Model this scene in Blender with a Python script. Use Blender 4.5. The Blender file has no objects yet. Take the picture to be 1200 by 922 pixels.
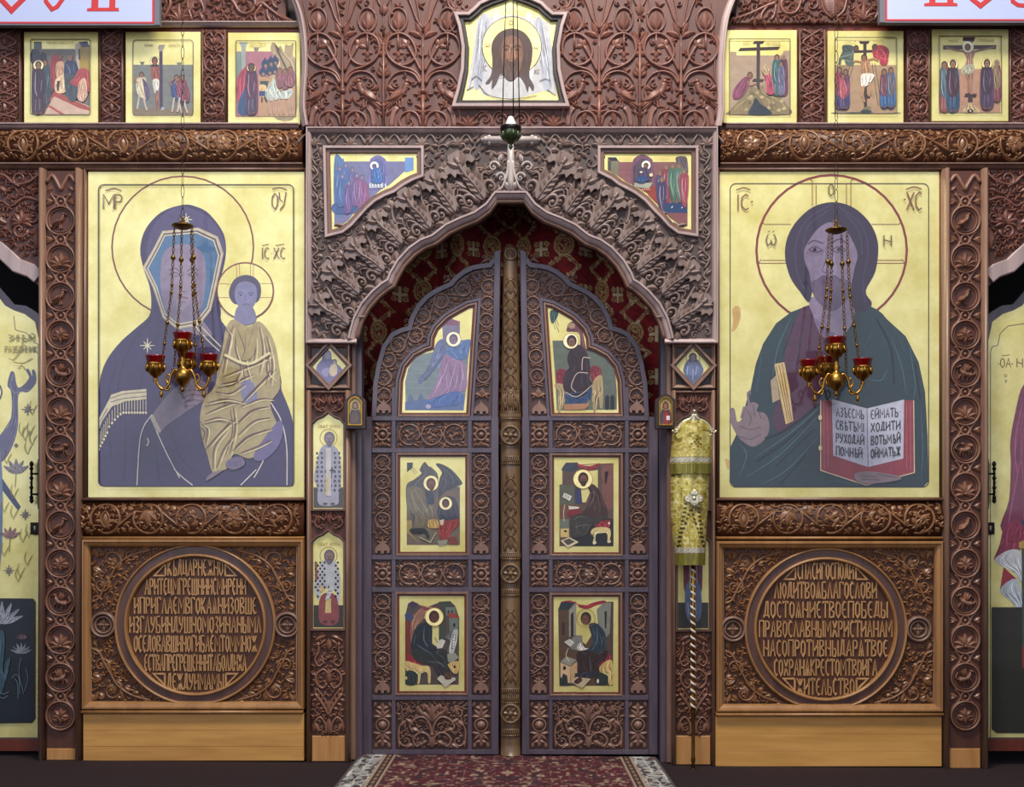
import bpy, math, random
import numpy as np

# ------------------------------------------------------------------ camera, world, lights, exposure
S, D, CH, VX, HY = 0.004, 6.0, 0.96, 608.0, 650.0      # metres per pixel on the wall, distance, eye height, vanishing point
scn = bpy.context.scene
COL = scn.collection
cd = bpy.data.cameras.new('camera'); cam = bpy.data.objects.new('camera', cd); COL.objects.link(cam)
cam.location = (0, -D, CH); cam.rotation_euler = (math.pi/2, 0, 0)
cd.sensor_width = 36; cd.lens = 36*D/(1200*S)
cd.shift_x = (600-VX)/1200; cd.shift_y = (HY-461)/1200
cd.clip_start = 0.05
scn.camera = cam
scn.view_settings.view_transform = 'Standard'; scn.view_settings.look = 'None'
scn.view_settings.gamma = 1; scn.view_settings.use_curve_mapping = False
scn.view_settings.exposure = 0.0
world = bpy.data.worlds.new('world'); scn.world = world; world.use_nodes = True
wb = world.node_tree.nodes['Background']; wb.inputs[0].default_value = (0.75, 0.78, 0.95, 1); wb.inputs[1].default_value = 0.2

def area(name, loc, target, sx, sz, col, power):
    l = bpy.data.lights.new(name, 'AREA'); l.shape = 'RECTANGLE'; l.size = sx; l.size_y = sz
    l.color = col; l.energy = power
    o = bpy.data.objects.new(name, l); COL.objects.link(o); o.location = loc
    d = [t-a for t, a in zip(target, loc)]
    import mathutils
    o.rotation_euler = mathutils.Vector(d).to_track_quat('-Z', 'Y').to_euler()
    return o
area('window_light', (-3.6, -9.5, 4.2), (-0.6, 0, 1.6), 8.0, 5.6, (0.80, 0.84, 1.0), 330)
area('window_light', (4.4, -9.5, 4.2), (0.6, 0, 1.6), 4.6, 5.6, (0.86, 0.88, 1.0), 105)
area('dome_light', (0.3, -2.6, 6.2), (0, 0, 1.8), 2.0, 0.9, (1.0, 0.95, 0.88), 350)

# ------------------------------------------------------------------ materials
def lin(c):
    if isinstance(c, str):
        c = tuple(int(c[i:i+2], 16)/255 for i in (0, 2, 4))
    else:
        c = tuple(x/255 for x in c)
    return tuple(((x+0.055)/1.055)**2.4 if x > 0.04045 else x/12.92 for x in c)

def newmat(name):
    m = bpy.data.materials.new(name); m.use_nodes = True
    nt = m.node_tree; b = nt.nodes['Principled BSDF']
    return m, nt, b

def wood(name, ca, cb, rough=0.4, coat=0.12, scale=(14, 14, 1.6), bump=0.12, croug=0.25):
    m, nt, b = newmat(name); N = nt.nodes; L = nt.links
    g = N.new('ShaderNodeNewGeometry')
    mp = N.new('ShaderNodeMapping'); mp.inputs['Scale'].default_value = scale
    L.new(g.outputs['Position'], mp.inputs['Vector'])
    n1 = N.new('ShaderNodeTexNoise'); n1.inputs['Scale'].default_value = 1.0; n1.inputs['Detail'].default_value = 6
    n1.inputs['Distortion'].default_value = 0.6
    L.new(mp.outputs[0], n1.inputs['Vector'])
    n2 = N.new('ShaderNodeTexNoise'); n2.inputs['Scale'].default_value = 5.0; n2.inputs['Detail'].default_value = 4
    L.new(mp.outputs[0], n2.inputs['Vector'])
    mx = N.new('ShaderNodeMath'); mx.operation = 'MULTIPLY_ADD'; mx.inputs[1].default_value = 0.4; mx.inputs[2].default_value = 0
    L.new(n2.outputs[0], mx.inputs[0])
    ad = N.new('ShaderNodeMath'); ad.operation = 'MULTIPLY_ADD'; ad.inputs[1].default_value = 0.7
    L.new(n1.outputs[0], ad.inputs[0]); L.new(mx.outputs[0], ad.inputs[2])
    r = N.new('ShaderNodeValToRGB'); r.color_ramp.elements[0].position = 0.36; r.color_ramp.elements[1].position = 0.74
    r.color_ramp.elements[0].color = (*lin(ca), 1); r.color_ramp.elements[1].color = (*lin(cb), 1)
    L.new(ad.outputs[0], r.inputs[0]); L.new(r.outputs[0], b.inputs['Base Color'])
    b.inputs['Roughness'].default_value = rough
    b.inputs['Coat Weight'].default_value = coat; b.inputs['Coat Roughness'].default_value = croug
    bp = N.new('ShaderNodeBump'); bp.inputs['Strength'].default_value = bump; bp.inputs['Distance'].default_value = 0.002
    L.new(ad.outputs[0], bp.inputs['Height']); L.new(bp.outputs[0], b.inputs['Normal'])
    return m

M = {}  # carvings lighter than grounds: dark stain, plus relief light and shade put into colour
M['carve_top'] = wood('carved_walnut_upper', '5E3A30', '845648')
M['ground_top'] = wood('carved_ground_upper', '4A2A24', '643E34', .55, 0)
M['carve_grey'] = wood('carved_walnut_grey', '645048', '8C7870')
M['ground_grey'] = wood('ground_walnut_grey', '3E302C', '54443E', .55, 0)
M['carve_warm'] = wood('carved_walnut_warm', '6C4428', '966A44', scale=(2, 14, 14))
M['ground_warm'] = wood('ground_walnut_warm', '44220F', '5E331A', .5, .05, scale=(2, 14, 14))
M['carve_pil'] = wood('carved_walnut_pilaster', '6E4838', '926852')
M['ground_pil'] = wood('ground_walnut_pilaster', '46241A', '603626', .55, 0)
M['letter'] = wood('carved_letter_wood_lit', 'A87A4C', 'CC9E68', .45, .1)  # brighter than the other carving: lit letter tops put into the colour
M['cross_pale'] = wood('pale_cross_wood', 'A89C98', 'C8BCB4')
M['frame'] = wood('frame_wood', '6E5042', '90705C', coat=.2)
M['frame_dark'] = wood('frame_wood_dark', '5E4034', '7C5A48', coat=.25)
M['frame_pale'] = wood('frame_wood_pale', '96807C', 'B49C96', coat=.5)  # pale moulding, with a purplish white sheen put into its colour
M['frame_honey'] = wood('frame_wood_honey', '8E6238', 'B0804C', coat=.2)
M['band_purple'] = wood('polished_walnut_band', '4A3028', '664438', coat=.6, croug=.15)
M['door'] = wood('door_wood', '463C48', '5E525E', coat=.3)  # purple tinge: blue window reflection put into the wood colour
M['door_dark'] = wood('door_ground', '3C2420', '54342C')
M['door_carve'] = wood('door_carving', '6E5046', '92705E')
M['post'] = wood('post_wood', '58422E', '84684A')
M['pine'] = wood('pine_board', 'B4803C', 'DCA458', rough=.4, coat=.3, scale=(0.9, 9, 9), bump=.05)
M['pine_v'] = wood('pine_block', 'A87440', 'D09858', rough=.4, coat=.3, scale=(9, 9, .9), bump=.05)
M['dark'] = wood('dark_stained_wood', '1E1210', '2C1C18', rough=.5, coat=.2)
M['red_wood'] = wood('red_brown_board', '5A2418', '70301F')

def simple(name, c, rough=.5, metal=0, coat=0, noise=0.0, nscale=20, emis=None, bump=0, trans=0, ior=1.45):
    m, nt, b = newmat(name); N = nt.nodes; L = nt.links
    c = lin(c)
    if noise > 0:
        g = N.new('ShaderNodeNewGeometry'); n = N.new('ShaderNodeTexNoise'); n.inputs['Scale'].default_value = nscale
        n.inputs['Detail'].default_value = 5; L.new(g.outputs['Position'], n.inputs['Vector'])
        r = N.new('ShaderNodeValToRGB'); r.color_ramp.elements[0].position = .3; r.color_ramp.elements[1].position = .7
        r.color_ramp.elements[0].color = (*[x*(1-noise) for x in c], 1)
        r.color_ramp.elements[1].color = (*[min(1, x*(1+noise)) for x in c], 1)
        L.new(n.outputs[0], r.inputs[0]); L.new(r.outputs[0], b.inputs['Base Color'])
        if bump:
            bp = N.new('ShaderNodeBump'); bp.inputs['Strength'].default_value = bump; bp.inputs['Distance'].default_value = .003
            L.new(n.outputs[0], bp.inputs['Height']); L.new(bp.outputs[0], b.inputs['Normal'])
    else:
        b.inputs['Base Color'].default_value = (*c, 1)
    b.inputs['Roughness'].default_value = rough; b.inputs['Metallic'].default_value = metal
    b.inputs['Coat Weight'].default_value = coat; b.inputs['Coat Roughness'].default_value = .08
    b.inputs['Transmission Weight'].default_value = trans; b.inputs['IOR'].default_value = ior
    return m
M['brass'] = simple('brass', 'A87C38', rough=.33, metal=1, noise=.15, nscale=60)
M['old_brass'] = simple('old_brass', '6E5228', rough=.4, metal=1, noise=.2, nscale=60)
M['chain'] = simple('dark_chain_metal', '4A3C2C', rough=.4, metal=.9)
M['black_metal'] = simple('black_iron', '181414', rough=.4, metal=.6)
M['red_glass'] = simple('red_glass', '78060A', rough=.15, coat=.4)
M['green_glass'] = simple('green_glass', '3E4A2C', rough=.15, metal=.3, coat=.6, noise=.4, nscale=80)
M['white_wax'] = simple('white_wax', 'E8E4E0', rough=.5)
M['black'] = simple('black_for_shade', '050404', rough=.9)  # flat black standing in for shade behind the door gaps
M['silver'] = simple('silver_gilt', 'D8D0B0', rough=.3, metal=.8, noise=.2, nscale=90)
M['sign_white'] = simple('sign_board_pale_blue', 'B4BEE0', rough=.6)
M['sign_red'] = simple('sign_red_paint', 'C23638', rough=.6)
M['sign_side'] = simple('sign_edge_grey', '6A6A72', rough=.6)
M['carpet'] = simple('maroon_carpet', '200D12', rough=1, noise=.35, nscale=160, bump=.6)
M['rope_white'] = simple('white_twist', 'DCD4C4', rough=.5)

def gold(name, ca, cb, metal=.45, rough=.38):
    m, nt, b = newmat(name); N = nt.nodes; L = nt.links
    g = N.new('ShaderNodeNewGeometry'); n = N.new('ShaderNodeTexNoise'); n.inputs['Scale'].default_value = 5
    n.inputs['Detail'].default_value = 8; n.inputs['Roughness'].default_value = .65
    L.new(g.outputs['Position'], n.inputs['Vector'])
    r = N.new('ShaderNodeValToRGB'); r.color_ramp.elements[0].position = .35; r.color_ramp.elements[1].position = .68
    r.color_ramp.elements[0].color = (*lin(ca), 1); r.color_ramp.elements[1].color = (*lin(cb), 1)
    L.new(n.outputs[0], r.inputs[0]); L.new(r.outputs[0], b.inputs['Base Color'])
    b.inputs['Metallic'].default_value = metal; b.inputs['Roughness'].default_value = rough
    b.inputs['Coat Weight'].default_value = .5; b.inputs['Coat Roughness'].default_value = .06
    return m
M['gold'] = gold('gold_leaf', 'D4C672', 'F0E7A0')

def attrmat(name, rough=.4, coat=.6, metal=0, croug=.05, bump=0, sheen=0):
    m, nt, b = newmat(name); N = nt.nodes; L = nt.links
    a = N.new('ShaderNodeAttribute'); a.attribute_name = 'Col'
    g = N.new('ShaderNodeNewGeometry'); n = N.new('ShaderNodeTexNoise'); n.inputs['Scale'].default_value = 30
    n.inputs['Detail'].default_value = 5; L.new(g.outputs['Position'], n.inputs['Vector'])
    mr = N.new('ShaderNodeMapRange'); mr.inputs[1].default_value = .3; mr.inputs[2].default_value = .7
    mr.inputs[3].default_value = .86; mr.inputs[4].default_value = 1.12; L.new(n.outputs[0], mr.inputs[0])
    mx = N.new('ShaderNodeVectorMath'); mx.operation = 'SCALE'
    L.new(a.outputs['Color'], mx.inputs[0]); L.new(mr.outputs[0], mx.inputs['Scale'])
    L.new(mx.outputs[0], b.inputs['Base Color'])
    b.inputs['Roughness'].default_value = rough; b.inputs['Coat Weight'].default_value = coat
    b.inputs['Coat Roughness'].default_value = croug; b.inputs['Metallic'].default_value = metal
    b.inputs['Sheen Weight'].default_value = sheen
    if bump:
        bp = N.new('ShaderNodeBump'); bp.inputs['Strength'].default_value = bump; bp.inputs['Distance'].default_value = .002
        L.new(n.outputs[0], bp.inputs['Height']); L.new(bp.outputs[0], b.inputs['Normal'])
    return m
M['paint'] = attrmat('tempera_paint')
M['cloth'] = attrmat('woven_cloth', rough=.75, coat=0, sheen=.2)
M['brocade'] = attrmat('gold_brocade', rough=.42, coat=.1, metal=.25, croug=.4)
M['pile'] = attrmat('woven_rug', rough=1, coat=0, bump=.8)

# ------------------------------------------------------------------ mesh tools
def kk(y): return (D+y)/D
def PX(px, y): return (np.asarray(px, float)-VX)*S*kk(y)
def PZ(py, y): return CH+(HY-np.asarray(py, float))*S*kk(y)
def P(px, py, y): return (float(PX(px, y)), y, float(PZ(py, y)))
def floor_z(x): return -0.009*(x+2.0)
def pyf(px, y):  # the row where the floor meets depth y
    return HY+(CH-floor_z(float(PX(px, y))))/(S*kk(y))

def flat(y0):
    def f(x, y, h): return np.stack([PX(x, y0), y0-np.asarray(h)*S*kk(y0), PZ(y, y0)], -1)
    return f
def barrel_h(y0, yc, R, B):      # bulging half round along x
    def f(x, y, h):
        t = np.clip((np.asarray(y, float)-yc)/R, -1, 1); b = B*np.sqrt(1-t*t)
        return np.stack([PX(x, y0), y0-(b+np.asarray(h))*S*kk(y0), PZ(y, y0)], -1)
    return f
def barrel_v(y0, xc, R, B):
    def f(x, y, h):
        t = np.clip((np.asarray(x, float)-xc)/R, -1, 1); b = B*np.sqrt(1-t*t)
        return np.stack([PX(x, y0), y0-(b+np.asarray(h))*S*kk(y0), PZ(y, y0)], -1)
    return f

ROOT = {}
class MB:
    def __init__(s, y0=0.0, surf=None):
        s.V = []; s.F = []; s.MI = []; s.SM = []; s.C = []; s.occ = []; s.n = 0; s.y0 = y0; s.surf = surf or flat(y0)
    def add(s, V, F, mat=0, smooth=False, col=None):
        V = np.asarray(V, float).reshape(-1, 3); b = s.n
        s.V.append(V); s.F.extend([tuple(b+i for i in f) for f in F]); s.n += len(V)
        s.MI.extend([mat]*len(F)); s.SM.extend([smooth]*len(F))
        c = np.ones((len(V), 4)); c[:, :3] = (1, 1, 1) if col is None else col
        s.C.append(c)
    def build(s, name, mats, parent=None, colors=False):
        if s.n == 0: s.add([(0, 0, 0)], [])
        V = np.concatenate(s.V)
        o = bpy.data.objects.new(name, None) if False else None
        if parent is None:
            lo, hi = V.min(0), V.max(0); loc = np.array([(lo[0]+hi[0])/2, (lo[1]+hi[1])/2, lo[2]])
        else:
            loc = ROOT[parent.name]
        me = bpy.data.meshes.new(name); me.from_pydata((V-loc).tolist(), [], s.F)
        if not isinstance(mats, (list, tuple)): mats = [mats]
        for m in mats: me.materials.append(M[m] if isinstance(m, str) else m)
        me.polygons.foreach_set('material_index', s.MI); me.polygons.foreach_set('use_smooth', s.SM)
        if colors:
            a = me.color_attributes.new('Col', 'FLOAT_COLOR', 'POINT'); a.data.foreach_set('color', np.concatenate(s.C).ravel())
        me.update()
        o = bpy.data.objects.new(name, me); COL.objects.link(o)
        if parent is None: o.location = loc
        else: o.parent = parent
        ROOT[o.name] = loc
        return o

def empty(name, loc):
    o = bpy.data.objects.new(name, None); COL.objects.link(o); o.location = loc; o.empty_display_size = .05
    ROOT[o.name] = np.array(loc, float); return o
def tag(o, label=None, cat=None, group=None, kind=None):
    if label: o['label'] = label
    if cat: o['category'] = cat
    if group: o['group'] = group
    if kind: o['kind'] = kind
    return o
def thing(name, label, cat, px, py, y, group=None):
    return tag(empty(name, P(px, py, y)), label, cat, group)

PROF = {
    'round': [(-1, 0), (-.72, .69), (0, 1), (.72, .69), (1, 0)],
    'flat': [(-1, 0), (-.82, 1), (.82, 1), (1, 0)],
    'box': [(-1, 0), (-1, .8), (-.85, 1), (.85, 1), (1, .8), (1, 0)],
    'ridge': [(-1, 0), (-.8, .5), (0, 1), (.8, .5), (1, 0)],
    'groove': [(-1, 0), (-.8, .85), (-.5, 1), (0, .5), (.5, 1), (.8, .85), (1, 0)],
    'two': [(-1, 0), (-.9, .8), (-.65, 1), (-.35, .8), (-.22, .3), (.1, .3), (.25, .65), (.6, .75), (.85, .5), (1, 0)],
    'mold': [(-1, 0), (-1, .6), (-.75, 1), (-.35, 1), (-.2, .72), (.2, .62), (.55, .5), (.8, .3), (1, 0)],
    'hr': [(-1, 0), (-.92, .39), (-.75, .66), (-.5, .866), (-.25, .968), (0, 1), (.25, .968), (.5, .866), (.75, .66), (.92, .39), (1, 0)],
    'paint': [(-1, 0), (1, 0)],
}
PROF = {k_: np.array(v, float) for k_, v in PROF.items()}

def cr(pts, n=4, closed=False):
    p = np.asarray(pts, float)
    if len(p) < 3: return p
    if closed: q = np.vstack([p[-1], p, p[0], p[1]])
    else: q = np.vstack([2*p[0]-p[1], p, 2*p[-1]-p[-2]])
    out = []
    t = (np.arange(n)/n)[:, None]
    for i in range(1, len(q)-2):
        a, b, c, d = q[i-1], q[i], q[i+1], q[i+2]
        out.append(.5*((2*b)+(-a+c)*t+(2*a-5*b+4*c-d)*t**2+(-a+3*b-3*c+d)*t**3))
    if not closed: out.append(p[-1][None])
    return np.vstack(out)

def ribbon(mb, pts, w, h, prof='round', closed=False, mat=0, smooth=None, surf=None, base=0.0, col=None):
    p = np.asarray(pts, float)
    keep = [0]+[i for i in range(1, len(p)) if np.hypot(*(p[i]-p[i-1])) > 1e-6]
    p = p[keep]
    if closed and np.hypot(*(p[0]-p[-1])) < 1e-6: p = p[:-1]
    n = len(p)
    if n < 2: return
    mb.occ.append(p)
    w = np.asarray(w, float)*np.ones(1) if np.ndim(w) == 0 else np.asarray(w, float)
    h = np.asarray(h, float)*np.ones(1) if np.ndim(h) == 0 else np.asarray(h, float)
    if len(w) != n: w = np.interp(np.linspace(0, 1, n), np.linspace(0, 1, len(w)), w) if len(w) > 1 else np.full(n, w[0])
    if len(h) != n: h = np.interp(np.linspace(0, 1, n), np.linspace(0, 1, len(h)), h) if len(h) > 1 else np.full(n, h[0])
    if closed: e1 = p-np.roll(p, 1, 0); e2 = np.roll(p, -1, 0)-p
    else:
        d = np.diff(p, axis=0); e1 = np.vstack([d[0], d]); e2 = np.vstack([d, d[-1]])
    def nm(e):
        e = e/np.maximum(np.hypot(e[:, 0], e[:, 1]), 1e-9)[:, None]; return np.stack([-e[:, 1], e[:, 0]], 1)
    a, b = nm(e1), nm(e2); m = a+b; ml = np.maximum(np.hypot(m[:, 0], m[:, 1]), .5)
    m = m/ml[:, None]; cs = np.clip((m*b).sum(1), .45, 1); m = m/cs[:, None]
    pr = PROF[prof] if isinstance(prof, str) else prof
    K = len(pr)
    X = p[:, None, :]+m[:, None, :]*(w[:, None]*pr[None, :, 0])[:, :, None]
    H = h[:, None]*pr[None, :, 1]+base
    sf = surf or mb.surf
    V = sf(X[:, :, 0], X[:, :, 1], H).reshape(-1, 3)
    F = []
    N_ = n if closed else n-1
    for i in range(N_):
        r0 = i*K; r1 = ((i+1) % n)*K
        for j in range(K-1): F.append((r0+j, r0+j+1, r1+j+1, r1+j))
    if not closed and K > 2:
        F.append(tuple(range(K-1, -1, -1))); F.append(tuple((n-1)*K+j for j in range(K)))
    if smooth is None: smooth = prof in ('round', 'hr', 'groove') if isinstance(prof, str) else False
    mb.add(V, F, mat, smooth, col)

def area2(p):
    x, y = p[:, 0], p[:, 1]; return (x*np.roll(y, -1)-np.roll(x, -1)*y).sum()
def slab(mb, pts, yf, yb, mat=0, cham=0.0, back=True):
    """polygon (pixels measured at depth yf) extruded straight back to yb"""
    p = np.asarray(pts, float)
    if area2(p) > 0: p = p[::-1]
    n = len(p); X = PX(p[:, 0], yf); Z = PZ(p[:, 1], yf)
    V = [(X[i], yf, Z[i]) for i in range(n)]+[(X[i], yb, Z[i]) for i in range(n)]
    # px orientation negative (y down) -> in xz plane counterclockwise seen from -y
    F = [tuple(range(n))[::1]]
    F += [(i, n+i, n+(i+1) % n, (i+1) % n) for i in range(n)]
    if back: F.append(tuple(range(2*n-1, n-1, -1)))
    mb.add(V, F, mat, False)
def box(mb, x0, y0, x1, y1, yf, yb, mat=0, ch=0.0):
    X0, X1 = float(PX(x0, yf)), float(PX(x1, yf)); Z1, Z0 = float(PZ(y0, yf)), float(PZ(y1, yf))
    if ch <= 0:
        V = [(X0, yf, Z0), (X1, yf, Z0), (X1, yf, Z1), (X0, yf, Z1), (X0, yb, Z0), (X1, yb, Z0), (X1, yb, Z1), (X0, yb, Z1)]
        F = [(0, 1, 2, 3), (7, 6, 5, 4), (0, 4, 5, 1), (1, 5, 6, 2), (2, 6, 7, 3), (3, 7, 4, 0)]
    else:
        c = ch*S
        V = [(X0+c, yf, Z0+c), (X1-c, yf, Z0+c), (X1-c, yf, Z1-c), (X0+c, yf, Z1-c)]
        V += [(X0, yf+c, Z0), (X1, yf+c, Z0), (X1, yf+c, Z1), (X0, yf+c, Z1), (X0, yb, Z0), (X1, yb, Z0), (X1, yb, Z1), (X0, yb, Z1)]
        F = [(0, 1, 2, 3)]
        for a in (0, 4): F += [(a+i, a+4+i, a+4+(i+1) % 4, a+(i+1) % 4) for i in range(4)]
        F.append((11, 10, 9, 8))
    mb.add(V, F, mat, False)
def rect_pts(x0, y0, x1, y1): return [(x0, y0), (x1, y0), (x1, y1), (x0, y1)]
def frame(mb, x0, y0, x1, y1, w, h, prof='mold', mat=0, surf=None):
    """frame whose outside edge is the rectangle; profile u=-1 lies outside"""
    ribbon(mb, [(x0+w, y0+w), (x1-w, y0+w), (x1-w, y1-w), (x0+w, y1-w)], w, h, prof, closed=True, mat=mat, surf=surf)
def boxobj(name, mat, parent, x0, y0, x1, y1, yf, yb, ch=.6):
    mb = MB(yf); box(mb, x0, y0, x1, y1, yf, yb, 0, ch); return mb.build(name, mat, parent)
def strip(name, mat, parent, pts, w, h, y0, prof='mold', closed=False):
    mb = MB(y0); ribbon(mb, pts, w, h, prof, closed); return mb.build(name, mat, parent)

# ------------------------------------------------------------------ carving pen
WS = 1.22
class Cv:
    def __init__(s, mb, A=None, sc=1.0, mat=0, surf=None, base=0.0, hs=1.0):
        s.mb = mb; s.A = np.array([[1, 0, 0], [0, 1, 0]], float) if A is None else A; s.mat = mat; s.surf = surf; s.base = base; s.hs = hs
        s.sc = math.sqrt(abs(np.linalg.det(s.A[:, :2])))
    def at(s, ox, oy, sc=1.0, rot=0.0, flip=False, sy=None):
        c, n = math.cos(math.radians(rot)), math.sin(math.radians(rot)); sx = -sc if flip else sc; sy = sc if sy is None else sy
        B = np.array([[c*sx, -n*sy, ox], [n*sx, c*sy, oy], [0, 0, 1]])
        A3 = np.vstack([s.A, [0, 0, 1]])@B
        return Cv(s.mb, A3[:2], mat=s.mat, surf=s.surf, base=s.base, hs=s.hs)
    def T(s, p): p = np.asarray(p, float); return p@s.A[:, :2].T+s.A[:, 2]
    def st(s, pts, w=.1, h=1.5, tp='c', prof='round', n=4, smooth=True, closed=False):
        q = cr(pts, n, closed) if smooth else np.asarray(pts, float)
        m = len(q); t = np.linspace(0, 1, m)
        if tp == 'c': g = np.ones(m)
        elif tp == 'l': g = np.sin(np.pi*np.clip(t*.94+.05, 0, 1))**.75+.04
        elif tp == 'e': g = 1-.72*t
        elif tp == 's': g = .28+.72*t
        elif tp == 'd': g = np.maximum(.12, 1-t)**.6*np.minimum(1, t*3+.35)
        hh = h*s.hs*(.45+.55*g)
        ribbon(s.mb, s.T(q), w*s.sc*g*WS, hh, prof, closed, s.mat, None, s.surf, s.base)
    def ring(s, cx, cy, r, w, h=1.5, a0=0, a1=360, prof='round', n=None, tp='c', ry=None):
        n = n or max(10, int(abs(a1-a0)/18)); full = abs(a1-a0) >= 360
        a = np.radians(np.linspace(a0, a1, n+1)); a = a[:-1] if full else a
        ry = r if ry is None else ry
        s.st(np.stack([cx+r*np.cos(a), cy+ry*np.sin(a)], 1), w, h, tp, prof, smooth=False, closed=full)
    def spiral(s, cx, cy, r, a0, turns, w, h=1.5, r1=.12, n=None, prof='round'):
        n = n or max(8, int(abs(turns)*14)); t = np.linspace(0, 1, n); a = np.radians(a0)+2*np.pi*turns*t
        rr = r*(1-t)+r1*r*t
        s.st(np.stack([cx+rr*np.cos(a), cy+rr*np.sin(a)], 1), w, h, 'e', prof, smooth=False)
        s.dome(cx, cy, w*1.3, h*1.15)
    def dome(s, cx, cy, r, h=1.5, n=8):
        a = np.arange(n)*2*np.pi/n; c = s.T([(cx, cy)])[0]; R = r*s.sc
        sf = s.surf or s.mb.surf
        V = []
        for f, g in ((1, 0), (.72, .7)):
            V.append(sf(c[0]+R*f*np.cos(a), c[1]+R*f*np.sin(a), np.full(n, h*s.hs*g+s.base)))
        V.append(sf(np.array([c[0]]), np.array([c[1]]), np.array([h*s.hs+s.base])))
        V = np.vstack(V)
        F = [(i, n+i, n+(i+1) % n, (i+1) % n) for i in range(n)]+[(n+i, 2*n, n+(i+1) % n) for i in range(n)]
        s.mb.add(V, F, s.mat, True)
    def leaf(s, x, y, ang, L, w, h=1.5, bend=0.0, prof='ridge'):
        a = math.radians(ang); dx, dy = math.cos(a), math.sin(a); nx, ny = -dy, dx
        t = np.linspace(0, 1, 6)
        pts = [(x+dx*L*u+nx*bend*L*u*u, y+dy*L*u+ny*bend*L*u*u) for u in t]
        s.st(pts, w*1.3, h, 'l', prof, n=2)
    def fan(s, x, y, ang, n, spread, L, w, h=1.5, bend=.25):
        for i in range(n):
            f = (i/(n-1)-.5) if n > 1 else 0
            s.leaf(x, y, ang+f*spread, L*(1-.35*abs(f)), w, h, bend*2*f)
    def fleur(s, x, y, ang, L, w=.22, h=1.6):   # lily: a middle petal and two curled ones
        a = ang
        s.leaf(x, y, a, L, w*L, h)
        s.leaf(x, y, a-38, L*.8, w*L*.8, h*.9, -.5); s.leaf(x, y, a+38, L*.8, w*L*.8, h*.9, .5)
        s.dome(x, y, w*L*.55, h)

def fill(c, x0, y0, x1, y1, gap=3.0, L=6.0, h=2.0, seed=0, test=None):
    """small curled leaves in whatever ground the main carving leaves bare"""
    rnd = random.Random(seed); occ = np.vstack(c.mb.occ) if c.mb.occ else np.zeros((1, 2))-999
    st_ = gap*.9; pts = [(x0+st_*(i+.5)+rnd.uniform(-.3, .3)*st_, y0+st_*(j+.5)+rnd.uniform(-.3, .3)*st_) for j in range(int((y1-y0)/st_)) for i in range(int((x1-x0)/st_))]
    rnd.shuffle(pts); mine = []
    for x, y in pts:
        if test and not test(x, y): continue
        d = np.hypot(occ[:, 0]-x, occ[:, 1]-y); k = d.argmin()
        if d[k] < gap: continue
        if mine and min(math.hypot(a-x, b-y) for a, b in mine) < gap*1.7: continue
        mine.append((x, y)); a = math.degrees(math.atan2(y-occ[k, 1], x-occ[k, 0])); bx = x-math.cos(math.radians(a))*gap*.9; by = y-math.sin(math.radians(a))*gap*.9
        f = min(1, d[k]/gap*.75); q = rnd.random()
        if q < .3: c.spiral(x, y, L*.42*f, a+180, rnd.choice((-1.1, 1.1)), .75, h)
        else:
            for da, l in ((0, 1), (42, .75), (-42, .75)) if q < .8 else ((22, .9), (-22, .9)): c.leaf(bx, by, a+da, L*l*f, L*.13, h, .4*(1 if da > 0 else -1 if da < 0 else 0))

def flower(c, kind):      # fills a circle of radius 1
    kind %= 6
    if kind == 0:
        c.fan(0, .55, -90, 5, 130, 1.05, .15, 2.0); c.spiral(-.36, .5, .24, 0, -.9, .07, 1.4); c.spiral(.36, .5, .24, 180, .9, .07, 1.4)
    elif kind == 1:
        c.spiral(.1, .05, .52, 100, 1.2, .1, 1.8); c.leaf(-.1, .6, -150, .6, .13, 1.6, .4); c.leaf(.2, .6, -20, .6, .12, 1.6, -.4); c.fan(-.05, -.35, -100, 3, 80, .42, .1, 1.6)
    elif kind == 2:
        c.fan(0, .6, -90, 3, 60, 1.2, .17, 2.0); c.leaf(0, .6, -165, .75, .13, 1.6, .7); c.leaf(0, .6, -15, .75, .13, 1.6, -.7); c.dome(0, .1, .14, 2.4)
    elif kind == 3:
        for i in range(5): c.leaf(0, 0, -90+72*i, .7, .19, 1.8, .15)
        c.dome(0, 0, .17, 2.4)
    elif kind == 4:
        c.st([(-.1, .7), (-.25, .3), (.1, 0), (-.1, -.4), (.2, -.7)], .12, 1.8, 'e'); c.leaf(-.15, .35, -160, .55, .13, 1.6, .5)
        c.leaf(0, .05, -10, .6, .14, 1.7, -.5); c.leaf(-.05, -.3, -170, .5, .12, 1.6, .4); c.dome(.3, -.55, .13, 2)
    else:
        c.st([(0, .75), (-.32, .25), (-.3, -.2), (0, -.65)], .11, 1.7, 'e'); c.st([(0, .75), (.32, .25), (.3, -.2), (0, -.65)], .11, 1.7, 'e')
        c.leaf(0, .55, -90, .95, .14, 2.2); c.leaf(-.3, .2, 170, .45, .1, 1.5, .4); c.leaf(.3, .2, 10, .45, .1, 1.5, -.4)

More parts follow.
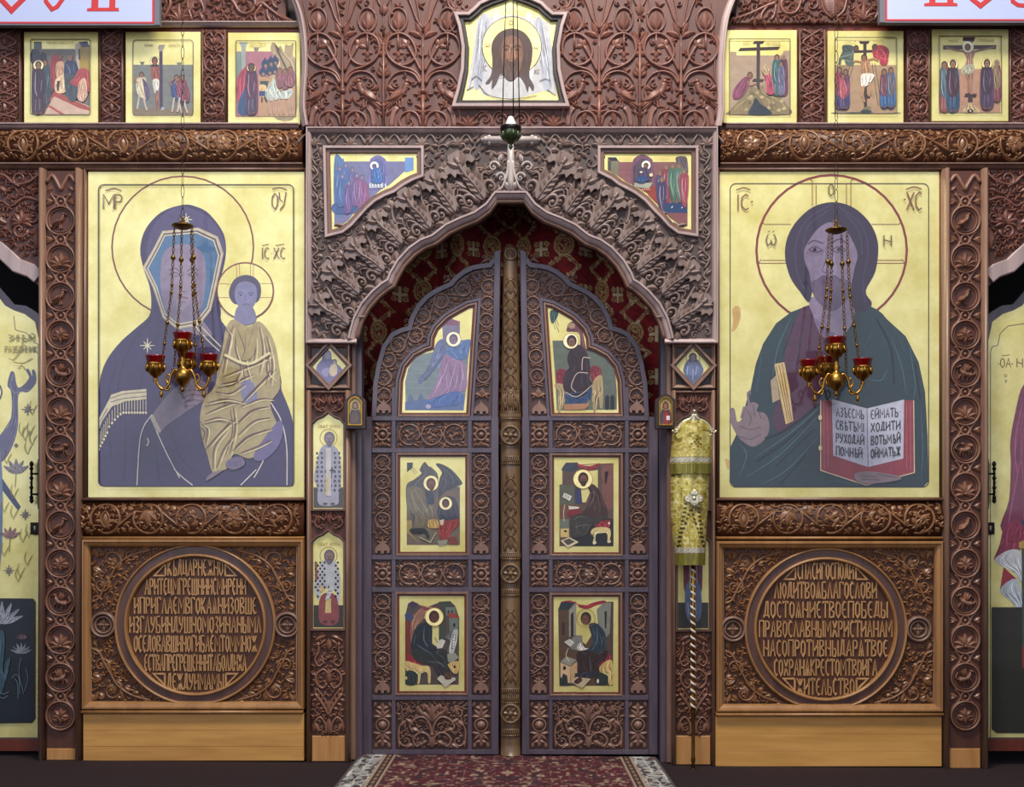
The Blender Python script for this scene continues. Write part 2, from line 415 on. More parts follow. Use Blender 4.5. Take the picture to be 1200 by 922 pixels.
def plate(mb, pts, h, ins, y0, mat=0):
    p = np.asarray(pts, float)
    if area2(p) > 0: p = p[::-1]
    n = len(p); q = offset_in(p, ins); f = flat(y0); V = np.vstack([f(p[:, 0], p[:, 1], np.zeros(n)), f(p[:, 0], p[:, 1], np.full(n, h*.6)), f(q[:, 0], q[:, 1], np.full(n, h))])
    F = [(a*n+i, a*n+n+i, a*n+n+(i+1) % n, a*n+(i+1) % n)[::-1] for a in (0, 1) for i in range(n)]+[tuple(2*n+i for i in range(n))]
    mb.occ.append(p); mb.add(V, F, mat, False)
def offset_in(p, d):
    e1 = p-np.roll(p, 1, 0); e2 = np.roll(p, -1, 0)-p
    nm = lambda e: np.stack([-e[:, 1], e[:, 0]], 1)/np.maximum(np.hypot(e[:, 0], e[:, 1]), 1e-9)[:, None]
    m = nm(e1)+nm(e2); m /= np.maximum(np.hypot(m[:, 0], m[:, 1]), .8)[:, None]
    return p-m*d

def rinceau(c, x0, x1, yc, R, count, seed=0, w=1.15, h=2.2, fl=True):
    """running vine of COUNT circles filling a band of half height R (pixels)"""
    rnd = random.Random(seed); p = (x1-x0)/count; r = min(R*.9, p*.46)
    for i in range(count):
        cx = x0+p*(i+.5); up = (i % 2 == 0); sg = 1 if up else -1
        cc = c.at(cx, yc, 1, 0, False, sg)
        cc.ring(0, 0, r, w, h, 150, 150+318, n=20)
        # linking stem to the next circle
        if i < count-1:
            cc.st([(r*.86, r*.5), (p*.5, 0), (p-r*.86, -r*.5)], w, h, 'c')
        cc.st([(-r*.86, r*.5), (-r*.5, r*.45), (-r*.1, r*.55)], w*.8, h*.9, 'e')
        flower(c.at(cx, yc, r*.86, 0, rnd.random() < .5, None if up else -r*.86), rnd.randrange(6))
        for (ax, ay, an, bd) in ((-p*.5+1, R*.72, -40, .3), (p*.5-1, -R*.72, 140, .3), (-p*.5+2, -R*.8, 60, -.3), (p*.5-2, R*.8, 240, -.3)):
            cc.leaf(ax, ay, an, R*.34, R*.09, h*.7, bd)

def bird(c, h=2.2):   # faces right, about 1 unit tall, feet at (0,0)
    c.st([(-.42, -.12), (-.22, -.34), (0, -.55), (.1, -.8)], .17, h*1.2, 'd')
    c.st([(-.05, -.45), (.08, -.62), (.14, -.86)], .1, h, 'c')
    c.dome(.16, -.92, .1, h*1.25); c.leaf(.2, -.92, 20, .2, .04, h*.9)
    c.leaf(0, -.56, 135, .62, .13, h*1.5, .15); c.leaf(-.02, -.46, 140, .55, .08, h*1.7, .2); c.leaf(-.04, -.38, 150, .55, .06, h*1.6, .2)
    c.leaf(-.3, -.2, 160, .5, .06, h, -.2); c.leaf(-.3, -.16, 145, .48, .05, h, -.1)
    c.st([(-.02, -.25), (0, -.02), (.1, 0)], .03, h*.6); c.st([(-.12, -.2), (-.1, 0), (-.02, .02)], .03, h*.6)

def beast(c, kind, h=2.0):   # creatures inside a circle of radius 1
    if kind == 0:    # griffin
        c.st([(-.5, .2), (-.1, .12), (.3, -.05)], .2, h*1.2, 'c'); c.st([(.25, 0), (.4, -.3), (.42, -.5)], .13, h*1.1, 'e')
        c.dome(.48, -.55, .13, h*1.3); c.leaf(.55, -.52, 30, .2, .06, h)
        for a in (-150, -130, -112): c.leaf(.1, -.05, a, .75, .09, h*1.2, .25)
        for x, y in ((-.45, .6), (-.2, .65), (.25, .6), (.5, .5)): c.st([(x*.8, .15), (x, y*.7), (x+.08, y)], .07, h, 'e')
        c.st([(-.55, .2), (-.8, 0), (-.7, -.35), (-.5, -.4)], .06, h, 'e')
    elif kind == 1:  # palmette
        c.fan(0, .6, -90, 7, 170, 1.1, .14, h, .3); c.dome(0, .55, .16, h*1.2)
        c.spiral(-.42, .5, .24, 0, -.9, .07, h*.8); c.spiral(.42, .5, .24, 180, .9, .07, h*.8)
    elif kind == 2:  # bird with spread wing
        bird(c.at(.05, .62, 1.25), h)
    elif kind == 3:  # two heads of leaves
        c.fan(0, .1, -90, 5, 150, .75, .13, h); c.fan(0, .1, 90, 3, 110, .6, .12, h); c.ring(0, .1, .22, .07, h*.8)
        c.leaf(-.15, .4, 175, .5, .1, h, .5); c.leaf(.15, .4, 5, .5, .1, h, -.5)
    else:            # lion
        c.st([(-.45, .1), (0, .08), (.35, -.05)], .18, h*1.2, 'c'); c.dome(.42, -.28, .24, h*1.4); c.dome(.5, -.28, .13, h*1.8)
        for x, y in ((-.45, .6), (-.25, .62), (.3, .6), (.5, .52)): c.st([(x*.9, .15), (x, y*.7), (x+.1, y)], .08, h, 'e')
        c.st([(-.55, .1), (-.85, -.1), (-.6, -.45), (-.3, -.4)], .06, h, 'e'); c.leaf(-.32, -.4, -20, .25, .08, h)

# ------------------------------------------------------------------ the setting
mb = MB(); fl = []
for (x, y) in ((-4.5, -7), (4.5, -7), (4.5, 1.25), (-4.5, 1.25)): fl.append((x, y, floor_z(x)))
mb.add(fl+[(x, y, z-.12) for x, y, z in fl], [(0, 1, 2, 3), (7, 6, 5, 4), (0, 4, 5, 1), (1, 5, 6, 2), (2, 6, 7, 3), (3, 7, 4, 0)])
tag(mb.build('floor', 'carpet'), kind='structure')
FB = lambda x, y: pyf(x, y)+.4
mb = MB()
box(mb, -170, -75, 1380, 198, .085, .2); box(mb, 52, 198, 409, FB(200, .085), .085, .2); box(mb, 788, 198, 1152, FB(1000, .085), .085, .2)
tag(mb.build('wall_back', 'dark'), kind='structure')
mb = MB(); box(mb, -130, -60, 1340, 980, 1.1, 1.2); box(mb, -170, -70, 1380, -40, .2, 1.2)
tag(mb.build('wall_light_block', 'black'), kind='structure')  # enclosure added behind the gaps to block light, coloured black as shade

# ------------------------------------------------------------------ central carved panel above the arch
CX = 598.5
top = thing('carved_relief', 'tall reddish walnut panel carved with birds and branching vines above the arch', 'panel', 600, 149, .08)
sideL = [(336, -14), (345, 2), (352, 22), (356, 48), (357, 80), (355, 112), (355, 130), (358, 149)]
sideR = [(864, -14), (857, 2), (850, 22), (846, 48), (844, 80), (844, 112), (844, 130), (841, 149)]
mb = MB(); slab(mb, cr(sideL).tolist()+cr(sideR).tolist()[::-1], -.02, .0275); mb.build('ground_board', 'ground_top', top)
for sd in (sideL, sideR):
    strip('side_moulding', 'frame_pale', top, cr(sd), 4.2, 8, -.02, 'mold')
mand_out = [(531, 127), (536, 108), (541, 84), (542, 58), (538, 34), (532, 18), (549, 18), (555, 13), (562, 6), (575, 3), (590, -3), (598.5, -12)]
mand_out = mand_out+[(1197-x, y) for x, y in mand_out[-2::-1]]
def inside(poly, x, y):
    r = False; n = len(poly)
    for i in range(n):
        x1, y1 = poly[i]; x2, y2 = poly[(i+1) % n]
        if (y1 > y) != (y2 > y) and x < (x2-x1)*(y-y1)/(y2-y1)+x1: r = not r
    return r
vm = MB(-.02); c0 = Cv(vm, hs=1.5)
def tree(c, skip=None):       # c: origin on the stem, x in px, y absolute px; width +-47
    st = c.st
    st([(0, 150), (0, 112)], 2.0, 2.6, 'c', smooth=False); st([(0, 108), (0, 88), (0, 46)], 2.6, 3.2, 'e')
    c.dome(0, 107, 4, 3.4)
    for g in (-1, 1):
        if skip == g: continue
        d = c.at(0, 0, 1, 0, g < 0, 1)
        d.st([(2, 84), (9, 70), (18, 54)], 1.6, 2.6); d.fleur(18, 54, -50, 11)
        d.leaf(2, 45, -55, 14, 2.2, 2.4, .6); d.leaf(2, 42, -75, 17, 2, 2.2, .15)
        d.st([(1, 34), (8, 22), (13, 8), (20, -8), (24, -14)], 1.2, 2.2); d.st([(1, 38), (5, 15), (10, -12)], 1.0, 1.8)
        # great C scroll
        d.st([(2, 98), (6, 88), (14, 82), (24, 79), (36, 72), (43, 60), (40, 46), (30, 40), (20, 42), (12, 50), (8, 62), (12, 72), (22, 77), (31, 75)], 1.5, 2.6)
        d.leaf(43, 60, -70, 20, 2.4, 2.4, -.6); d.leaf(42, 66, -50, 8, 1.8, 2, .2)
        d.st([(29, 40), (29, 60)], 1.1, 2.2, 'c'); d.fleur(29, 68, 90, 5); d.fleur(29, 60, 90, 8)
        d.ring(29, 24, 10.5, 1.1, 2, ry=14); d.leaf(29, 35, -90, 22, 3, 2.4); d.leaf(28, 34, -115, 13, 1.8, 2); d.leaf(30, 34, -65, 13, 1.8, 2); d.dome(29, 37, 2, 2.6)
        # arching leaf above the bird
        d.st([(3, 99), (10, 88), (22, 84), (34, 88), (42, 100), (43, 113)], 1.7, 2.6, 'e')
        d.spiral(31, 99, 6, -90, 1.1, 1.1, 2); d.leaf(42, 100, 120, 10, 2, 2.2, .5); d.leaf(40, 108, 140, 9, 1.6, 2, .5)
        # lower scrolls
        d.st([(2, 148), (6, 136), (14, 131), (24, 134), (28, 142), (25, 150)], 1.4, 2.4); d.leaf(14, 131, 40, 13, 1.8, 2, .7)
        d.spiral(16, 143, 6, 60, 1.0, 1, 2)
        d.leaf(1, 128, -50, 9, 1.5, 2, .4); d.leaf(1, 133, -40, 8, 1.4, 2, .4)
        d.st([(30, 126), (35, 134), (37, 149)], 2.6, 2, 'c', 'groove'); d.st([(39, 122), (43, 134), (44, 149)], 1.6, 1.6, 'e', 'groove')
def between(c):
    c.st([(0, 150), (0, 112), (0, 90), (0, 52)], 1.6, 2.8, 'c', smooth=False); c.st([(0, 42), (0, 18)], 1.2, 2.4, 'e'); c.dome(0, 124, 3.4, 3)
    for g in (-1, 1):
        d = c.at(0, 0, 1, 0, g < 0, 1)
        d.leaf(1, 88, -50, 11, 1.8, 2.2, -.4); d.leaf(1, 90, -20, 9, 1.6, 2.2, -.4); d.leaf(1, 80, -70, 9, 1.5, 2.2)
        d.leaf(1, 44, -30, 9, 1.7, 2.2, -.4); d.leaf(1, 47, -60, 9, 1.6, 2.2, .3)
        d.st([(1, 10), (6, 2), (9, -10)], 1, 2); d.dome(10, 17, 2.2, 2.6); d.st([(10, 17), (11, 5), (8, -10)], .9, 1.8)
        d.leaf(1, 137, -60, 10, 1.4, 2, .4)
    c.leaf(0, 18, -90, 14, 3.2, 2.6); c.dome(0, 53, 3, 3)
STX = [401.6, 495.7, 702, 797.8]
for i, x in enumerate(STX): tree(c0.at(x, 0))
for x in (449.5, 749.6): between(c0.at(x, 0))
for x in (361, 838): c0.at(x, 0).st([(0, 140), (3, 110), (-1, 80), (2, 50), (-2, 20), (-6, 0)], 1.2, 2, 'e')
for g in (-1, 1):     # below and above the small icon
    d = c0.at(598.5, 0, 1, 0, g < 0, 1)
    for x in (12, 30): d.spiral(x, 140, 7.5, 180 if x == 12 else 0, 1.2 if x == 12 else -1.2, 1.2, 2.2)
    d.st([(20, 149), (21, 138), (14, 131), (4, 136)], 1.2, 2.2); d.st([(22, 149), (24, 136), (34, 131), (42, 138)], 1.2, 2.2)
    d.fan(50, 149, -90, 5, 110, 17, 1.6, 2.4)
    d.spiral(62, 2, 9, 90, -1.3, 1.5, 2.4); d.spiral(52, 8, 5, 0, 1.1, 1.1, 2.2); d.st([(46, 12), (58, 14), (72, 8), (74, -6)], 1.4, 2.2)
    d.leaf(64, 30, -90, 26, 3.4, 2.4); d.ring(64, 26, 7, 1, 2, ry=13); d.leaf(63, 44, -140, 7, 1.4, 2); d.leaf(65, 44, -40, 7, 1.4, 2)
fill(c0, 362, 2, 838, 148, 5.0, 9, 2.0, 2, lambda x, y: not (525 < x < 672 and y < 132))
vm.build('vine_carving', 'carve_top', top)
for i, x in enumerate(STX):
    for g in (-1, 1):
        bm = MB(-.02); bird(Cv(bm, hs=1.5).at(x+g*24, 125, 32, 0, g > 0)); bm.build('bird', 'carve_top', top)

# ------------------------------------------------------------------ upper tier: friezes, backing, strips
def upper_side(side):
    L = side == 'left'
    x0, x1 = (-20, 356) if L else (843, 1220)
    nm = 'left' if L else 'right'
    # backing board of the icon row
    b = boxobj('backing_board', 'red_wood', None, x0, 27, x1, 152, .028, .08, 0)
    tag(b, f'flat red-brown board behind the three small icons on the {nm}', 'board')
    t = thing('carved_frieze', f'shallow carved frieze with a beast, half hidden by the {nm} lettered sign', 'frieze', (x0+x1)/2, 30, .08)
    a, bb = (170, 346) if L else (851, 1050)
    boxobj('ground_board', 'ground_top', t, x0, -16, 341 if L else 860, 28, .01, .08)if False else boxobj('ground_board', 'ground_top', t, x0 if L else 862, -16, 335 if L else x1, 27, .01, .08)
    m = MB(.01); c = Cv(m, hs=1.4)
    if L:
        d = c.at(285, 0)
        d.st([(-30, 4), (-22, -6), (-12, 2), (-4, 14), (6, 16), (14, 8), (12, -2), (3, -3)], 2, 2.6)
        d.st([(14, 8), (22, 4), (30, 10), (44, 20), (56, 24)], 2.6, 3, 'e'); d.st([(22, 6), (14, 18), (16, 26)], 1.5, 2.4); d.st([(28, 12), (29, 20), (33, 26)], 1.5, 2.4)
        for k in range(6): d.leaf(34+k*4, 12+k*2, 40, 12, 1.1, 2, .2)
        d.st([(-52, -4), (-46, 14), (-60, 22)], 2, 2.6, 'e'); d.leaf(-52, 14, 60, 14, 2, 2.4); d.leaf(-58, 2, 110, 20, 2.6, 2.6, .3)
        e = c.at(210, 4); e.fan(0, 20, -90, 5, 120, 20, 2, 2.6); e.st([(-20, 22), (-10, 2), (-14, -10)], 1.6, 2.4); e.st([(16, 22), (10, 0), (16, -12)], 1.6, 2.4)
        e = c.at(330, 2); e.spiral(-4, 0, 8, 90, 1, 1.4, 2.4)
    else:
        d = c.at(905, 0)
        d.st([(34, 0), (28, 14), (16, 16), (10, 6), (16, -4), (24, 0)], 1.8, 2.6); d.spiral(46, 6, 11, 180, 1.2, 1.6, 2.6)
        d.st([(4, 4), (-8, 8), (-30, 18), (-50, 24)], 2.6, 3, 'e'); d.st([(-6, 8), (-12, 16), (-14, 24)], 1.5, 2.4); d.st([(4, 6), (2, 18), (-2, 24)], 1.5, 2.4)
        for k in range(6): d.leaf(-14-k*6, 10+k*2, 140, 12, 1.1, 2, -.2)
        e = c.at(977, 2); e.leaf(0, -14, 90, 32, 8, 3.4); e.st([(-16, -10), (-12, 10), (-2, 20)], 1.6, 2.4); e.st([(16, -10), (12, 10), (2, 20)], 1.6, 2.4)
        e = c.at(1012, 4); e.fan(0, 20, -90, 5, 100, 22, 2, 2.6); e.st([(12, 20), (18, 6), (12, -10)], 1.6, 2.4)
    fill(c, max(x0, 165) if L else 866, 0, 330 if L else 1050, 27, 3.6, 9, 2.4, 4); m.build('carving', 'carve_top', t)
    strip('moulding', 'frame_pale', t, [(x0, 29.5), (356 if L else 845, 29.5)], 2.8, 7, .015)
    # half round frieze
    t = thing('vine_frieze', f'long brown half-round frieze of scrolling vine under the small icons on the {nm}', 'frieze', (x0+x1)/2, 200, .08)
    m = MB(.03); ribbon(m, [(x0, 173), (x1, 173)], 20.5, 16, 'hr'); m.build('half_round', 'ground_warm', t)
    m = MB(surf=barrel_h(.03, 173, 20.5, 16)); c = Cv(m)
    n = 6 if L else 5
    rinceau(c, (4 if L else 848), (352 if L else 1214), 173, 19.5, n if L else 6, seed=5 if L else 8, w=1.3, h=2.4)
    fill(c, x0, 155, x1, 191, 3.2, 7, 2, 3); m.build('vine_carving', 'carve_warm', t)
    for yy, ww, mt in ((149.5, 3.2, 'frame_pale'), (196.5, 4, 'frame_dark')):
        strip('moulding', mt, t, [(x0 if L or yy > 160 else 850, yy), (x1 if not L or yy > 160 else 351, yy)], ww, 11, .02)
upper_side('left'); upper_side('right')
strips = [(-14, 25, 'plaited vines, at the far left edge'), (117, 145, 'plaited vines, left of the pillar icon'), (237, 265, 'a crouching beast, left of the procession icon'),
          (936, 967, 'plaited vines, right of the bare cross icon'), (1062, 1089, 'a lion, right of the descent icon'), (1182, 1214, 'plaited vines, at the far right edge')]
for i, (x0, x1, d) in enumerate(strips):
    t = thing('carved_strip', 'narrow upright walnut strip carved with '+d, 'strip', (x0+x1)/2, 148, .028, 'carved strips between the small icons')
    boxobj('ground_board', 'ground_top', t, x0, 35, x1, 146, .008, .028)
    m = MB(.008); c = Cv(m, hs=1.3); xc = (x0+x1)/2; hw = (x1-x0)/2-2
    for k in range(4):
        yy = 48+k*26; e = c.at(xc, yy)
        for g in (-1, 1):
            d_ = e.at(0, 0, 1, 0, g < 0, 1)
            if i in (2, 4):
                d_.st([(0, 12), (hw*.8, 6), (hw*.9, -4), (hw*.4, -9), (1, -4)], 1.1, 2.2); d_.leaf(1, 4, -60, 9, 1.6, 2.2); d_.leaf(hw*.8, 6, 60, 7, 1.4, 2)
            else:
                d_.st([(-hw*.8, -13), (hw*.2, -5), (hw*.8, 2), (hw*.2, 8), (-hw*.8, 13)], 1.2, 2.4); d_.leaf(hw*.2, -2, -50, 7, 1.3, 2.2); d_.spiral(hw*.6, 9, 3, 90, 1, .8, 2)
        e.leaf(0, 5, -90, 11, 1.8, 2.6)
    if i in (2, 4): beast(c.at(xc, 134, 11, 0, i == 4), 4, 2.6)
    fill(c, x0+2, 37, x1-2, 145, 2.5, 5.5, 2.2, i); m.build('carving', 'carve_top', t)
    strip('moulding', 'frame_dark', t, [(x0+1, 36), (x0+1, 146)], 1, 4, .008, 'round'); strip('moulding', 'frame_dark', t, [(x1-1, 36), (x1-1, 146)], 1, 4, .008, 'round')

# ------------------------------------------------------------------ spandrel over the arch
arch = [(17, 226), (27, 239), (42, 249.5), (59, 256), (76, 264), (88, 273.5), (93, 277), (106, 282), (119, 291), (132, 305), (141, 320), (144.5, 329), (152, 333.5), (163, 343), (175, 357), (184, 374), (189, 392), (190, 398)]
def arch_line(off):
    r = []
    for x, y in arch:
        d = math.hypot(x, 430-y); f = (d-off)/d; r.append((x*f, 430-(430-y)*f) if y < 390 else (x-off, y))
    return [(CX-x, y) for x, y in r[::-1]]+[(CX+x, y) for x, y in r]
sp = thing('spandrel_panel', 'grey-brown carved arch panel with rows of standing acanthus leaves around the doorway', 'panel', 599, 398, .08)
al = arch_line(8); half = len(al)//2; PT = [(359, 151), (840, 151), (840, 398), (al[-1][0], 398)]+al[::-1]+[(359, 398)]
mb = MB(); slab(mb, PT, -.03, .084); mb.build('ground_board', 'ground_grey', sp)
strip('arch_moulding', 'frame_pale', sp, arch_line(3.8), 4.8, 9, -.03)
strip('arch_inner_moulding', 'frame_dark', sp, arch_line(10), 2.6, 3, -.03, 'round')
mb = MB(-.03); ribbon(mb, [(al[0][0]+2, 400), (362.5, 400), (362.5, 153.5), (837.5, 153.5), (837.5, 400), (al[-1][0]-2, 400)], 3.4, 8, 'mold'); mb.build('border_moulding', 'frame_pale', sp)
tips = [(533, 187), (505, 207), (473, 228), (437, 255), (411, 287), (384, 313), (369, 352)]
bases = [(566, 234), (532, 249), (503, 268), (470, 287), (449, 318), (420, 345), (408, 381)]
m = MB(-.03); c = Cv(m, hs=1.4)
for g in (-1, 1):
    d = c.at(CX, 0, 1, 0, g < 0, 1)
    for k in range(6):   # trefoil flowers between the big leaves
        (x1, y1), (x2, y2) = tips[k], tips[k+1]; bx, by = bases[k+1]
        fx, fy = CX-(x1+x2)/2-2, (y1+y2)/2-4; ex, ey = CX-bx, by-8
        a = math.degrees(math.atan2(fy-ey, fx-ex)); d.st([(ex, ey), ((ex+fx)/2+2, (ey+fy)/2), (fx-7*math.cos(math.radians(a)), fy-7*math.sin(math.radians(a)))], 1.5, 2.2); d.fleur(fx-8*math.cos(math.radians(a)), fy-8*math.sin(math.radians(a)), a, 12, .26, 2.8)
    # border vine
    for k, x in enumerate(range(20, 232, 42)):
        e = d.at(x, 161); e.st([(-18, 8), (-10, -3), (0, 6), (10, -3), (20, 8)], 1.2, 2); e.fan(0, 10, -90, 5, 140, 11, 1.5, 2.4); e.leaf(-18, 8, -60, 8, 1.4, 2); e.leaf(20, 8, -120, 8, 1.4, 2)
    for k, y in enumerate(range(180, 390, 30)):
        e = d.at(229, y); e.st([(2, -15), (-3, -6), (4, 3), (-2, 15)], 1.1, 2); e.spiral(-1, 2, 5, 0, 1.1, .9, 2); e.leaf(0, -8, -40, 8, 1.4, 2); e.leaf(0, 10, 200, 8, 1.4, 2)
    for (x, y, r) in ((94, 190, 9), (80, 176, 7), (40, 182, 9), (58, 172, 7), (190, 270, 9), (205, 288, 8), (170, 255, 7), (215, 305, 7), (120, 226, 6), (30, 208, 8), (140, 238, 5), (222, 335, 6)):
        d.spiral(x, y, r, x*7, 1.2, 1.1, 2.2); d.leaf(x+r*.7, y-r*.5, -30, r*1.1, 1.8, 2.2, .4); d.leaf(x-r*.6, y-r*.5, -120, r*1.1, 1.8, 2.2, -.4); d.leaf(x, y+r*.8, 80, r, 1.6, 2.2, .3)
inA = [(x, y) for x, y in arch_line(-3)]+[(845, 410), (845, 500), (350, 500), (350, 410)]
icL = [(380, 172), (497, 172), (497, 208), (455, 232), (420, 262), (402, 276), (380, 278)]; icR = [(1197-x, y) for x, y in icL]
fill(c, 367, 157, 833, 396, 5.0, 11, 1.8, 7, lambda x, y: not inside(inA, x, y) and not inside(icL, x, y) and not inside(icR, x, y))
m.build('vine_carving', 'carve_grey', sp)
def crocket(c):     # length 1 towards -y, a broad hooked leaf with volutes at its foot
    head = [(.04, -1.03), (.17, -1.0), (.2, -.88), (.34, -.84), (.38, -.7), (.27, -.66), (.2, -.74), (.13, -.68), (.12, -.5), (.2, -.3), (.17, -.08), (.05, .03), (-.07, 0), (-.15, -.25), (-.12, -.48), (-.16, -.64), (-.26, -.6), (-.3, -.72), (-.4, -.74), (-.36, -.88), (-.2, -.9), (-.14, -1.02)]
    plate(c.mb, cr(c.T(head), 4, True), 7.5, .6, c.mb.y0)
    c.base = 6.5
    c.st([(.01, .02), (.02, -.3), (-.03, -.6), (.02, -.92)], .045, 3, 's'); c.leaf(.0, -.72, -25, .3, .045, 2.4, -.4); c.leaf(0, -.72, -155, .3, .045, 2.4, .4); c.dome(.01, -.8, .06, 3.4)
    for k in range(4): c.leaf(.03, -.12-k*.13, -60, .16, .03, 2, .3); c.leaf(-.02, -.12-k*.13, -120, .16, .03, 2, -.3)
    c.base = 0
    for g in (-1, 1):
        d = c.at(0, 0, 1, 0, g < 0, 1)
        d.spiral(.31, -.1, .17, 150, 1.35, .05, 5); d.st([(.1, .02), (.2, -.26), (.36, -.4), (.46, -.3)], .05, 4.4, 'e'); d.spiral(.33, -.46, .09, 140, 1.1, .035, 4)
        d.leaf(.14, -.3, -35, .3, .07, 4, -.5); d.leaf(.2, .02, 15, .3, .06, 3.6, .4)
for g in (-1, 1):
    for (tx, ty), (bx, by) in zip(tips, bases):
        m = MB(-.03); tx_, bx_ = (tx, bx) if g < 0 else (2*CX-tx, 2*CX-bx)
        Ln = math.hypot(tx-bx, ty-by)*1.08; an = math.degrees(math.atan2(ty-by, tx_-bx_))+90
        crocket(Cv(m, hs=1.6).at(bx_, by, Ln*.8, an, g > 0, Ln)); m.build('acanthus_leaf', 'carve_grey', sp)
m = MB(-.03); c = Cv(m, hs=1.5).at(CX, 0)
c.st([(-27, 165), (27, 165)], 3.8, 6.5, 'c', smooth=False); c.st([(0, 158), (0, 196), (0, 212), (0, 224)], 3.4, 6, 'c', smooth=False)
for g in (-1, 1):
    c.dome(g*29, 165, 5, 7); c.dome(g*25, 161.5, 3, 5); c.dome(g*25, 168.5, 3, 5); c.dome(g*33, 165, 2.6, 5)
    d = c.at(0, 0, 1, 0, g < 0, 1); d.spiral(11, 209, 6, 0, -1.3, 1.6, 5); d.st([(2, 190), (4, 204), (10, 220), (17, 224)], 2.2, 5, 'e'); d.leaf(2, 222, -60, 10, 2, 4)
    d.leaf(14, 190, -110, 10, 1.6, 3); d.spiral(20, 196, 7, 180, 1.2, 1.4, 3)
m.build('carved_cross', 'cross_pale', sp)['label'] = 'pale raised cross with round knobs at the top of the arch'

# ------------------------------------------------------------------ carved pilasters with roundels
def roundel(kind, flipped):
    m = MB(0); c = Cv(m, hs=1.2)
    c.ring(0, 0, 15, 1.7, 3.4, n=28); c.ring(0, 0, 18, .9, 2, n=28); beast(c.at(0, 0, 13, 0, flipped), kind, 3.4); return m
def make_roundel(parent, px, py, y0, kind, flipped):
    m = MB(y0); c = Cv(m, hs=1.2).at(px, py)
    c.ring(0, 0, 16.6, 1.3, 4, n=30); c.ring(0, 0, 13.6, .5, 2.4, n=26); beast(c.at(0, 0, 14, 0, flipped), kind, 4.4); return m.build('roundel', 'carve_pil', parent)
def pilaster(x0, x1, nm, ys, label):
    t = thing('carved_pilaster', label, 'pilaster', (x0+x1)/2, pyf(x0, .0), .08, 'tall pilasters with animal roundels')
    yb = pyf((x0+x1)/2, -.03); xc = (x0+x1)/2; yB = 877
    boxobj('ground_board', 'ground_pil', t, x0+8, 200, x1-8, 877, -.012, .083)
    for xx in (x0+4, x1-4):
        m = MB(-.012); ribbon(m, [(xx, 199), (xx, pyf(xx, -.03))], 4, 9, 'hr'); box(m, xx-4, 199, xx+4, pyf(xx, -.012), -.011, .083); m.build('edge_moulding', 'frame', t)
    boxobj('base_block', 'pine_v', t, x0+8, 877, x1-8, pyf(xc, -.02), -.02, .083)
    m = MB(-.012); c = Cv(m, hs=1.2).at(xc, 0); hw = (x1-x0)/2-8.5
    c.st([(-hw, 214), (-hw*.6, 206), (-hw*.2, 216), (0, 222), (hw*.2, 216), (hw*.6, 206), (hw, 214)], 2, 3.4); c.leaf(-hw*.9, 224, -40, 8, 1.5, 2.6); c.leaf(hw*.9, 224, -140, 8, 1.5, 2.6)
    m.build('strap_carving', 'carve_pil', t)
    for i, y in enumerate(ys):
        m = MB(-.012); c = Cv(m, hs=1.2).at(xc, 0); yl = y-22.3
        c.ring(0, yl, 5.2, 1.3, 3.2, n=14); c.dome(0, yl, 2.6, 3.4)
        for g in (-1, 1):
            c.st([(g*2, yl-6), (g*9, yl-8.5), (g*14, yl-13)], .9, 2.4, 'e'); c.st([(g*2, yl+6), (g*9, yl+8.5), (g*14, yl+13)], .9, 2.4, 'e')
            for a in (-28, 0, 28): c.leaf(g*(hw), yl+a*.12, 180+a if g > 0 else -a, 9, 1.4, 2.6)
        c.st([(-12, yl-9), (-7, yl-3), (-6, yl+3), (-11, yl+10)], 1.1, 3); c.st([(12, yl-9), (7, yl-3), (6, yl+3), (11, yl+10)], 1.1, 3)
        m.build('strap_link', 'carve_pil', t)
    for i, y in enumerate(ys): make_roundel(t, xc, y, -.012, [2, 1, 2, 3, 0, 1, 4, 1, 2, 3, 0, 1, 0, 3, 1][i % 15], i % 3 == 1)
yl_ = [259+i*44.55 for i in range(14)]
pilaster(46.5, 97, 'left', yl_, 'tall walnut pilaster with a column of animal roundels, left of the purple-robed mother icon')
pilaster(1104, 1157, 'right', yl_, 'tall walnut pilaster with a column of animal roundels, right of the open-book icon')

# ------------------------------------------------------------------ lower friezes, medallion panels, plinths
def frieze(x0, x1, label, seed):
    t = thing('vine_frieze', label, 'frieze', (x0+x1)/2, 630, .08)
    m = MB(.02); ribbon(m, [(x0, 608), (x1, 608)], 21, 13, 'hr'); m.build('half_round', 'ground_warm', t)
    m = MB(surf=barrel_h(.02, 608, 21, 13)); rinceau(Cv(m), x0+5, x1-5, 608, 19, 5, seed, 1.2, 2.3); fill(Cv(m), x0+2, 590, x1-2, 627, 3.2, 7, 2, seed); m.build('vine_carving', 'carve_warm', t)
    strip('moulding', 'frame_honey', t, [(x0, 630.5), (x1, 630.5)], 2.4, 10, .01, 'round')
    strip('moulding', 'frame_dark', t, [(x0, 585.5), (x1, 585.5)], 2, 10, .01, 'round')
frieze(97.5, 357, 'short half-round vine frieze directly under the purple-robed mother icon', 21)
frieze(839, 1104, 'short half-round vine frieze directly under the open-book icon', 33)

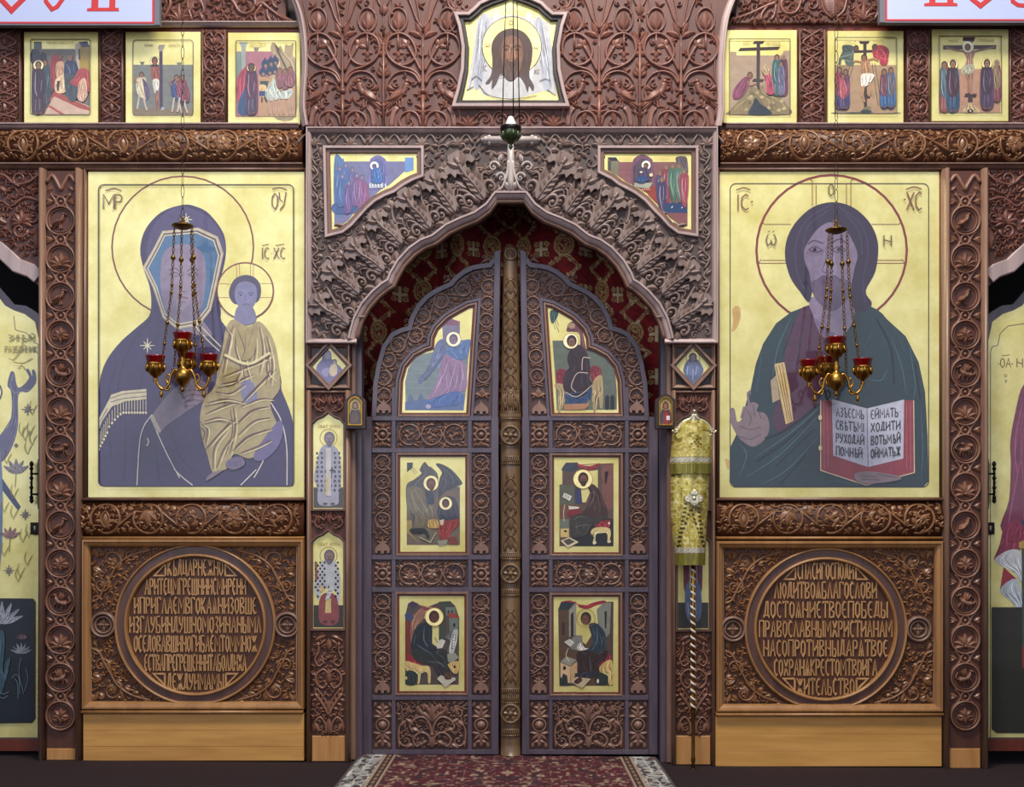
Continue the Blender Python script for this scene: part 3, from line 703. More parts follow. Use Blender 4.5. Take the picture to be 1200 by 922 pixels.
# ------------------------------------------------------------------ stroke lettering (old church capitals)
def arc(cx, cy, rx, ry, a0, a1, n=8): return [(cx+rx*math.cos(math.radians(a0+(a1-a0)*i/n)), cy+ry*math.sin(math.radians(a0+(a1-a0)*i/n))) for i in range(n+1)]
V0 = [(0, 0), (0, 1)]; V1 = [(1, 0), (1, 1)]
GL = {
    'А': (1, [[(0, 1), (.55, 0), (1, 1)], [(.2, .62), (.85, .62)]]), 'Б': (.9, [V0, [(0, 0), (.9, 0)], [(0, .5), (.8, .55), (1, .75), (.8, 1), (0, 1)]]),
    'В': (.9, [V0, [(0, 0), (.8, .05), (.85, .3), (.2, .48), (.95, .65), (.9, .93), (0, 1)]]), 'Г': (.75, [V0, [(0, 0), (1, 0), (1, .14)]]),
    'Д': (1, [[(.2, .86), (.45, 0), (.8, 0), (.8, .86)], [(0, 1), (0, .86), (1, .86), (1, 1)]]), 'Е': (.8, [arc(.95, .5, .95, .5, 300, 60)[::-1] if False else [(1, .05), (.5, 0), (.05, .25), (0, .5), (.05, .75), (.5, 1), (1, .93)], [(0, .5), (.75, .5)]]),
    'Ж': (1.25, [[(.5, 0), (.5, 1)], [(0, 0), (.5, .5), (1, 0)], [(0, 1), (.5, .5), (1, 1)]]), 'З': (.75, [[(0, .06), (.5, 0), (1, .2), (.4, .46), (1, .72), (.6, 1), (0, .92)]]),
    'И': (1, [V0, V1, [(0, .72), (1, .3)]]), 'Й': (1, [V0, V1, [(0, .72), (1, .3)], [(.2, -.16), (.5, -.1), (.8, -.16)]]), 'К': (.9, [V0, [(1, 0), (.1, .5), (1, 1)]]), 'Л': (.95, [[(0, 1), (.45, 0), (1, 0), (1, 1)]] if False else [[(0, 1), (.5, 0), (1, 1)]]),
    'М': (1.3, [[(0, 1), (0, 0), (.5, .65), (1, 0), (1, 1)]]), 'Н': (1, [V0, V1, [(0, .4), (1, .6)]]), 'О': (.85, [[(.5, 0), (.95, .22), (1, .5), (.95, .78), (.5, 1), (.05, .78), (0, .5), (.05, .22), (.5, 0)]]),
    'П': (1, [[(0, 1), (0, 0), (1, 0), (1, 1)]]), 'Р': (.85, [V0, [(0, 0), (.8, .05), (1, .25), (.8, .48), (0, .52)]]), 'С': (.8, [[(1, .12), (.6, 0), (.1, .2), (0, .5), (.1, .8), (.6, 1), (1, .88)]]),
    'Т': (.9, [[(.5, 0), (.5, 1)], [(0, .12), (0, 0), (1, 0), (1, .12)]]), 'У': (.9, [[(0, 0), (.08, .4), (.5, .55)], [(1, 0), (.7, .7), (.1, 1)]]), 'Х': (.95, [[(0, 0), (1, 1)], [(1, 0), (0, 1)]]),
    'Ц': (1, [[(0, 0), (0, .88), (1, .88), (1, 1.05)], [(.8, 0), (.8, .88)]]), 'Ч': (.9, [V1, [(0, 0), (.1, .45), (1, .5)]]), 'Ш': (1.3, [[(0, 0), (0, 1), (1, 1), (1, 0)], [(.5, 0), (.5, 1)]]),
    'Щ': (1.3, [[(0, 0), (0, .9), (1, .9), (1, 0)], [(.5, 0), (.5, 1.05)]]), 'Ы': (1.2, [V0, [(0, .5), (.5, .55), (.6, .75), (.5, 1), (0, 1)], V1]), 'Ь': (.8, [V0, [(0, .5), (.8, .55), (1, .75), (.8, 1), (0, 1)]]),
    'Ъ': (.95, [[(0, .1), (0, 0), (.3, 0), (.3, 1), (.85, 1), (1, .75), (.8, .55), (.3, .5)]]), 'Я': (.95, [[(0, 1), (.5, 0), (1, 1)], [(.5, .55), (.5, 1)], [(.25, .55), (.75, .55)]]), 'Ю': (1.25, [V0, [(0, .5), (.4, .5)], [(.7, 0), (1, .3), (1, .7), (.7, 1), (.4, .7), (.4, .3), (.7, 0)]]),
    'I': (.15, [[(.5, 0), (.5, 1)]]), 'Ѣ': (.95, [[(.3, -.05), (.3, 1), (.85, 1), (1, .75), (.8, .55), (.3, .5)], [(0, .2), (.75, .2)]]), '·': (.2, [[(.3, .48), (.7, .52)]]), 'N': (1, [[(0, 1), (0, 0), (1, 1), (1, 0)]]),
    'Ѡ': (1.4, [[(.2, 0), (0, .5), (.2, 1), (.45, .8), (.5, .4), (.55, .8), (.8, 1), (1, .5), (.8, 0)]]), '~': (.9, [[(0, .6), (.25, .2), (.7, .5), (1, .2)]]), ' ': (.5, []),
}
def text_strokes(txt, x0, x1, y0, y1, gap=.32, slant=0.0):
    tot = sum(GL[ch][0] for ch in txt)+gap*(len(txt)-1); u = (x1-x0)/tot; x = x0; out = []
    for ch in txt:
        w, sts = GL[ch]
        for s_ in sts:
            q = []
            for a, b in s_: q.append((x+a*w*u-(b-.5)*slant, y0+b*(y1-y0)))
            out.append(q)
        x += (w+gap)*u
    return out

ROWS_L = ['КЪДЦАРНЕЖНО', 'АРИТЕЦМГРЕШНИИСМИРЕНИ', 'ИПРИГЛАЕМВГОКАЯНИЗОВШЕ', 'ИЗГЛУБИНДУШНОМОЗИНАНЫМЛ', 'ОСЕДОВАВШИНОГИБАЕМТОММНОЖ', 'ЕСТВАПРЕГРЕШЕНИНТАБОЛДИХА', 'ДЕЖДУИМАМЫ']
ROWS_R = ['СПАСИГОСПОДИ', 'ЛЮДИТВОЯБЛАГОСЛОВИ', 'ДОСТОЯНИЕТВОЕПОБЕДЫ', 'ПРАВОСЛАВНЫМХРИСТИАНАМ', 'НАСОПРОТИВНЫДАРЯТВОЕ', 'СОХРАНЯКРЕСТОМТВОИГА', 'ЖИТЕЛЬСТВО']

def medallion(x0, x1, y0, y1, cx, cy, R, rows, label):
    t = thing('medallion_panel', label, 'panel', (x0+x1)/2, y1, .08)
    gx0, gx1, gy0, gy1 = x0+10, x1-10, y0+9, y1-7
    boxobj('ground_board', 'ground_warm', t, x0+4, y0+4, x1-4, y1-4, .01, .08)
    m = MB(-.005); frame(m, x0, y0, x1, y1, 4.5, 8, 'mold'); box(m, x0, y0, x0+3, y1, 0, .08); box(m, x1-3, y0, x1, y1, 0, .08); m.build('frame', 'frame_honey', t)
    m = MB(.005); frame(m, gx0-3, gy0-3, gx1+3, gy1+3, 1.6, 4, 'round'); m.build('inner_bead', 'frame', t)
    # medallion ring
    m = MB(.01); a = np.radians(np.linspace(0, 360, 73))[:-1]
    circ = lambda r: np.stack([cx+r*np.cos(a), cy+r*np.sin(a)], 1)
    ribbon(m, circ(R-6), 5.5, 3.5, 'flat', True, smooth=False); m.build('polished_ring', 'band_purple', t)
    m = MB(.01); ribbon(m, circ(R-1.2), 1.8, 7, 'round', True); m.build('ring_bead', 'frame_honey', t)
    m = MB(.01); ribbon(m, circ(R-12.5), 2.3, 7, 'round', True); m.build('ring_bead', 'frame_honey', t)
    ri = R-15.5
    # side roundels
    for g in (-1, 1):
        sx = cx+g*(R+ (13.5 if R < 96 else 12)); m = MB(.01); c = Cv(m, hs=1).at(sx, cy)
        c.ring(0, 0, 13.5, 1.8, 7, n=28); c.ring(0, 0, 9.5, 1.3, 5, n=24); c.dome(0, 0, 2, 5)
        for k in range(4): c.leaf(0, 0, 90*k, 8, 1.6, 4); c.leaf(0, 0, 90*k+45, 6, 1, 3)
        m.build('small_roundel', 'frame', t)
    # corner foliage
    for (qx, fx) in ((gx0, 1), (gx1, -1)):
        for (qy, fy) in ((gy0, 1), (gy1, -1)):
            m = MB(.01); c = Cv(m, hs=1.25).at(qx, qy, 1, 0, fx < 0, fy)
            c.st([(1, 64), (9, 60), (14, 50), (22, 36), (30, 22), (46, 10), (70, 3)], 1.4, 3)
            c.spiral(12, 44, 11, -60, 1.25, 1.4, 3); flower(c.at(13, 42, 7.5, -30), 0)
            c.spiral(24, 15, 13, 60, -1.15, 1.5, 3); flower(c.at(23, 16, 10, -45), 2)
            c.spiral(46, 9, 7, 40, 1.2, 1.1, 2.8); c.spiral(6, 62, 6, 10, -1.2, 1.1, 2.8); c.spiral(58, 5, 4.5, 0, 1.1, .9, 2.6)
            for (lx, ly, la, ll) in ((2, 2, 45, 12), (2, 24, 10, 12), (2, 34, -40, 10), (36, 3, 80, 12), (40, 20, -60, 9), (30, 28, -70, 10), (20, 50, -100, 9), (56, 12, 170, 9), (68, 2, 170, 9), (3, 74, -80, 9), (10, 30, 200, 8), (14, 4, 100, 9)):
                c.leaf(lx, ly, la, ll, 1.9, 3, .35); c.leaf(lx, ly, la+35, ll*.7, 1.5, 2.6, .35)
            wx0, wx1 = sorted((qx, qx+fx*96)); wy0, wy1 = sorted((qy, qy+fy*80)); cm = Cv(m, hs=1.25)
            fill(cm, wx0, wy0, wx1, wy1, 3.3, 7.5, 2.4, 9, lambda x, y: math.hypot(x-cx, y-cy) > R+3 and min(abs(x-cx+R+13), abs(x-cx-R-13))**2+(y-cy)**2 > 300)
            m.build('corner_foliage', 'carve_warm', t)
    # carved text rows
    rh = (2*ri)/7.05
    for i, tx in enumerate(rows):
        ya = cy-ri+.35+i*rh+rh*.08; yb = ya+rh*.84
        d = max(abs(ya-cy), abs(yb-cy))*.93; hw = math.sqrt(max(1, ri*ri-d*d))-1.5
        if i in (0, 6): hw = min(hw, ri*.62)
        m = MB(.01)
        for q in text_strokes(tx, cx-hw, cx+hw, ya, yb, .45):
            ribbon(m, q, .78, 2.8, 'flat', smooth=False)
        if i in (0, 6):
            for g in (-1, 1): 
                xa = cx+g*(hw+3); ye = yb if i == 0 else ya; yo = ya+5 if i == 0 else yb-5
                ribbon(m, [(xa, ye), (xa+g*13, ye), (xa, yo), (xa, ye)], 1.1, 3, 'box', smooth=False)
        m.build('letter_row', 'letter', t)
medallion(97.5, 357, 632, 830.5, 229.5, 732, 94, ROWS_L, 'square walnut panel with a round seven-row carved inscription, under the mother and child icon')
medallion(838.5, 1103.5, 634, 833.5, 967, 737, 95, ROWS_R, 'square walnut panel with a round seven-row carved inscription, under the open-book icon')

def plinth(x0, x1, y0, label):
    t = thing('plinth', label, 'plinth', (x0+x1)/2, pyf((x0+x1)/2, -.02), .08)
    yb = pyf((x0+x1)/2, -.02)-.6; ys = [y0+5, y0+5+(yb-y0-5)*.36, y0+5+(yb-y0-5)*.7, yb]
    for a, b in zip(ys[:-1], ys[1:]): boxobj('pine_plank', 'pine', t, x0, a+.12, x1, b-.12, -.02, .083, .25)
    strip('cap_moulding', 'frame_honey', t, [(x0, y0+2.5), (x1, y0+2.5)], 2.6, 9, -.01, 'round')
plinth(97.5, 356, 831, 'low pale pine plinth at the floor, left of the doors')
plinth(838.5, 1103.5, 834, 'low pale pine plinth at the floor, right of the doors')

# ------------------------------------------------------------------ royal doors
DY = .18
def surround(mb, poly, u0, u1, h, mat=0, base=0.0, surf=None, rnd=False):
    p = np.asarray(poly, float)
    if area2(p) > 0: p = p[::-1]
    pr = np.array([(u0, 0), (u0, .85), (u0+(u1-u0)*.15, 1), (u0+(u1-u0)*.85, 1), (u1, .85), (u1, 0)]) if not rnd else np.array([(u0, 0), (u0*.8+u1*.2, .75), ((u0+u1)/2, 1), (u0*.2+u1*.8, .75), (u1, 0)])
    ribbon(mb, p, 1.0, h, pr, True, mat, rnd, surf, base)
def offset_poly(poly, d):
    p = np.asarray(poly, float)
    if area2(p) > 0: p = p[::-1]
    e1 = p-np.roll(p, 1, 0); e2 = np.roll(p, -1, 0)-p
    nm = lambda e: np.stack([-e[:, 1], e[:, 0]], 1)/np.maximum(np.hypot(e[:, 0], e[:, 1]), 1e-9)[:, None]
    m = nm(e1)+nm(e2); b = nm(e2); m /= np.maximum(np.hypot(m[:, 0], m[:, 1]), .5)[:, None]; m /= np.clip((m*b).sum(1), .45, 1)[:, None]
    return p+m*d
d_out = [(162, 488), (160, 450), (156, 425), (150, 404), (140, 390), (130, 385), (120, 382.5), (117, 370), (110, 357), (101, 347), (92, 340.5), (83, 336), (72, 331), (66, 324), (57, 317), (47, 312), (37, 310), (27, 309), (22, 304), (17, 298), (11, 292)]
i_out = [(127, 484), (125.5, 447), (121, 431), (111, 419), (98, 412), (89.5, 409.5), (88.5, 397), (84, 387), (72, 375), (60, 368), (48, 361.5), (43.5, 360.5), (51.5, 484)]
DOORS = {}
def spade(c, x, y):
    h = [(0, -17), (1.6, -12.5), (7, -8), (9, -4), (8.6, 0), (5.4, .5), (5.2, -2.6), (2.4, -2.4), (1.6, 1), (-1.6, 1), (-2.4, -2.4), (-5.2, -2.6), (-5.4, .5), (-8.6, 0), (-9, -4), (-7, -8), (-1.6, -12.5)]
    plate(c.mb, c.T([(x+a, y+b) for a, b in h]), 4.2, .45, c.mb.y0)

def door_leaf(g, nm):
    X = lambda off: 598+g*off
    def pl(pts): return [(X(a), b) for a, b in pts]
    yB = 883
    t = thing('royal_door', f'{nm} leaf of the arched double door, dark carved wood with three gold icons', 'door', X(90), yB, DY, 'pair of carved royal doors')
    DOORS[g] = t
    b = MB(DY); slab(b, pl([(14, yB), (14, 488), (11, 292)]+d_out[::-1][1:]+[(173, 488), (173, yB)]), DY, DY+.05); b.build('leaf_board', 'door_dark', t)
    # rails
    def rail(p, w=2.6, h=4, n='rail'):
        m = MB(DY); ribbon(m, pl(p), w, h, 'box'); return m.build(n, 'door', t)
    rail([(167.3, 489), (167.3, yB)], 5.5, 4.5, 'outer_stile'); rail([(18, 489), (18, yB)], 4.6, 5, 'inner_stile'); rail([(15, 296), (18, 489)], 3.8, 5, 'inner_stile')
    o2 = [(x-2.6*(1 if x > 12 else 0), y+(2.6 if x < 160 else 0)) for x, y in d_out]
    rail(o2[:-1]+[(13.5, 295)], 3.0, 4.3, 'arched_rail')
    for y in (490.5, 528, 653, 691, 817): rail([(161.5, y), (22.5, y)], 2.8, 4.2, 'cross_rail')
    rail([(161.5, 880.5), (22.5, 880.5)], 2.8, 4.2, 'bottom_rail')
    for off in (136.3, 47.3): rail([(off, 493), (off, 878)], 2.4, 3.8, 'upright_rail')
    rail([(136.3, 454), (136.3, 488)], 2.4, 3.6, 'upright_rail')
    ip = pl(i_out)
    m = MB(DY); surround(m, ip, 5.2, 9.0, 4); m.build('arched_icon_rail', 'door', t)
    # carved fields
    def field(name='carving'): m = MB(DY); return m, Cv(m, hs=1.45).at(598, 0, 1, 0, g < 0, 1)
    m, c = field()
    # c: x = offset from centre
    pts = [(148, 464), (147.5, 443), (143, 422), (131.5, 404.5), (111, 393), (102, 371), (81, 353), (55, 339)]
    for i, (x, y) in enumerate(pts):
        c.ring(x, y, 8.6, .95, 2.4, n=16); flower(c.at(x, y, 6.8, [0, 10, 30, 50, 80, 60, 60, 90][i]), [0, 4, 2, 5, 3, 1, 0, 4][i])
        if i: 
            x0, y0 = pts[i-1]; dx, dy = (x-x0), (y-y0); L = math.hypot(dx, dy); nx, ny = -dy/L, dx/L; s_ = 1 if i % 2 else -1; mx_, my_ = (x+x0)/2, (y+y0)/2
            c.st([(x0+nx*9*s_, y0+ny*9*s_), (mx_, my_), (x-nx*9*s_, y-ny*9*s_)], .9, 2.2)
            for q in (1, -1): c.leaf(mx_+nx*3*q, my_+ny*3*q, math.degrees(math.atan2(ny*q, nx*q)), 7, 1.4, 2.2, .3)
    spade(c, 148, 484)
    bp = pl([(158, 486), (155, 440), (147, 408), (136, 392), (117, 387), (112, 370), (98, 352), (70, 338), (45, 322), (30, 318), (34, 340), (44, 350), (62, 358), (88, 374), (97, 400), (115, 408), (130, 430), (137, 486)]); a_, b_ = sorted((X(30), X(160)))
    fill(Cv(m, hs=1.45), a_, 316, b_, 486, 2.6, 5.5, 2.2, 1, lambda x, y: inside(bp, x, y)); m.build('arch_carving', 'door_carve', t)
    m, c = field()
    for i, y in enumerate((318, 336, 356, 376, 397, 418, 441)):
        x = 23.5+(y-318)*.057+1; r = 6.4 if i == 0 else 8
        c.ring(x, y, r, .95, 2.4, n=16); flower(c.at(x, y, r*.78, 0), i*2+1)
        c.st([(x-7, y+r), (x, y+10), (x+7, y+12)], .8, 2.2); c.leaf(x-6, y+11, 0, 5, 1.2, 2); c.leaf(x+7, y+9, 180, 4, 1.1, 2)
    for y in (462,): c.fan(33, y+4, -90, 3, 100, 12, 1.8, 2.4); c.st([(26, 468), (33, 458), (40, 468)], .9, 2.2)
    spade(c, 34, 485)
    m.build('upright_carving', 'door_carve', t)
    def rosette(xo, y0, y1):
        m, c = field(); yc = (y0+y1)/2; hw = 9; hh = (y1-y0)/2-1
        c.ring(xo, yc, 6.5, 1.3, 3, n=16); c.dome(xo, yc, 4, 4)
        for k in range(8): c.leaf(xo+6*math.cos(k*math.pi/4), yc+6*math.sin(k*math.pi/4), 45*k, 7 if k % 2 else 4 if k % 4 == 0 else hh-6, 2, 2.8)
        for sx in (-1, 1):
            for sy in (-1, 1): c.leaf(xo+sx*9, yc+sy*hh, -90*sy+sx*-40*sy+(0), 7, 1.5, 2.4, .3); c.leaf(xo+sx*3, yc+sy*hh, -90*sy, 6, 1.4, 2.4)
        m.build('rosette_block', 'door_carve', t)
    for xo in (149.5, 34): rosette(xo, 494, 525); rosette(xo, 657, 688)
    for y0, y1, sd in ((494, 525, 3), (657, 688, 4)):
        m, c = field(); rinceau(c, 53, 131, (y0+y1)/2, 14, 3, sd, 1.0, 2.4); 
        for k in range(5): c.leaf(58+k*17, y1-1, -60, 6, 1.2, 2, .4); c.leaf(62+k*16, y0+1, 120, 6, 1.2, 2, .4)
        a_, b_ = sorted((X(52), X(132))); fill(Cv(m, hs=1.45), a_, y0, b_, y1, 2.6, 5.5, 2.2, sd); m.build('band_carving', 'door_carve', t)
    for xo in (149.5, 34):
        for y0 in (531, 694):
            m, c = field()
            for i in range(4):
                y = y0+11+i*22.5; c.ring(xo, y, 8.6, .95, 2.4, n=16); flower(c.at(xo, y, 6.8, 0), i*5+int(xo)+(y0 > 600))
                s_ = 1 if i % 2 else -1; c.st([(xo+8*s_, y+6), (xo, y+11.3), (xo-8*s_, y+17)], .9, 2.2); c.leaf(xo-7*s_, y+10, 90*(1-s_), 5, 1.2, 2.2, .4)
            yb = y0+118; spade(c, xo, yb-1); c.fan(xo, yb-12, -90, 3, 120, 9, 1.2, 2)
            a_, b_ = sorted((X(xo-10), X(xo+10))); fill(Cv(m, hs=1.45), a_, y0, b_, y0+106, 2.4, 5, 2.2, 1); m.build('upright_carving', 'door_carve', t)
        m, c = field(); c.ring(xo, 849, 7.5, 1, 3, n=16); c.dome(xo, 849, 6.2, 5)
        for sy in (-1, 1):
            c.fan(xo, 849+sy*9, 90*sy, 5, 150, 13, 1.7, 2.8); c.fan(xo, 849+sy*18, 90*sy, 3, 110, 9, 1.6, 2.6); c.leaf(xo-8, 849+sy*28, -90*sy, 8, 1.5, 2.4, .3); c.leaf(xo+8, 849+sy*28, -90*sy, 8, 1.5, 2.4, -.3)
        m.build('rosette_block', 'door_carve', t)
    m, c = field(); xc = 91.5
    for q in (-1, 1):
        d = c.at(xc, 0, 1, 0, q < 0, 1)
        d.st([(0, 876), (4, 862), (14, 858), (22, 866), (18, 874), (12, 870)], 1.4, 2.8); d.st([(0, 862), (3, 848), (10, 840), (20, 842), (26, 850), (22, 858)], 1.4, 2.8)
        d.st([(38, 876), (39, 856), (34, 842), (36, 826)], 1.4, 2.8, 'e'); d.spiral(31, 868, 7, 0, 1.2, 1.1, 2.6); d.spiral(31, 836, 7, 180, 1.2, 1.1, 2.6)
        for (lx, ly, la, ll) in ((2, 845, -65, 16), (2, 838, -80, 15), (10, 840, -70, 14), (14, 858, -40, 12), (22, 850, -60, 12), (26, 826, 60, 12), (16, 826, 80, 10), (6, 868, 20, 10), (22, 872, 10, 10), (38, 850, 200, 10), (8, 824, 60, 9)):
            d.leaf(lx, ly, la, ll, 2, 3, .35)
    c.leaf(xc, 876, -90, 16, 3, 3); c.leaf(xc, 846, -90, 22, 3, 3.4); c.dome(xc, 860, 3, 3.4)
    a_, b_ = sorted((X(51), X(132))); fill(Cv(m, hs=1.45), a_, 821, b_, 877, 2.8, 6, 2.6, 1); m.build('bottom_carving', 'door_carve', t)
    # small curls on the arched edge
    for (x, y, r) in ((121, 378, 4.2), (75, 327, 4.2), (30, 303, 3.5)):
        m = MB(DY+.02); c = Cv(m, hs=1.5).at(598, 0, 1, 0, g < 0, 1); c.spiral(x+1, y-1, r, 90, 1.2, 1, 3); c.spiral(x-5, y-2, r*.8, 90, -1.2, .9, 3); c.st([(x+3, y+5), (x-3, y+2), (x-8, y+3)], 1.2, 3); m.build('crest_curl', 'door_carve', t)
    return t
door_leaf(-1, 'left'); door_leaf(1, 'right')

# ------------------------------------------------------------------ the round closing post
pt = thing('door_post', 'round carved wooden post running down between the two door leaves', 'post', 598, 884, DY)
m = MB(); n = 16; px_c = 598.3
ys = [291, 300, 360, 484, 486, 492, 494, 497, 523, 526, 532, 535, 545, 647, 650, 656, 659, 687, 690, 697, 699, 800, 806, 812, 815, 820, 851, 853, 860, 862, 870, 884]
def prr(y):
    base = 8.2+min(1, (y-291)/200)*3.6
    for a, b in ((484, 492), (535, 545), (647, 656), (690, 697), (806, 812), (853, 860)):
        if a < y < b or y in (486, 492, 494-2): return base+.9
    return base
V = []
for y in ys:
    r = prr(y)*S*kk(DY); X0, _, Z = P(px_c, y, DY); 
    for i in range(n): a = math.pi*2*i/n; V.append((X0+r*math.cos(a), DY-.008+r*math.sin(a)*1.0, Z))
F = [(j*n+i, j*n+(i+1) % n, (j+1)*n+(i+1) % n, (j+1)*n+i) for j in range(len(ys)-1) for i in range(n)]
F = [f[::-1] for f in F]; F.append(tuple(range(n))[::-1]); F.append(tuple((len(ys)-1)*n+i for i in range(n)))
m.add(V, F, 0, True); m.build('shaft', 'post', pt)
def psurf(x, y, h):
    R = 8.2+np.minimum(1, (np.asarray(y, float)-291)/200)*3.6; t_ = np.clip((np.asarray(x, float)-px_c)/R, -1, 1)
    return np.stack([PX(x, DY), DY-.008-(R*np.sqrt(1-t_*t_)+np.asarray(h))*S*kk(DY), PZ(y, DY)], -1)
for y0, y1 in ((310, 480), (547, 645), (700, 800)):
    m = MB(surf=psurf); c = Cv(m, hs=1); y = y1
    while y-26 > y0-6:
        c.st([(px_c-6, y), (px_c-7, y-10), (px_c, y-18), (px_c+7, y-10), (px_c+6, y)], .9, 2); c.leaf(px_c, y-2, -90, 15, 2.4, 2.6)
        c.leaf(px_c-1, y-16, -125, 8, 1.5, 2.2, .4); c.leaf(px_c+1, y-16, -55, 8, 1.5, 2.2, -.4); c.leaf(px_c-7, y-2, -60, 7, 1.2, 2); c.leaf(px_c+7, y-2, -120, 7, 1.2, 2); y -= 22
    m.build('shaft_carving', 'post', pt)
for ya, yb in ((486, 492), (536, 544), (648, 655), (691, 697), (806, 812), (853, 860), (460, 484), (812, 822)):
    m = MB(surf=psurf); c = Cv(m, hs=1)
    for i in range(-4, 5): c.st([(px_c+i*2.3, ya), (px_c+i*2.3, yb)], .6, 1.6, smooth=False)
    for yy_ in (ya, yb): c.st([(px_c-11, yy_), (px_c, yy_), (px_c+11, yy_)], .9, 1.8)
    m.build('flute_band', 'post', pt)
for y, r in ((510, 10.5), (672, 10.5), (836, 10.5), (298, 6.5)):
    m = MB(DY-.055 if y > 300 else DY-.035); c = Cv(m, hs=1).at(px_c, y); c.ring(0, 0, r, 1.3, 3.5, n=22); c.dome(0, 0, r*.35, 4)
    pr_ = m; a = np.radians(np.linspace(0, 360, 25))[:-1]; slab(m, np.stack([px_c+r*np.cos(a), y+r*np.sin(a)], 1), m.y0, m.y0+.03)
    for k in range(6): c.leaf(r*.25*math.cos(k*1.047), r*.25*math.sin(k*1.047), 60*k, r*.62, 1.5, 2.6, .3)
    m.build('rosette', 'post', pt)

# ------------------------------------------------------------------ door jambs
for g, nm in ((-1, 'left'), (1, 'right')):
    a, b = (411.5, 424) if g < 0 else (774, 786.5)
    m = MB(.04); yb_ = pyf((a+b)/2, .04)
    box(m, a, 300, b, yb_, .085, .175, 0, .5)
    m2 = MB(.06); box(m2, a if g < 0 else b-5, 400, a+5 if g < 0 else b, yb_-1, .03, .0849, 0, .5)
    t = thing('door_jamb', f'plain brown upright jamb on the {nm} side of the double door', 'jamb', (a+b)/2, yb_, .08)
    m.build('jamb_board', 'door', t); m2.build('jamb_moulding', 'frame', t)

# ------------------------------------------------------------------ narrow pilasters with icons
ARCHI = {}
def narrow(side):
    L = side == 'left'
    a, b = (359.5, 411) if L else (787, 838)      # outer edges
    xc = 385.5 if L else 812.5; ia, ib = (365.5, 404.5) if L else (792, 832.5)
    t = thing('narrow_pilaster', f'slender carved pilaster framing small saint icons just {side} of the double door', 'pilaster', xc, pyf(xc, 0), .08)
    yb = pyf(xc, 0)
    boxobj('ground_board', 'ground_pil', t, a+1, 402, b-1, 862, .0, .084)
    boxobj('base_block', 'pine_v', t, ia, 862, ib, yb-.5, -.008, .084)
    for u0, u1 in ((a, ia), (ib, b)):
        m = MB(0); ribbon(m, [((u0+u1)/2, 458), ((u0+u1)/2, yb-.5)], (u1-u0)/2, 8, 'hr'); box(m, u0, 458, u1, yb-.5, .0005, .084); m.build('edge_moulding', 'frame', t)
    strip('cross_moulding', 'frame', t, [(ia-1, 459.5), (ib+1, 459.5)], 2, 6, -.0, 'round')
    m = MB(0); frame(m, a+.3, 402.5, b-.3, 456, 2.8, 7, 'mold'); m.build('square_frame', 'frame', t)
    boxobj('square_ground', 'dark', t, a+3, 405, b-3, 453, -.002, .01, 0)
    def field(): m = MB(0); return m, Cv(m, hs=1.4)
    for (ya, yb2, nme) in ((462, 484, 'top_carving'), (599, 622, 'middle_carving')):
        m, c = field()
        for q in (-1, 1):
            d = c.at(xc, 0, 1, 0, q < 0, 1); d.st([(2, ya), (5, ya+10), (12, ya+6), (16, ya+14), (12, ya+20)], 1.1, 2.6); d.leaf(12, ya+2, 90, 14, 1.8, 3); d.leaf(17, ya+1, 100, 12, 1.4, 2.6, .3); d.spiral(8, ya+17, 4, 0, 1.1, .9, 2.4); d.leaf(6, ya+1, 70, 9, 1.3, 2.4, .3)
        c.leaf(xc, ya+1, 90, 13, 2, 3); fill(c, ia+1, ya, ib-1, ya+18, 2.6, 5, 2.4, 1, lambda x, y: y < ya+12+abs(x-xc)*.5); m.build(nme, 'carve_top' if L else 'carve_top', t)
    m, c = field()
    for q in (-1, 1):
        d = c.at(xc, 0, 1, 0, q < 0, 1)
        d.leaf(2, 744, 15, 16, 2, 3, .2); d.leaf(3, 749, 40, 10, 1.5, 2.6)
        d.st([(12, 752), (12, 764), (16, 772), (12, 780), (6, 776), (8, 768)], 1.2, 2.8); d.dome(12, 755, 2.4, 3.4)
        d.st([(0, 790), (6, 784), (14, 790), (14, 800), (7, 806), (2, 800)], 1.4, 2.8); d.leaf(14, 792, -40, 9, 1.6, 2.8, .3); d.leaf(4, 778, -60, 9, 1.4, 2.6, .3)
        d.st([(0, 838), (6, 826), (16, 812)], 1.5, 3); d.st([(0, 828), (5, 818), (14, 806)], 1, 2.6)
        for k in range(4): d.leaf(4+k*4, 828-k*5, -100, 8, 1.2, 2.6, .2); d.leaf(5+k*4, 829-k*5, 10, 7, 1.2, 2.6, .2)
        d.st([(3, 860), (4, 848), (10, 840), (16, 846), (14, 854)], 1.2, 2.8); d.leaf(12, 858, -80, 14, 2, 3, .2); d.leaf(17, 858, -90, 12, 1.4, 2.6); d.spiral(9, 852, 4, 0, 1, .9, 2.4)
    c.leaf(xc, 762, -90, 14, 2.4, 3.2); c.leaf(xc, 800, -90, 18, 2.4, 3.2); c.leaf(xc, 860, -90, 20, 2.2, 3.2); c.leaf(xc, 836, -90, 16, 2, 3.2); c.dome(xc, 770, 2, 3)
    fill(c, ia+1, 742, ib-1, 861, 2.8, 6, 2.6, 1); m.build('lower_carving', 'carve_pil', t)
    return t
narrow('left'); narrow('right')

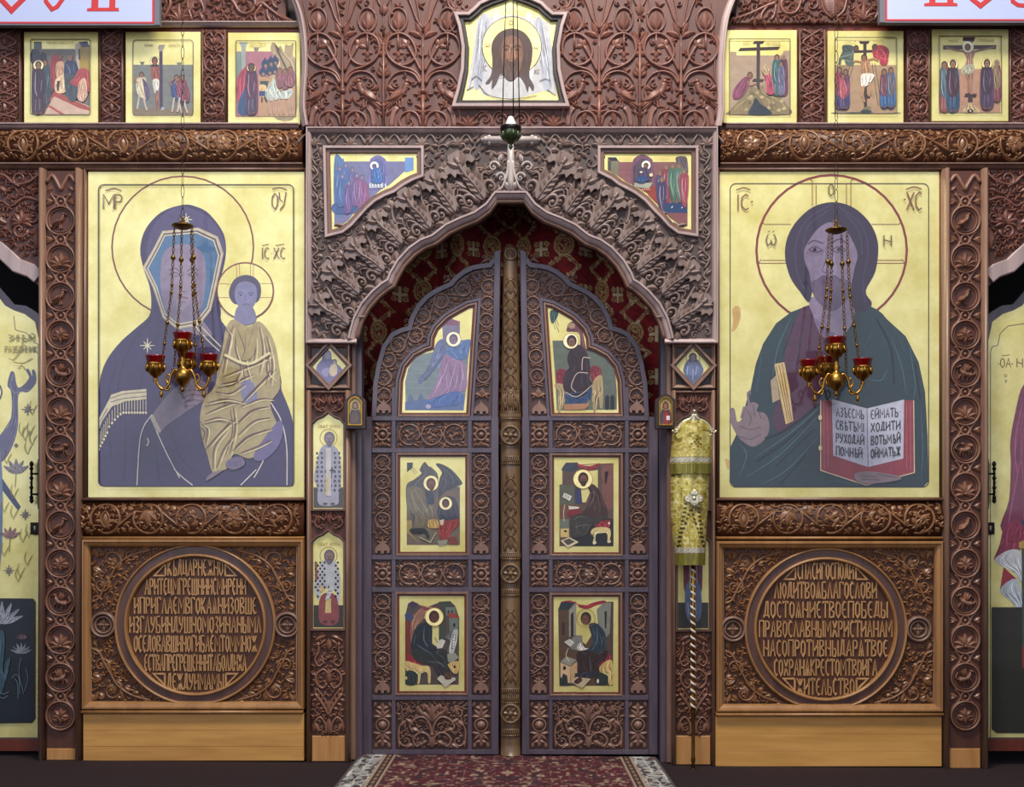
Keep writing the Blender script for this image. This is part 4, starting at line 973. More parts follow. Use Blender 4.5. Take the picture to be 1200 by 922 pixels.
# ------------------------------------------------------------------ side arches
s_edge = [(-80, 232), (-60, 242), (-40, 256), (-18, 272), (0, 283), (13.7, 293), (25, 304), (36, 306.5), (46.5, 314)]
s_low = [(-80, 254), (-60, 264), (-40, 277), (-18, 291), (0, 302), (8, 311), (17, 319.5), (25, 321), (39, 329), (46.5, 336)]
d_top = [(-80, 290), (-60, 300), (-40, 312), (-18, 326), (0, 337), (9, 347.5), (17, 356.6), (30, 358), (41, 364.5), (51, 373)]
g_top = [(-80, 302), (-60, 312), (-40, 324), (-18, 338), (-2, 347.5), (6, 358), (16, 363.5), (29, 368), (41, 377), (51, 391)]
SIDE = {}
for g, nm in ((-1, 'left'), (1, 'right')):
    mx = (lambda x: x) if g < 0 else (lambda x: 1204-x)
    mp = lambda pts: [(mx(x), y) for x, y in pts]
    t = thing('side_spandrel', f'carved leafy corner above the side door arch at the {nm} edge', 'panel', mx(20), 300, .08)
    m = MB(.01); slab(m, mp([(-80, 199), (46.5, 199)]+s_low[::-1]), .01, .084); m.build('ground_board', 'ground_top', t)
    m = MB(.01); e = [((a[0]+b[0])/2, (a[1]+b[1])/2) for a, b in zip(s_edge, [s_low[i] for i in (0, 1, 2, 3, 4, 5, 6, 8, 9)])]
    ribbon(m, mp(e), 8.5, 5, 'box'); m.build('arch_band', 'frame_pale', t)
    m = MB(.01); c = Cv(m, hs=1.5).at(0 if g < 0 else 1204, 0, 1, 0, g > 0, 1)
    c.st([(48, 204), (34, 214), (18, 216), (6, 206), (-8, 204)], 1.8, 3); c.spiral(24, 210, 9, 90, 1.3, 1.6, 3); c.st([(48, 236), (30, 232), (14, 242), (2, 236), (-14, 240)], 2, 3, 'e')
    c.fan(26, 262, -90, 7, 190, 16, 2.4, 3.4); c.spiral(24, 270, 10, 0, 1.2, 1.8, 3.2); c.spiral(40, 254, 9, 180, -1.2, 1.6, 3); c.leaf(44, 292, -100, 26, 3, 3.2, .3); c.leaf(8, 262, -160, 20, 3, 3, .4)
    c.leaf(36, 226, -30, 14, 2.4, 3, .3); c.leaf(10, 226, 200, 16, 2.4, 3, .3); c.leaf(4, 250, 120, 14, 2.2, 3, .4); c.leaf(40, 276, 60, 16, 2.2, 3, .4)
    fill(Cv(m, hs=1.5), min(mx(0), mx(48)), 201, max(mx(0), mx(48)), 300, 3.2, 8, 2.6, 1, lambda x, y: y < 203+ (x if g < 0 else 1204-x)*2 + 70 and y < 282+(x if g < 0 else 1204-x)*.6); m.build('leaf_carving', 'carve_top', t)
    yb = pyf(mx(20), .1)
    lab = ('golden side door at the left edge, painted with lilies and a raised blue-grey arm' if g < 0 else 'golden side door at the right edge, painted with a crimson cloak')
    t = thing('side_door', lab, 'door', mx(10), 872, .1); SIDE[g] = (t, mx)
    m = MB(.1); slab(m, mp([(-80, 872), (-80, 290)]+d_top[1:]+[(51, 872)]), .1, .13); m.build('door_board', 'door', t)
    boxobj('sill', 'red_wood', t, min(mx(-80), mx(49)), 866, max(mx(-80), mx(49)), 880, .09, .13, .3)
    c_ = 24 if g < 0 else 0
    # hanging iron handle and small lock
    h = thing('latch', 'twisted black iron bar latch on the '+nm+' side door edge', 'latch', mx(38), 590, .06)
    m = MB(.06); c = Cv(m, hs=1)
    xx = mx(37) if g < 0 else 1165; y0 = 545
    c.st([(xx, y0), (xx, y0+40)], 1.1, 2, smooth=False)
    for k in range(7): c.dome(xx, y0+4+k*5.6, 2.4 if k % 2 == 0 else 1.5, 4)
    c.st([(xx, y0+10), (xx+(10 if g < 0 else -10), y0+10)], 1, 2, smooth=False); c.st([(xx, y0+34), (xx+(10 if g < 0 else -10), y0+34)], 1, 2, smooth=False)
    c.leaf(xx, y0+2, -90, 7, 1.6, 2); c.leaf(xx, y0+38, 90, 7, 1.6, 2)
    m.build('twisted_bar', 'black_metal', h)
    x_ = 40.5 if g < 0 else 1160
    boxobj('latch_plate', 'black_metal', h, (44 if g < 0 else 1156), 538, (47.5 if g < 0 else 1159), 596, .03, .06, .3)
    lk = thing('lock', 'small dark rectangular lock on the '+nm+' side door', 'lock', x_, 624, .07)
    boxobj('lock_body', 'black_metal', lk, x_-5.5, 612, x_+6, 626, .07, .0985, 1.2)
    m = MB(.069); cc = Cv(m, hs=1); cc.dome(x_+.5, 617.5, 1.8, 2); cc.st([(x_+.5, 618), (x_+.5, 622)], .9, 1.6, smooth=False); m.build('keyhole_plate', 'silver', lk)

# ------------------------------------------------------------------ painted icons
class Pt:
    """flat paint layers; coordinates are read in an enlarged view: px = ox + x/sc"""
    def __init__(s, y0): s.mb = MB(y0); s.y0 = y0; s.k = 0; s.ox = s.oy = 0.0; s.sc = 1.0
    def view(s, ox, oy, sc): s.ox, s.oy, s.sc = ox, oy, sc; return s
    def tp(s, p): return np.asarray(p, float)/s.sc+np.array([s.ox, s.oy])
    def yl(s): s.k += 1; return s.y0-0.00004*s.k
    def poly(s, pts, col, sm=False, gold=False):
        p = s.tp(pts)
        if sm: p = cr(p, 4, True)
        if area2(p) > 0: p = p[::-1]
        y = s.yl(); k = kk(s.y0); s.last = (p, sm)
        X = (p[:, 0]-VX)*S*k; Z = CH+(HY-p[:, 1])*S*k
        s.mb.add(np.stack([X, np.full(len(p), y), Z], 1), [tuple(range(len(p)))], 1 if gold else 0, False, lin(col))
        if sm and not gold and s.sc > 3: s.folds(p, col)
        return s
    def ell(s, cx, cy, rx, ry=None, col='000000', gold=False, a0=0, a1=360, n=28):
        ry = rx if ry is None else ry; a = np.radians(np.linspace(a0, a1, n+1)); a = a[:-1] if a1-a0 >= 360 else a
        return s.poly(np.stack([cx+rx*np.cos(a), cy+ry*np.sin(a)], 1), col, gold=gold)
    def line(s, pts, w, col, sm=True, taper=False, closed=False, gold=False):
        p = s.tp(pts); p = cr(p, 5, closed) if sm else p; y = s.yl(); k = kk(s.y0)
        sf = lambda x, yy, h: np.stack([(x-VX)*S*k, np.full(np.shape(x), y), CH+(HY-yy)*S*k], -1)
        wd = w/s.sc/2; wd = wd*np.sin(np.pi*np.linspace(.08, .92, len(p)))**.6 if taper else wd
        ribbon(s.mb, p, wd, 0, 'paint', closed, 1 if gold else 0, False, sf, 0, lin(col)); return s
    def lines(s, L, w, col, **kw):
        for l in L: s.line(l, w, col, **kw)
        return s
    def ring(s, cx, cy, r, w, col, ry=None):
        ry = ry or r; a = np.radians(np.linspace(0, 360, 41))[:-1]
        return s.line(np.stack([cx+r*np.cos(a), cy+ry*np.sin(a)], 1), w, col, sm=False, closed=True)
    def text(s, txt, x0, x1, y0, y1, w, col, gap=.32, slant=0):
        for q in text_strokes(txt, x0, x1, y0, y1, gap, slant): s.line(q, w, col, sm=False)
        return s
    def star(s, x, y, r, col, w):
        for i in range(4):
            a = math.pi*i/4; rr = r if i % 2 == 0 else r*.75
            s.line([(x-rr*math.cos(a), y-rr*math.sin(a)), (x, y), (x+rr*math.cos(a), y+rr*math.sin(a))], w, col, taper=True)
        return s
    def rrect(s, x0, y0, x1, y1, r, w, col):
        p = []
        for cx, cy, a in ((x1-r, y0+r, -90), (x1-r, y1-r, 0), (x0+r, y1-r, 90), (x0+r, y0+r, 180)):
            for i in range(6): t = math.radians(a+18*i); p.append((cx+r*math.cos(t), cy+r*math.sin(t)))
        return s.line(p, w, col, sm=False, closed=True)
    def folds(s, p, col):
        y0, y1 = p[:, 1].min(), p[:, 1].max(); x0, x1 = p[:, 0].min(), p[:, 0].max()
        if y1-y0 < 5 or x1-x0 < 2.5: return
        c = [int(col[i:i+2], 16) for i in (0, 2, 4)]; hi = [min(255, v*1.35+18) for v in c]; lo = [v*.62 for v in c]
        n = 2 if x1-x0 < 6 else 3 if x1-x0 < 12 else 5; o = (s.ox, s.oy, s.sc); s.ox, s.oy, s.sc = 0, 0, 1
        q = np.roll(p, -1, 0); rr = random.Random(int(x0*7+y0*13))
        for j in range(n*2):
            t = (j+.6)/(n*2); a, b = sorted((rr.uniform(.06, .5), rr.uniform(.5, .95))); L = []
            for f in np.linspace(a, b, 5):
                y = y0+(y1-y0)*f; m = (p[:, 1] > y) != (q[:, 1] > y)
                if m.sum() < 2: continue
                xs = np.sort(p[m, 0]+(y-p[m, 1])/(q[m, 1]-p[m, 1])*(q[m, 0]-p[m, 0])); L.append((xs[0]+(xs[1]-xs[0])*min(.93, max(.07, t+.1*math.sin(f*5+j))), y))
            if len(L) > 2: s.line(L, .55 if j % 2 else .75, tuple(hi if j % 2 else lo), taper=True)
        s.ox, s.oy, s.sc = o
    def build(s, parent, name='painting'): return s.mb.build(name, ['paint', 'gold'], parent, colors=True)

def face(p, x, y, r, skin='8A6448', hair='3A2418', ang=0, halo=None, beard=False, edge='6A3A20'):
    """small head; r = head half height"""
    if halo:
        p.ell(x, y, halo, None, 'F6E8A8', gold=False).ring(x, y, halo, r*.12, edge)
        p.poly([(x-r*.42, y+r*.5), (x+r*.42, y+r*.5), (x+r*1.3, y+halo*1.12), (x-r*1.3, y+halo*1.12)], hair)
    r *= 1.15
    p.ell(x, y-r*.12, r*.85, r*1.02, hair)
    dx = ang*r*.25
    p.ell(x+dx, y+r*.12, r*.56, r*.78, skin)
    if beard: p.poly([(x+dx-r*.5, y+r*.35), (x+dx+r*.5, y+r*.35), (x+dx+r*.28, y+r*1.1), (x+dx-r*.28, y+r*1.1)], hair, True)
    p.line([(x+dx-r*.35, y-r*.02), (x+dx-r*.08, y)], r*.12, '2A160E'); p.line([(x+dx+r*.08, y), (x+dx+r*.35, y-r*.02)], r*.12, '2A160E')
    p.line([(x+dx, y), (x+dx+ang*r*.1, y+r*.3)], r*.09, '5A3424'); p.line([(x+dx-r*.15, y+r*.48), (x+dx+r*.15, y+r*.48)], r*.1, '6A2A20')
def robe(p, pts, col, hi=None, lines=(), w=5, sm=True):
    p.poly(pts, col, sm)
    for l in lines: p.line(l, w, hi, taper=True)
def standing(p, x, y, w, h, c1, c2, hi, r, skin='8A6448', hair='3A2418', halo=None, ang=0, beard=False):
    """robed figure: top of head at y, feet at y+h"""
    sh = y+r*1.9
    p.poly([(x-w*.35, sh), (x+w*.35, sh), (x+w*.5, y+h*.55), (x+w*.42, y+h*.97), (x-w*.42, y+h*.97), (x-w*.5, y+h*.5)], c1, True)
    p.poly([(x-w*.38, sh+r*.2), (x+w*.1, sh), (x+w*.48, y+h*.5), (x+w*.1, y+h*.72), (x-w*.42, y+h*.6)], c2, True)
    p.lines([[(x-w*.2, sh+r), (x-w*.25, y+h*.5), (x-w*.1, y+h*.66)], [(x+w*.05, y+h*.7), (x+w*.1, y+h*.92)], [(x-w*.2, y+h*.72), (x-w*.22, y+h*.94)], [(x+w*.25, y+h*.35), (x+w*.2, y+h*.55)]], max(1.2, w*.05), hi, taper=True)
    p.ell(x-w*.18, y+h*.98, w*.13, h*.02, '6A4430'); p.ell(x+w*.2, y+h*.98, w*.13, h*.02, '6A4430')
    face(p, x, y+r, r, skin, hair, ang, halo, beard)

def icon(name_label, x0, y0, x1, y1, yf, thick=.03, nm='icon', cat='icon', group=None, mat='gold'):
    t = thing(nm, name_label, cat, (x0+x1)/2, y1, yf, group)
    boxobj('gold_board', mat, t, x0, y0, x1, y1, yf, yf+thick, .5)
    return t, Pt(yf-.0003)

SG = 'six small gospel scene icons in the top row'
# --- 1: judgement before the seated priest (view 7.68)
t, p = icon('small gold icon, crowd before a seated ruler on a stepped pink dais', 28, 37, 115, 145, 0, .027, group=SG)
p.view(20, 30, 7.68)
p.poly([(130, 210), (655, 210), (655, 800), (130, 800)], '6A6458').poly([(150, 145), (222, 145), (222, 215), (150, 215)], '4A5A52')
p.poly([(520, 170), (590, 150), (655, 185), (655, 420), (560, 420), (530, 300)], 'A08428').poly([(520, 170), (570, 140), (560, 420), (530, 300)], 'B8A890').poly([(555, 150), (630, 140), (655, 190), (590, 195)], '1E2A58').poly([(552, 210), (566, 210), (570, 320), (555, 300)], '201814')
p.poly([(130, 225), (200, 225), (210, 330), (130, 340)], '1E2230', True).poly([(220, 240), (265, 260), (260, 340), (215, 330)], '1A1A20', True)
standing(p, 255, 310, 110, 420, '3A4048', '2E4248', '8FA0A8', 26)
p.poly([(310, 290), (350, 262), (410, 300), (390, 560), (320, 600), (300, 420)], '8A2E30', True).poly([(330, 640), (300, 600), (340, 560)], '402018')
standing(p, 195, 330, 120, 470, '3A2230', '301C2C', 'B0A8B8', 30, halo=46)
p.poly([(360, 340), (420, 330), (430, 440), (370, 480), (350, 420)], 'B89070', True).poly([(380, 270), (410, 275), (405, 310), (375, 305)], '7A4A38')
p.poly([(340, 600), (655, 730), (655, 800), (250, 800), (300, 700)], 'C8A890').poly([(280, 700), (340, 590), (655, 740), (655, 770), (560, 745), (340, 640)], 'A04438').poly([(280, 730), (300, 720), (430, 800), (390, 800)], 'A84A3C')
p.poly([(350, 490), (430, 440), (470, 480), (440, 600), (350, 600)], 'D8B890', True).poly([(365, 500), (390, 500), (380, 590), (362, 590)], '3A2418')
p.poly([(440, 330), (520, 320), (550, 420), (500, 560), (470, 620), (440, 560), (425, 430)], '22304A', True).lines([[(450, 350), (480, 420), (450, 500)], [(510, 350), (520, 430)]], 6, '8090A8', taper=True)
face(p, 480, 295, 24, hair='7A5A48'); p.poly([(440, 440), (540, 470), (550, 640), (490, 690), (440, 600)], '3A4448', True)
p.poly([(520, 470), (560, 400), (620, 390), (655, 440), (655, 600), (560, 560), (480, 520)], 'A03A3C', True).poly([(560, 520), (620, 480), (630, 640), (560, 660)], 'C89C80', True).lines([[(540, 440), (580, 500)], [(640, 450), (640, 570)]], 6, 'D07870', taper=True)
p.poly([(560, 600), (640, 610), (600, 690), (550, 660)], 'D0A088', True)
p.rrect(125, 128, 660, 805, 14, 6, '2A2420').text('НЕДЕЛЯКСУД', 275, 510, 148, 168, 3, 'A89050')
p.build(t)
# --- 2: figure bound to the pillar
t, p = icon('small gold icon of a bare-chested man bound to a tall pillar', 147, 37, 235, 146, 0, .027, group=SG)
p.view(140, 30, 7.68)
p.poly([(125, 352), (660, 352), (660, 810), (125, 810)], '6E706A').poly([(125, 745), (660, 745), (660, 810), (125, 810)], '7A6A50').poly([(180, 325), (228, 325), (215, 352), (195, 352)], '60645E').poly([(515, 332), (560, 332), (552, 352), (522, 352)], '60645E')
p.lines([[(130, y), (655, y)] for y in (400, 450, 500, 560, 620, 690)], 2, '5E625E', sm=False)
p.poly([(358, 225), (388, 225), (390, 750), (362, 750)], '3A2A44').poly([(345, 200), (358, 172), (412, 172), (400, 205), (385, 232), (362, 232)], '8A8478').poly([(380, 730), (410, 740), (400, 760), (370, 760)], 'A0A0A8')
p.poly([(290, 370), (330, 345), (358, 390), (358, 490), (300, 500), (285, 430)], '8A4838', True).poly([(300, 490), (356, 490), (350, 580), (330, 610), (312, 590)], 'D8D0C0', True).poly([(325, 600), (350, 600), (350, 740), (330, 750)], '8A5040', True)
face(p, 318, 322, 30, skin='8A5038', hair='2E1810', halo=42)
for (x, f, c1, c2) in ((200, 1, 'C0B090', '5A4A68'), (515, -1, '303F6A', '28345A'), (565, -1, '7A3848', '6A3040')):
    y = 425 if x == 200 else 450
    p.poly([(x-40, y+50), (x+35, y+45), (x+40, y+130), (x+50, y+240), (x-30, y+200), (x-50, y+120)], c1, True).poly([(x+10, y+50), (x+60, y+120), (x+70, y+220), (x+40, y+240), (x+20, y+120)], c2, True)
    p.line([(x-20, y+200), (x-30, y+270), (x-40, y+330)], 16, 'B8A898').line([(x+20, y+220), (x+30, y+280), (x+50, y+340)], 16, 'B8A898').line([(x-40, y+90), (x-60, y+60), (x-20, y+30)], 14, '8A6448')
    p.lines([[(x-20, y+60), (x-10, y+110)], [(x+15, y+140), (x+10, y+200)]], 5, 'E0D8C8' if x == 200 else '7888B8', taper=True); face(p, x, y+20, 22)
p.rrect(122, 133, 665, 812, 30, 5, '1A1814').text('БИЧЕВ', 230, 300, 170, 188, 3, 'A89050').text('ХРИСТА', 445, 550, 170, 188, 3, 'A89050')
p.build(t)
# --- 3: procession
t, p = icon('small gold icon of robed walkers and horsemen before a pink wall', 267, 38, 352, 146, 0, .027, group=SG)
p.view(260, 30, 7.68)
p.poly([(130, 232), (480, 232), (520, 330), (665, 330), (665, 815), (130, 815)], '96606A').poly([(130, 240), (180, 240), (180, 500), (130, 500)], '6A7A70').poly([(158, 150), (232, 150), (215, 200), (215, 480), (180, 480), (176, 200)], '8A928C').poly([(285, 195), (335, 195), (325, 232), (295, 232)], '7A6A60')
p.poly([(435, 210), (460, 150), (500, 200), (530, 180), (560, 240), (570, 170), (610, 180), (645, 160), (640, 270), (665, 340), (665, 815), (460, 815), (420, 500), (470, 300)], '9A8868', True)
p.poly([(330, 440), (665, 560), (665, 815), (330, 815)], 'A8825E').poly([(135, 480), (210, 370), (250, 350), (240, 520), (200, 640), (140, 690)], '983848', True).poly([(150, 690), (220, 560), (230, 790), (150, 790)], '24446A', True)
for x, y in ((390, 345), (440, 330), (480, 320), (370, 420), (430, 410), (475, 400)): p.ell(x, y, 32, 38, '1C3050').ell(x+4, y+20, 14, 16, '8A6A50').poly([(x-22, y-20), (x, y-62), (x+20, y-18)], '1C3050')
p.poly([(345, 500), (420, 500), (410, 560), (350, 560)], '2E4038').poly([(340, 540), (400, 545), (390, 640), (345, 640)], 'C8A878', True).poly([(338, 590), (392, 590), (392, 636), (338, 636)], '24386A').line([(362, 640), (362, 690)], 12, '3A2420').line([(385, 640), (405, 690)], 12, '3A2420')
p.poly([(400, 580), (470, 480), (500, 560), (560, 640), (520, 660), (430, 680), (395, 640)], 'A8B0A4', True).poly([(480, 590), (560, 590), (620, 570), (640, 600), (600, 660), (500, 650)], 'B0B8AC', True)
for x in (430, 470, 520, 560, 610, 640): p.line([(x, 650), (x-8, 720), (x+2, 800)], 13, 'A88878')
for x, y in ((520, 410), (570, 420), (620, 400)): p.poly([(x-30, y+20), (x+30, y+10), (x+36, y+130), (x-20, y+150)], '7A4A50', True); face(p, x, y, 24, hair='5A3A30')
p.line([(500, 220), (590, 400)], 8, '201814').line([(560, 530), (600, 560)], 6, '201814')
standing(p, 268, 350, 110, 450, '3A2A44', '4A2038', 'A8A0B8', 34, skin='5A4030', halo=40)
p.poly([(470, 150), (520, 215), (545, 232), (500, 215)], '3A2A20').rrect(128, 142, 668, 822, 10, 6, '2A2420').text('ШЕСТВИЕ', 255, 405, 165, 185, 3, 'A89050')
p.build(t)
# --- 4: bare cross
t, p = icon('small gold icon of a bare dark cross on a rocky mound', 847, 35, 934, 144, 0, .027, group=SG)
p.view(840, 30, 7.68)
p.poly([(120, 235), (175, 235), (180, 268), (590, 268), (600, 225), (655, 225), (655, 805), (120, 805)], '98826A').lines([[(130, y), (380, y)] for y in (330, 400)], 2, '8A745E', sm=False)
p.poly([(120, 760), (250, 620), (300, 545), (360, 560), (420, 540), (450, 620), (560, 640), (640, 720), (640, 805), (120, 805)], '7A6A48', True)
random.seed(3)
for i in range(22): x, y = random.uniform(180, 600), random.uniform(600, 760); p.poly([(x, y), (x+24, y-14), (x+36, y+10), (x+8, y+18)], random.choice(['94845C', '685A3C', 'A8986C']), True)
p.poly([(290, 800), (320, 710), (350, 650), (400, 710), (450, 740), (490, 800)], '16242E', True)
p.poly([(358, 160), (390, 160), (385, 575), (372, 575), (356, 540)], '34201E').poly([(340, 140), (430, 140), (412, 162), (322, 162)], '2E1C1C').poly([(210, 202), (570, 190), (552, 215), (192, 228)], '34201E').poly([(335, 478), (428, 484), (410, 506), (316, 502)], '34201E')
p.poly([(150, 580), (240, 470), (290, 470), (290, 540), (220, 650), (150, 660)], '6E2E48', True).lines([[(180, 580), (170, 640)], [(240, 500), (200, 590)]], 6, 'B0708A', taper=True); face(p, 298, 450, 26, hair='4A2A1E', skin='7A5038'); p.line([(280, 500), (300, 540), (360, 520)], 14, '8A6048')
standing(p, 600, 262, 80, 370, '5A2440', '48202E', 'A88098', 24, hair='8A7A70'); standing(p, 540, 268, 90, 360, '2E5A58', '245050', '98B0A8', 24); standing(p, 575, 330, 70, 300, '5A5A72', '4A4A62', 'A8A8C0', 20)
p.poly([(410, 400), (440, 350), (480, 440), (510, 560), (510, 615), (450, 615), (440, 500)], '9A3A50', True).poly([(405, 400), (440, 345), (470, 430), (430, 450)], 'A08868', True)
p.rrect(112, 125, 657, 806, 4, 6, '201C18').text('КРЕСТ', 235, 300, 150, 168, 3, 'A89050').text('ГОСПОДЕНЬ', 440, 570, 148, 168, 3, 'A89050'); p.build(t)
# --- 5: descent
t, p = icon('small gold icon of a pale body lowered between two ladders', 970, 36, 1059, 144, 0, .027, group=SG)
p.view(964, 30, 7.68)
p.poly([(108, 355), (662, 355), (662, 795), (108, 795)], 'A08262').poly([(108, 355), (240, 355), (220, 795), (108, 795)], '8E7458')
p.poly([(365, 160), (395, 160), (400, 740), (372, 740)], '34201E').poly([(325, 140), (425, 140), (410, 165), (340, 165)], '2E1C1C').poly([(178, 225), (590, 215), (590, 238), (178, 250)], '34201E').poly([(355, 625), (440, 620), (420, 660), (350, 650)], '34201E').poly([(120, 780), (320, 790), (370, 740), (430, 730), (470, 790), (660, 780), (660, 795), (120, 795)], '6E6248', True).ell(390, 775, 50, 20, '2A3430')
for a in ((280, 340, 215, 560), (470, 340, 530, 720)): p.line([(a[0], a[1]), (a[2], a[3])], 5, '4A3020').line([(a[0]-25, a[1]), (a[2]-30, a[3])], 5, '4A3020')
p.poly([(150, 300), (200, 200), (290, 190), (280, 260), (270, 360), (210, 350), (190, 280)], '4E5A50', True).poly([(180, 180), (260, 180), (280, 220), (190, 240)], '3A4440', True); face(p, 302, 208, 24, skin='6A4030'); p.line([(160, 290), (150, 350)], 24, '4A5048')
p.poly([(450, 190), (540, 180), (595, 220), (590, 300), (575, 355), (520, 350), (500, 280), (460, 290)], '9C2C36', True).lines([[(520, 210), (560, 260), (560, 330)], [(500, 240), (530, 300)]], 7, 'D06468', taper=True); face(p, 468, 200, 26, skin='5A3428')
p.poly([(345, 320), (410, 300), (425, 340), (415, 440), (355, 445)], 'A07450', True).poly([(350, 440), (460, 440), (440, 500), (400, 540), (350, 550)], 'DCD6C4', True).line([(370, 540), (360, 620), (375, 690)], 20, 'A87C58').line([(420, 510), (425, 590), (415, 640)], 20, 'A87C58').line([(350, 330), (300, 320), (270, 330)], 14, 'A07450').line([(410, 310), (460, 300), (500, 320)], 14, 'A07450')
face(p, 372, 295, 28, skin='8A5C40', hair='3A1E14')
for x, y, c in ((150, 380, '8A3040'), (205, 400, '7A3848'), (180, 440, 'A04850')): standing(p, x, y, 75, 740-y+10, '38305A', c, 'C8A0A8', 22)
for x, y, c in ((550, 400, '6A3038'), (610, 385, '58505A')): standing(p, x, y, 80, 740-y, '28507A', c, '98A8C0', 24)
p.rrect(107, 113, 662, 798, 18, 6, '201C18').text('СНЯТИЕ', 200, 300, 140, 158, 3, 'A89050').text('СКРЕСТА', 450, 540, 138, 156, 3, 'A89050'); p.build(t)
# --- 6: crucifixion
t, p = icon('small gold icon of the crucifixion with standing mourners, last of the top row', 1092, 34, 1182, 142, 0, .027, group=SG)
p.view(1085, 30, 7.68)
p.poly([(120, 390), (668, 390), (668, 785), (120, 785)], 'A87E64').lines([[(125, y), (660, y)] for y in (440, 500, 560, 640, 710)], 2, '987058', sm=False)
p.poly([(375, 115), (420, 115), (420, 640), (378, 640)], '34201E').poly([(335, 104), (445, 104), (432, 145), (330, 138)], '3A2222').poly([(155, 178), (635, 175), (630, 212), (155, 215)], '34201E').poly([(355, 610), (460, 615), (450, 650), (345, 645)], '34201E').poly([(380, 640), (420, 640), (422, 690), (378, 690)], '34201E')
p.poly([(330, 785), (370, 710), (400, 695), (440, 720), (485, 785)], 'A89068', True).ell(400, 770, 28, 18, '241A18').ell(400, 768, 8, 9, 'C8BCA0')
p.line([(175, 195), (270, 220), (350, 235)], 18, '8A6448').line([(620, 192), (520, 215), (440, 235)], 18, '8A6448').poly([(345, 235), (440, 225), (425, 300), (420, 370), (350, 370), (365, 300)], '94705A', True).poly([(320, 400), (345, 360), (425, 350), (430, 420), (380, 440), (330, 440)], '9A9880', True).line([(365, 430), (385, 520), (385, 610)], 24, '8A6448').line([(400, 430), (405, 520), (408, 620)], 24, '94705A')
p.ell(378, 192, 50, None, 'FFF8D0'); face(p, 375, 200, 28, skin='8A5C40', hair='4A2A1E')
standing(p, 165, 330, 95, 450, '8A4440', '4E5E64', 'A8B8B8', 28); standing(p, 240, 318, 120, 460, '22405A', '3A2028', '9080A0', 32, halo=46)
standing(p, 635, 315, 80, 370, '6A2A3A', '7A6448', 'C0A888', 26, hair='8A8068'); standing(p, 545, 315, 120, 440, '3E2A44', '382638', '8A7A9A', 32, halo=46)
p.rrect(118, 98, 675, 790, 4, 6, '2A1E18').text('РАСПЯТ', 205, 290, 130, 148, 3, 'A89050').text('ГОСПОДНЕ', 465, 610, 130, 148, 3, 'A89050'); p.build(t)

# --- cloth face icon, top centre
t = thing('icon', 'scalloped icon of a dark-haired face on a pale cloth, hung at the top centre', 'icon', 598, 126, -.02)
mo = cr(mand_out[:6]).tolist()+mand_out[6:]
mand = [(530.5, 127), (536, 108), (541, 84), (542, 58), (538, 34), (532.5, 18), (549, 18), (555, 13), (562, 6), (575, 0), (590, -5), (598.5, -9)]
mand += [(1197-x, y) for x, y in mand[-2::-1]]
m = MB(-.02); surround(m, mand, -3.5, 1, 9.5); m.build('frame', 'frame_pale', t)
m = MB(-.02); surround(m, mand, -8, -3.5, 6); slab(m, offset_poly(mand, -.5), -.022, -.0205); m.build('inner_rebate', 'dark', t)
gi = offset_poly(mand, -7.5); m = MB(-.024); slab(m, gi, -.026, -.0221); m.build('gold_board', 'gold', t)
p = Pt(-.0265); p.view(520, 0, 6.144)
p.poly([(245, 130), (490, 105), (750, 160), (780, 340), (810, 690), (740, 650), (490, 720), (280, 680), (250, 610), (165, 660), (205, 400)], 'B4B2B0', False)
p.poly([(250, 160), (320, 120), (330, 400), (270, 620), (215, 600)], 'A0A2AA', True).poly([(720, 170), (660, 150), (690, 420), (720, 640), (780, 600)], 'A0A2AA', True).poly([(360, 130), (400, 115), (370, 330), (340, 480)], 'C8C8C8', True).poly([(590, 130), (640, 140), (650, 500), (600, 600)], 'C4C6C8', True)
p.ell(490, 335, 212, 210, 'E8D870', gold=True).ring(490, 335, 213, 6, '5A4430')
p.poly([(490, 205), (400, 235), (345, 320), (350, 450), (340, 540), (300, 600), (330, 600), (350, 560), (345, 640), (380, 600), (410, 530), (440, 560), (470, 585), (500, 580), (540, 550), (580, 600), (605, 665), (615, 620), (640, 655), (650, 620), (615, 540), (635, 430), (635, 320), (580, 235)], '3C2218', True)
p.poly([(490, 255), (430, 290), (415, 380), (425, 470), (450, 545), (490, 560), (530, 545), (560, 470), (570, 380), (550, 290)], '6E4630', True)
p.poly([(440, 440), (490, 420), (540, 440), (530, 540), (490, 582), (450, 545)], '4A2C1E', True).poly([(470, 330), (505, 330), (512, 430), (465, 430)], '8A5C40', True)
p.lines([[(425, 340), (450, 328), (475, 342)], [(505, 342), (530, 328), (556, 340)]], 7, '24120C').ell(450, 358, 14, 7, '1E100A').ell(530, 358, 14, 7, '1E100A').line([(488, 340), (485, 400), (478, 425), (500, 428)], 6, '3A2014').line([(465, 462), (488, 455), (512, 462)], 8, '5A2018')
p.text('О', 470, 498, 150, 180, 4, '8A5A40').text('Ѡ', 300, 332, 310, 340, 4, '8A5A40').text('Н', 650, 675, 330, 365, 4, '8A5A40').text('IС', 285, 312, 470, 510, 4, '8A6A58').text('ХС', 650, 690, 500, 530, 4, '8A6A58')
p.lines([[(200, 575), (235, 550), (275, 582)], [(690, 585), (730, 570), (770, 580)], [(165, 650), (215, 625)], [(250, 610), (330, 690), (490, 715), (670, 690)], [(745, 645), (805, 690)]], 5, '3A3434')
p.lines([[(255, 170), (235, 400), (185, 640)], [(310, 150), (260, 420), (240, 600)], [(700, 150), (730, 400), (770, 620)]], 3, '808088'); p.build(t)

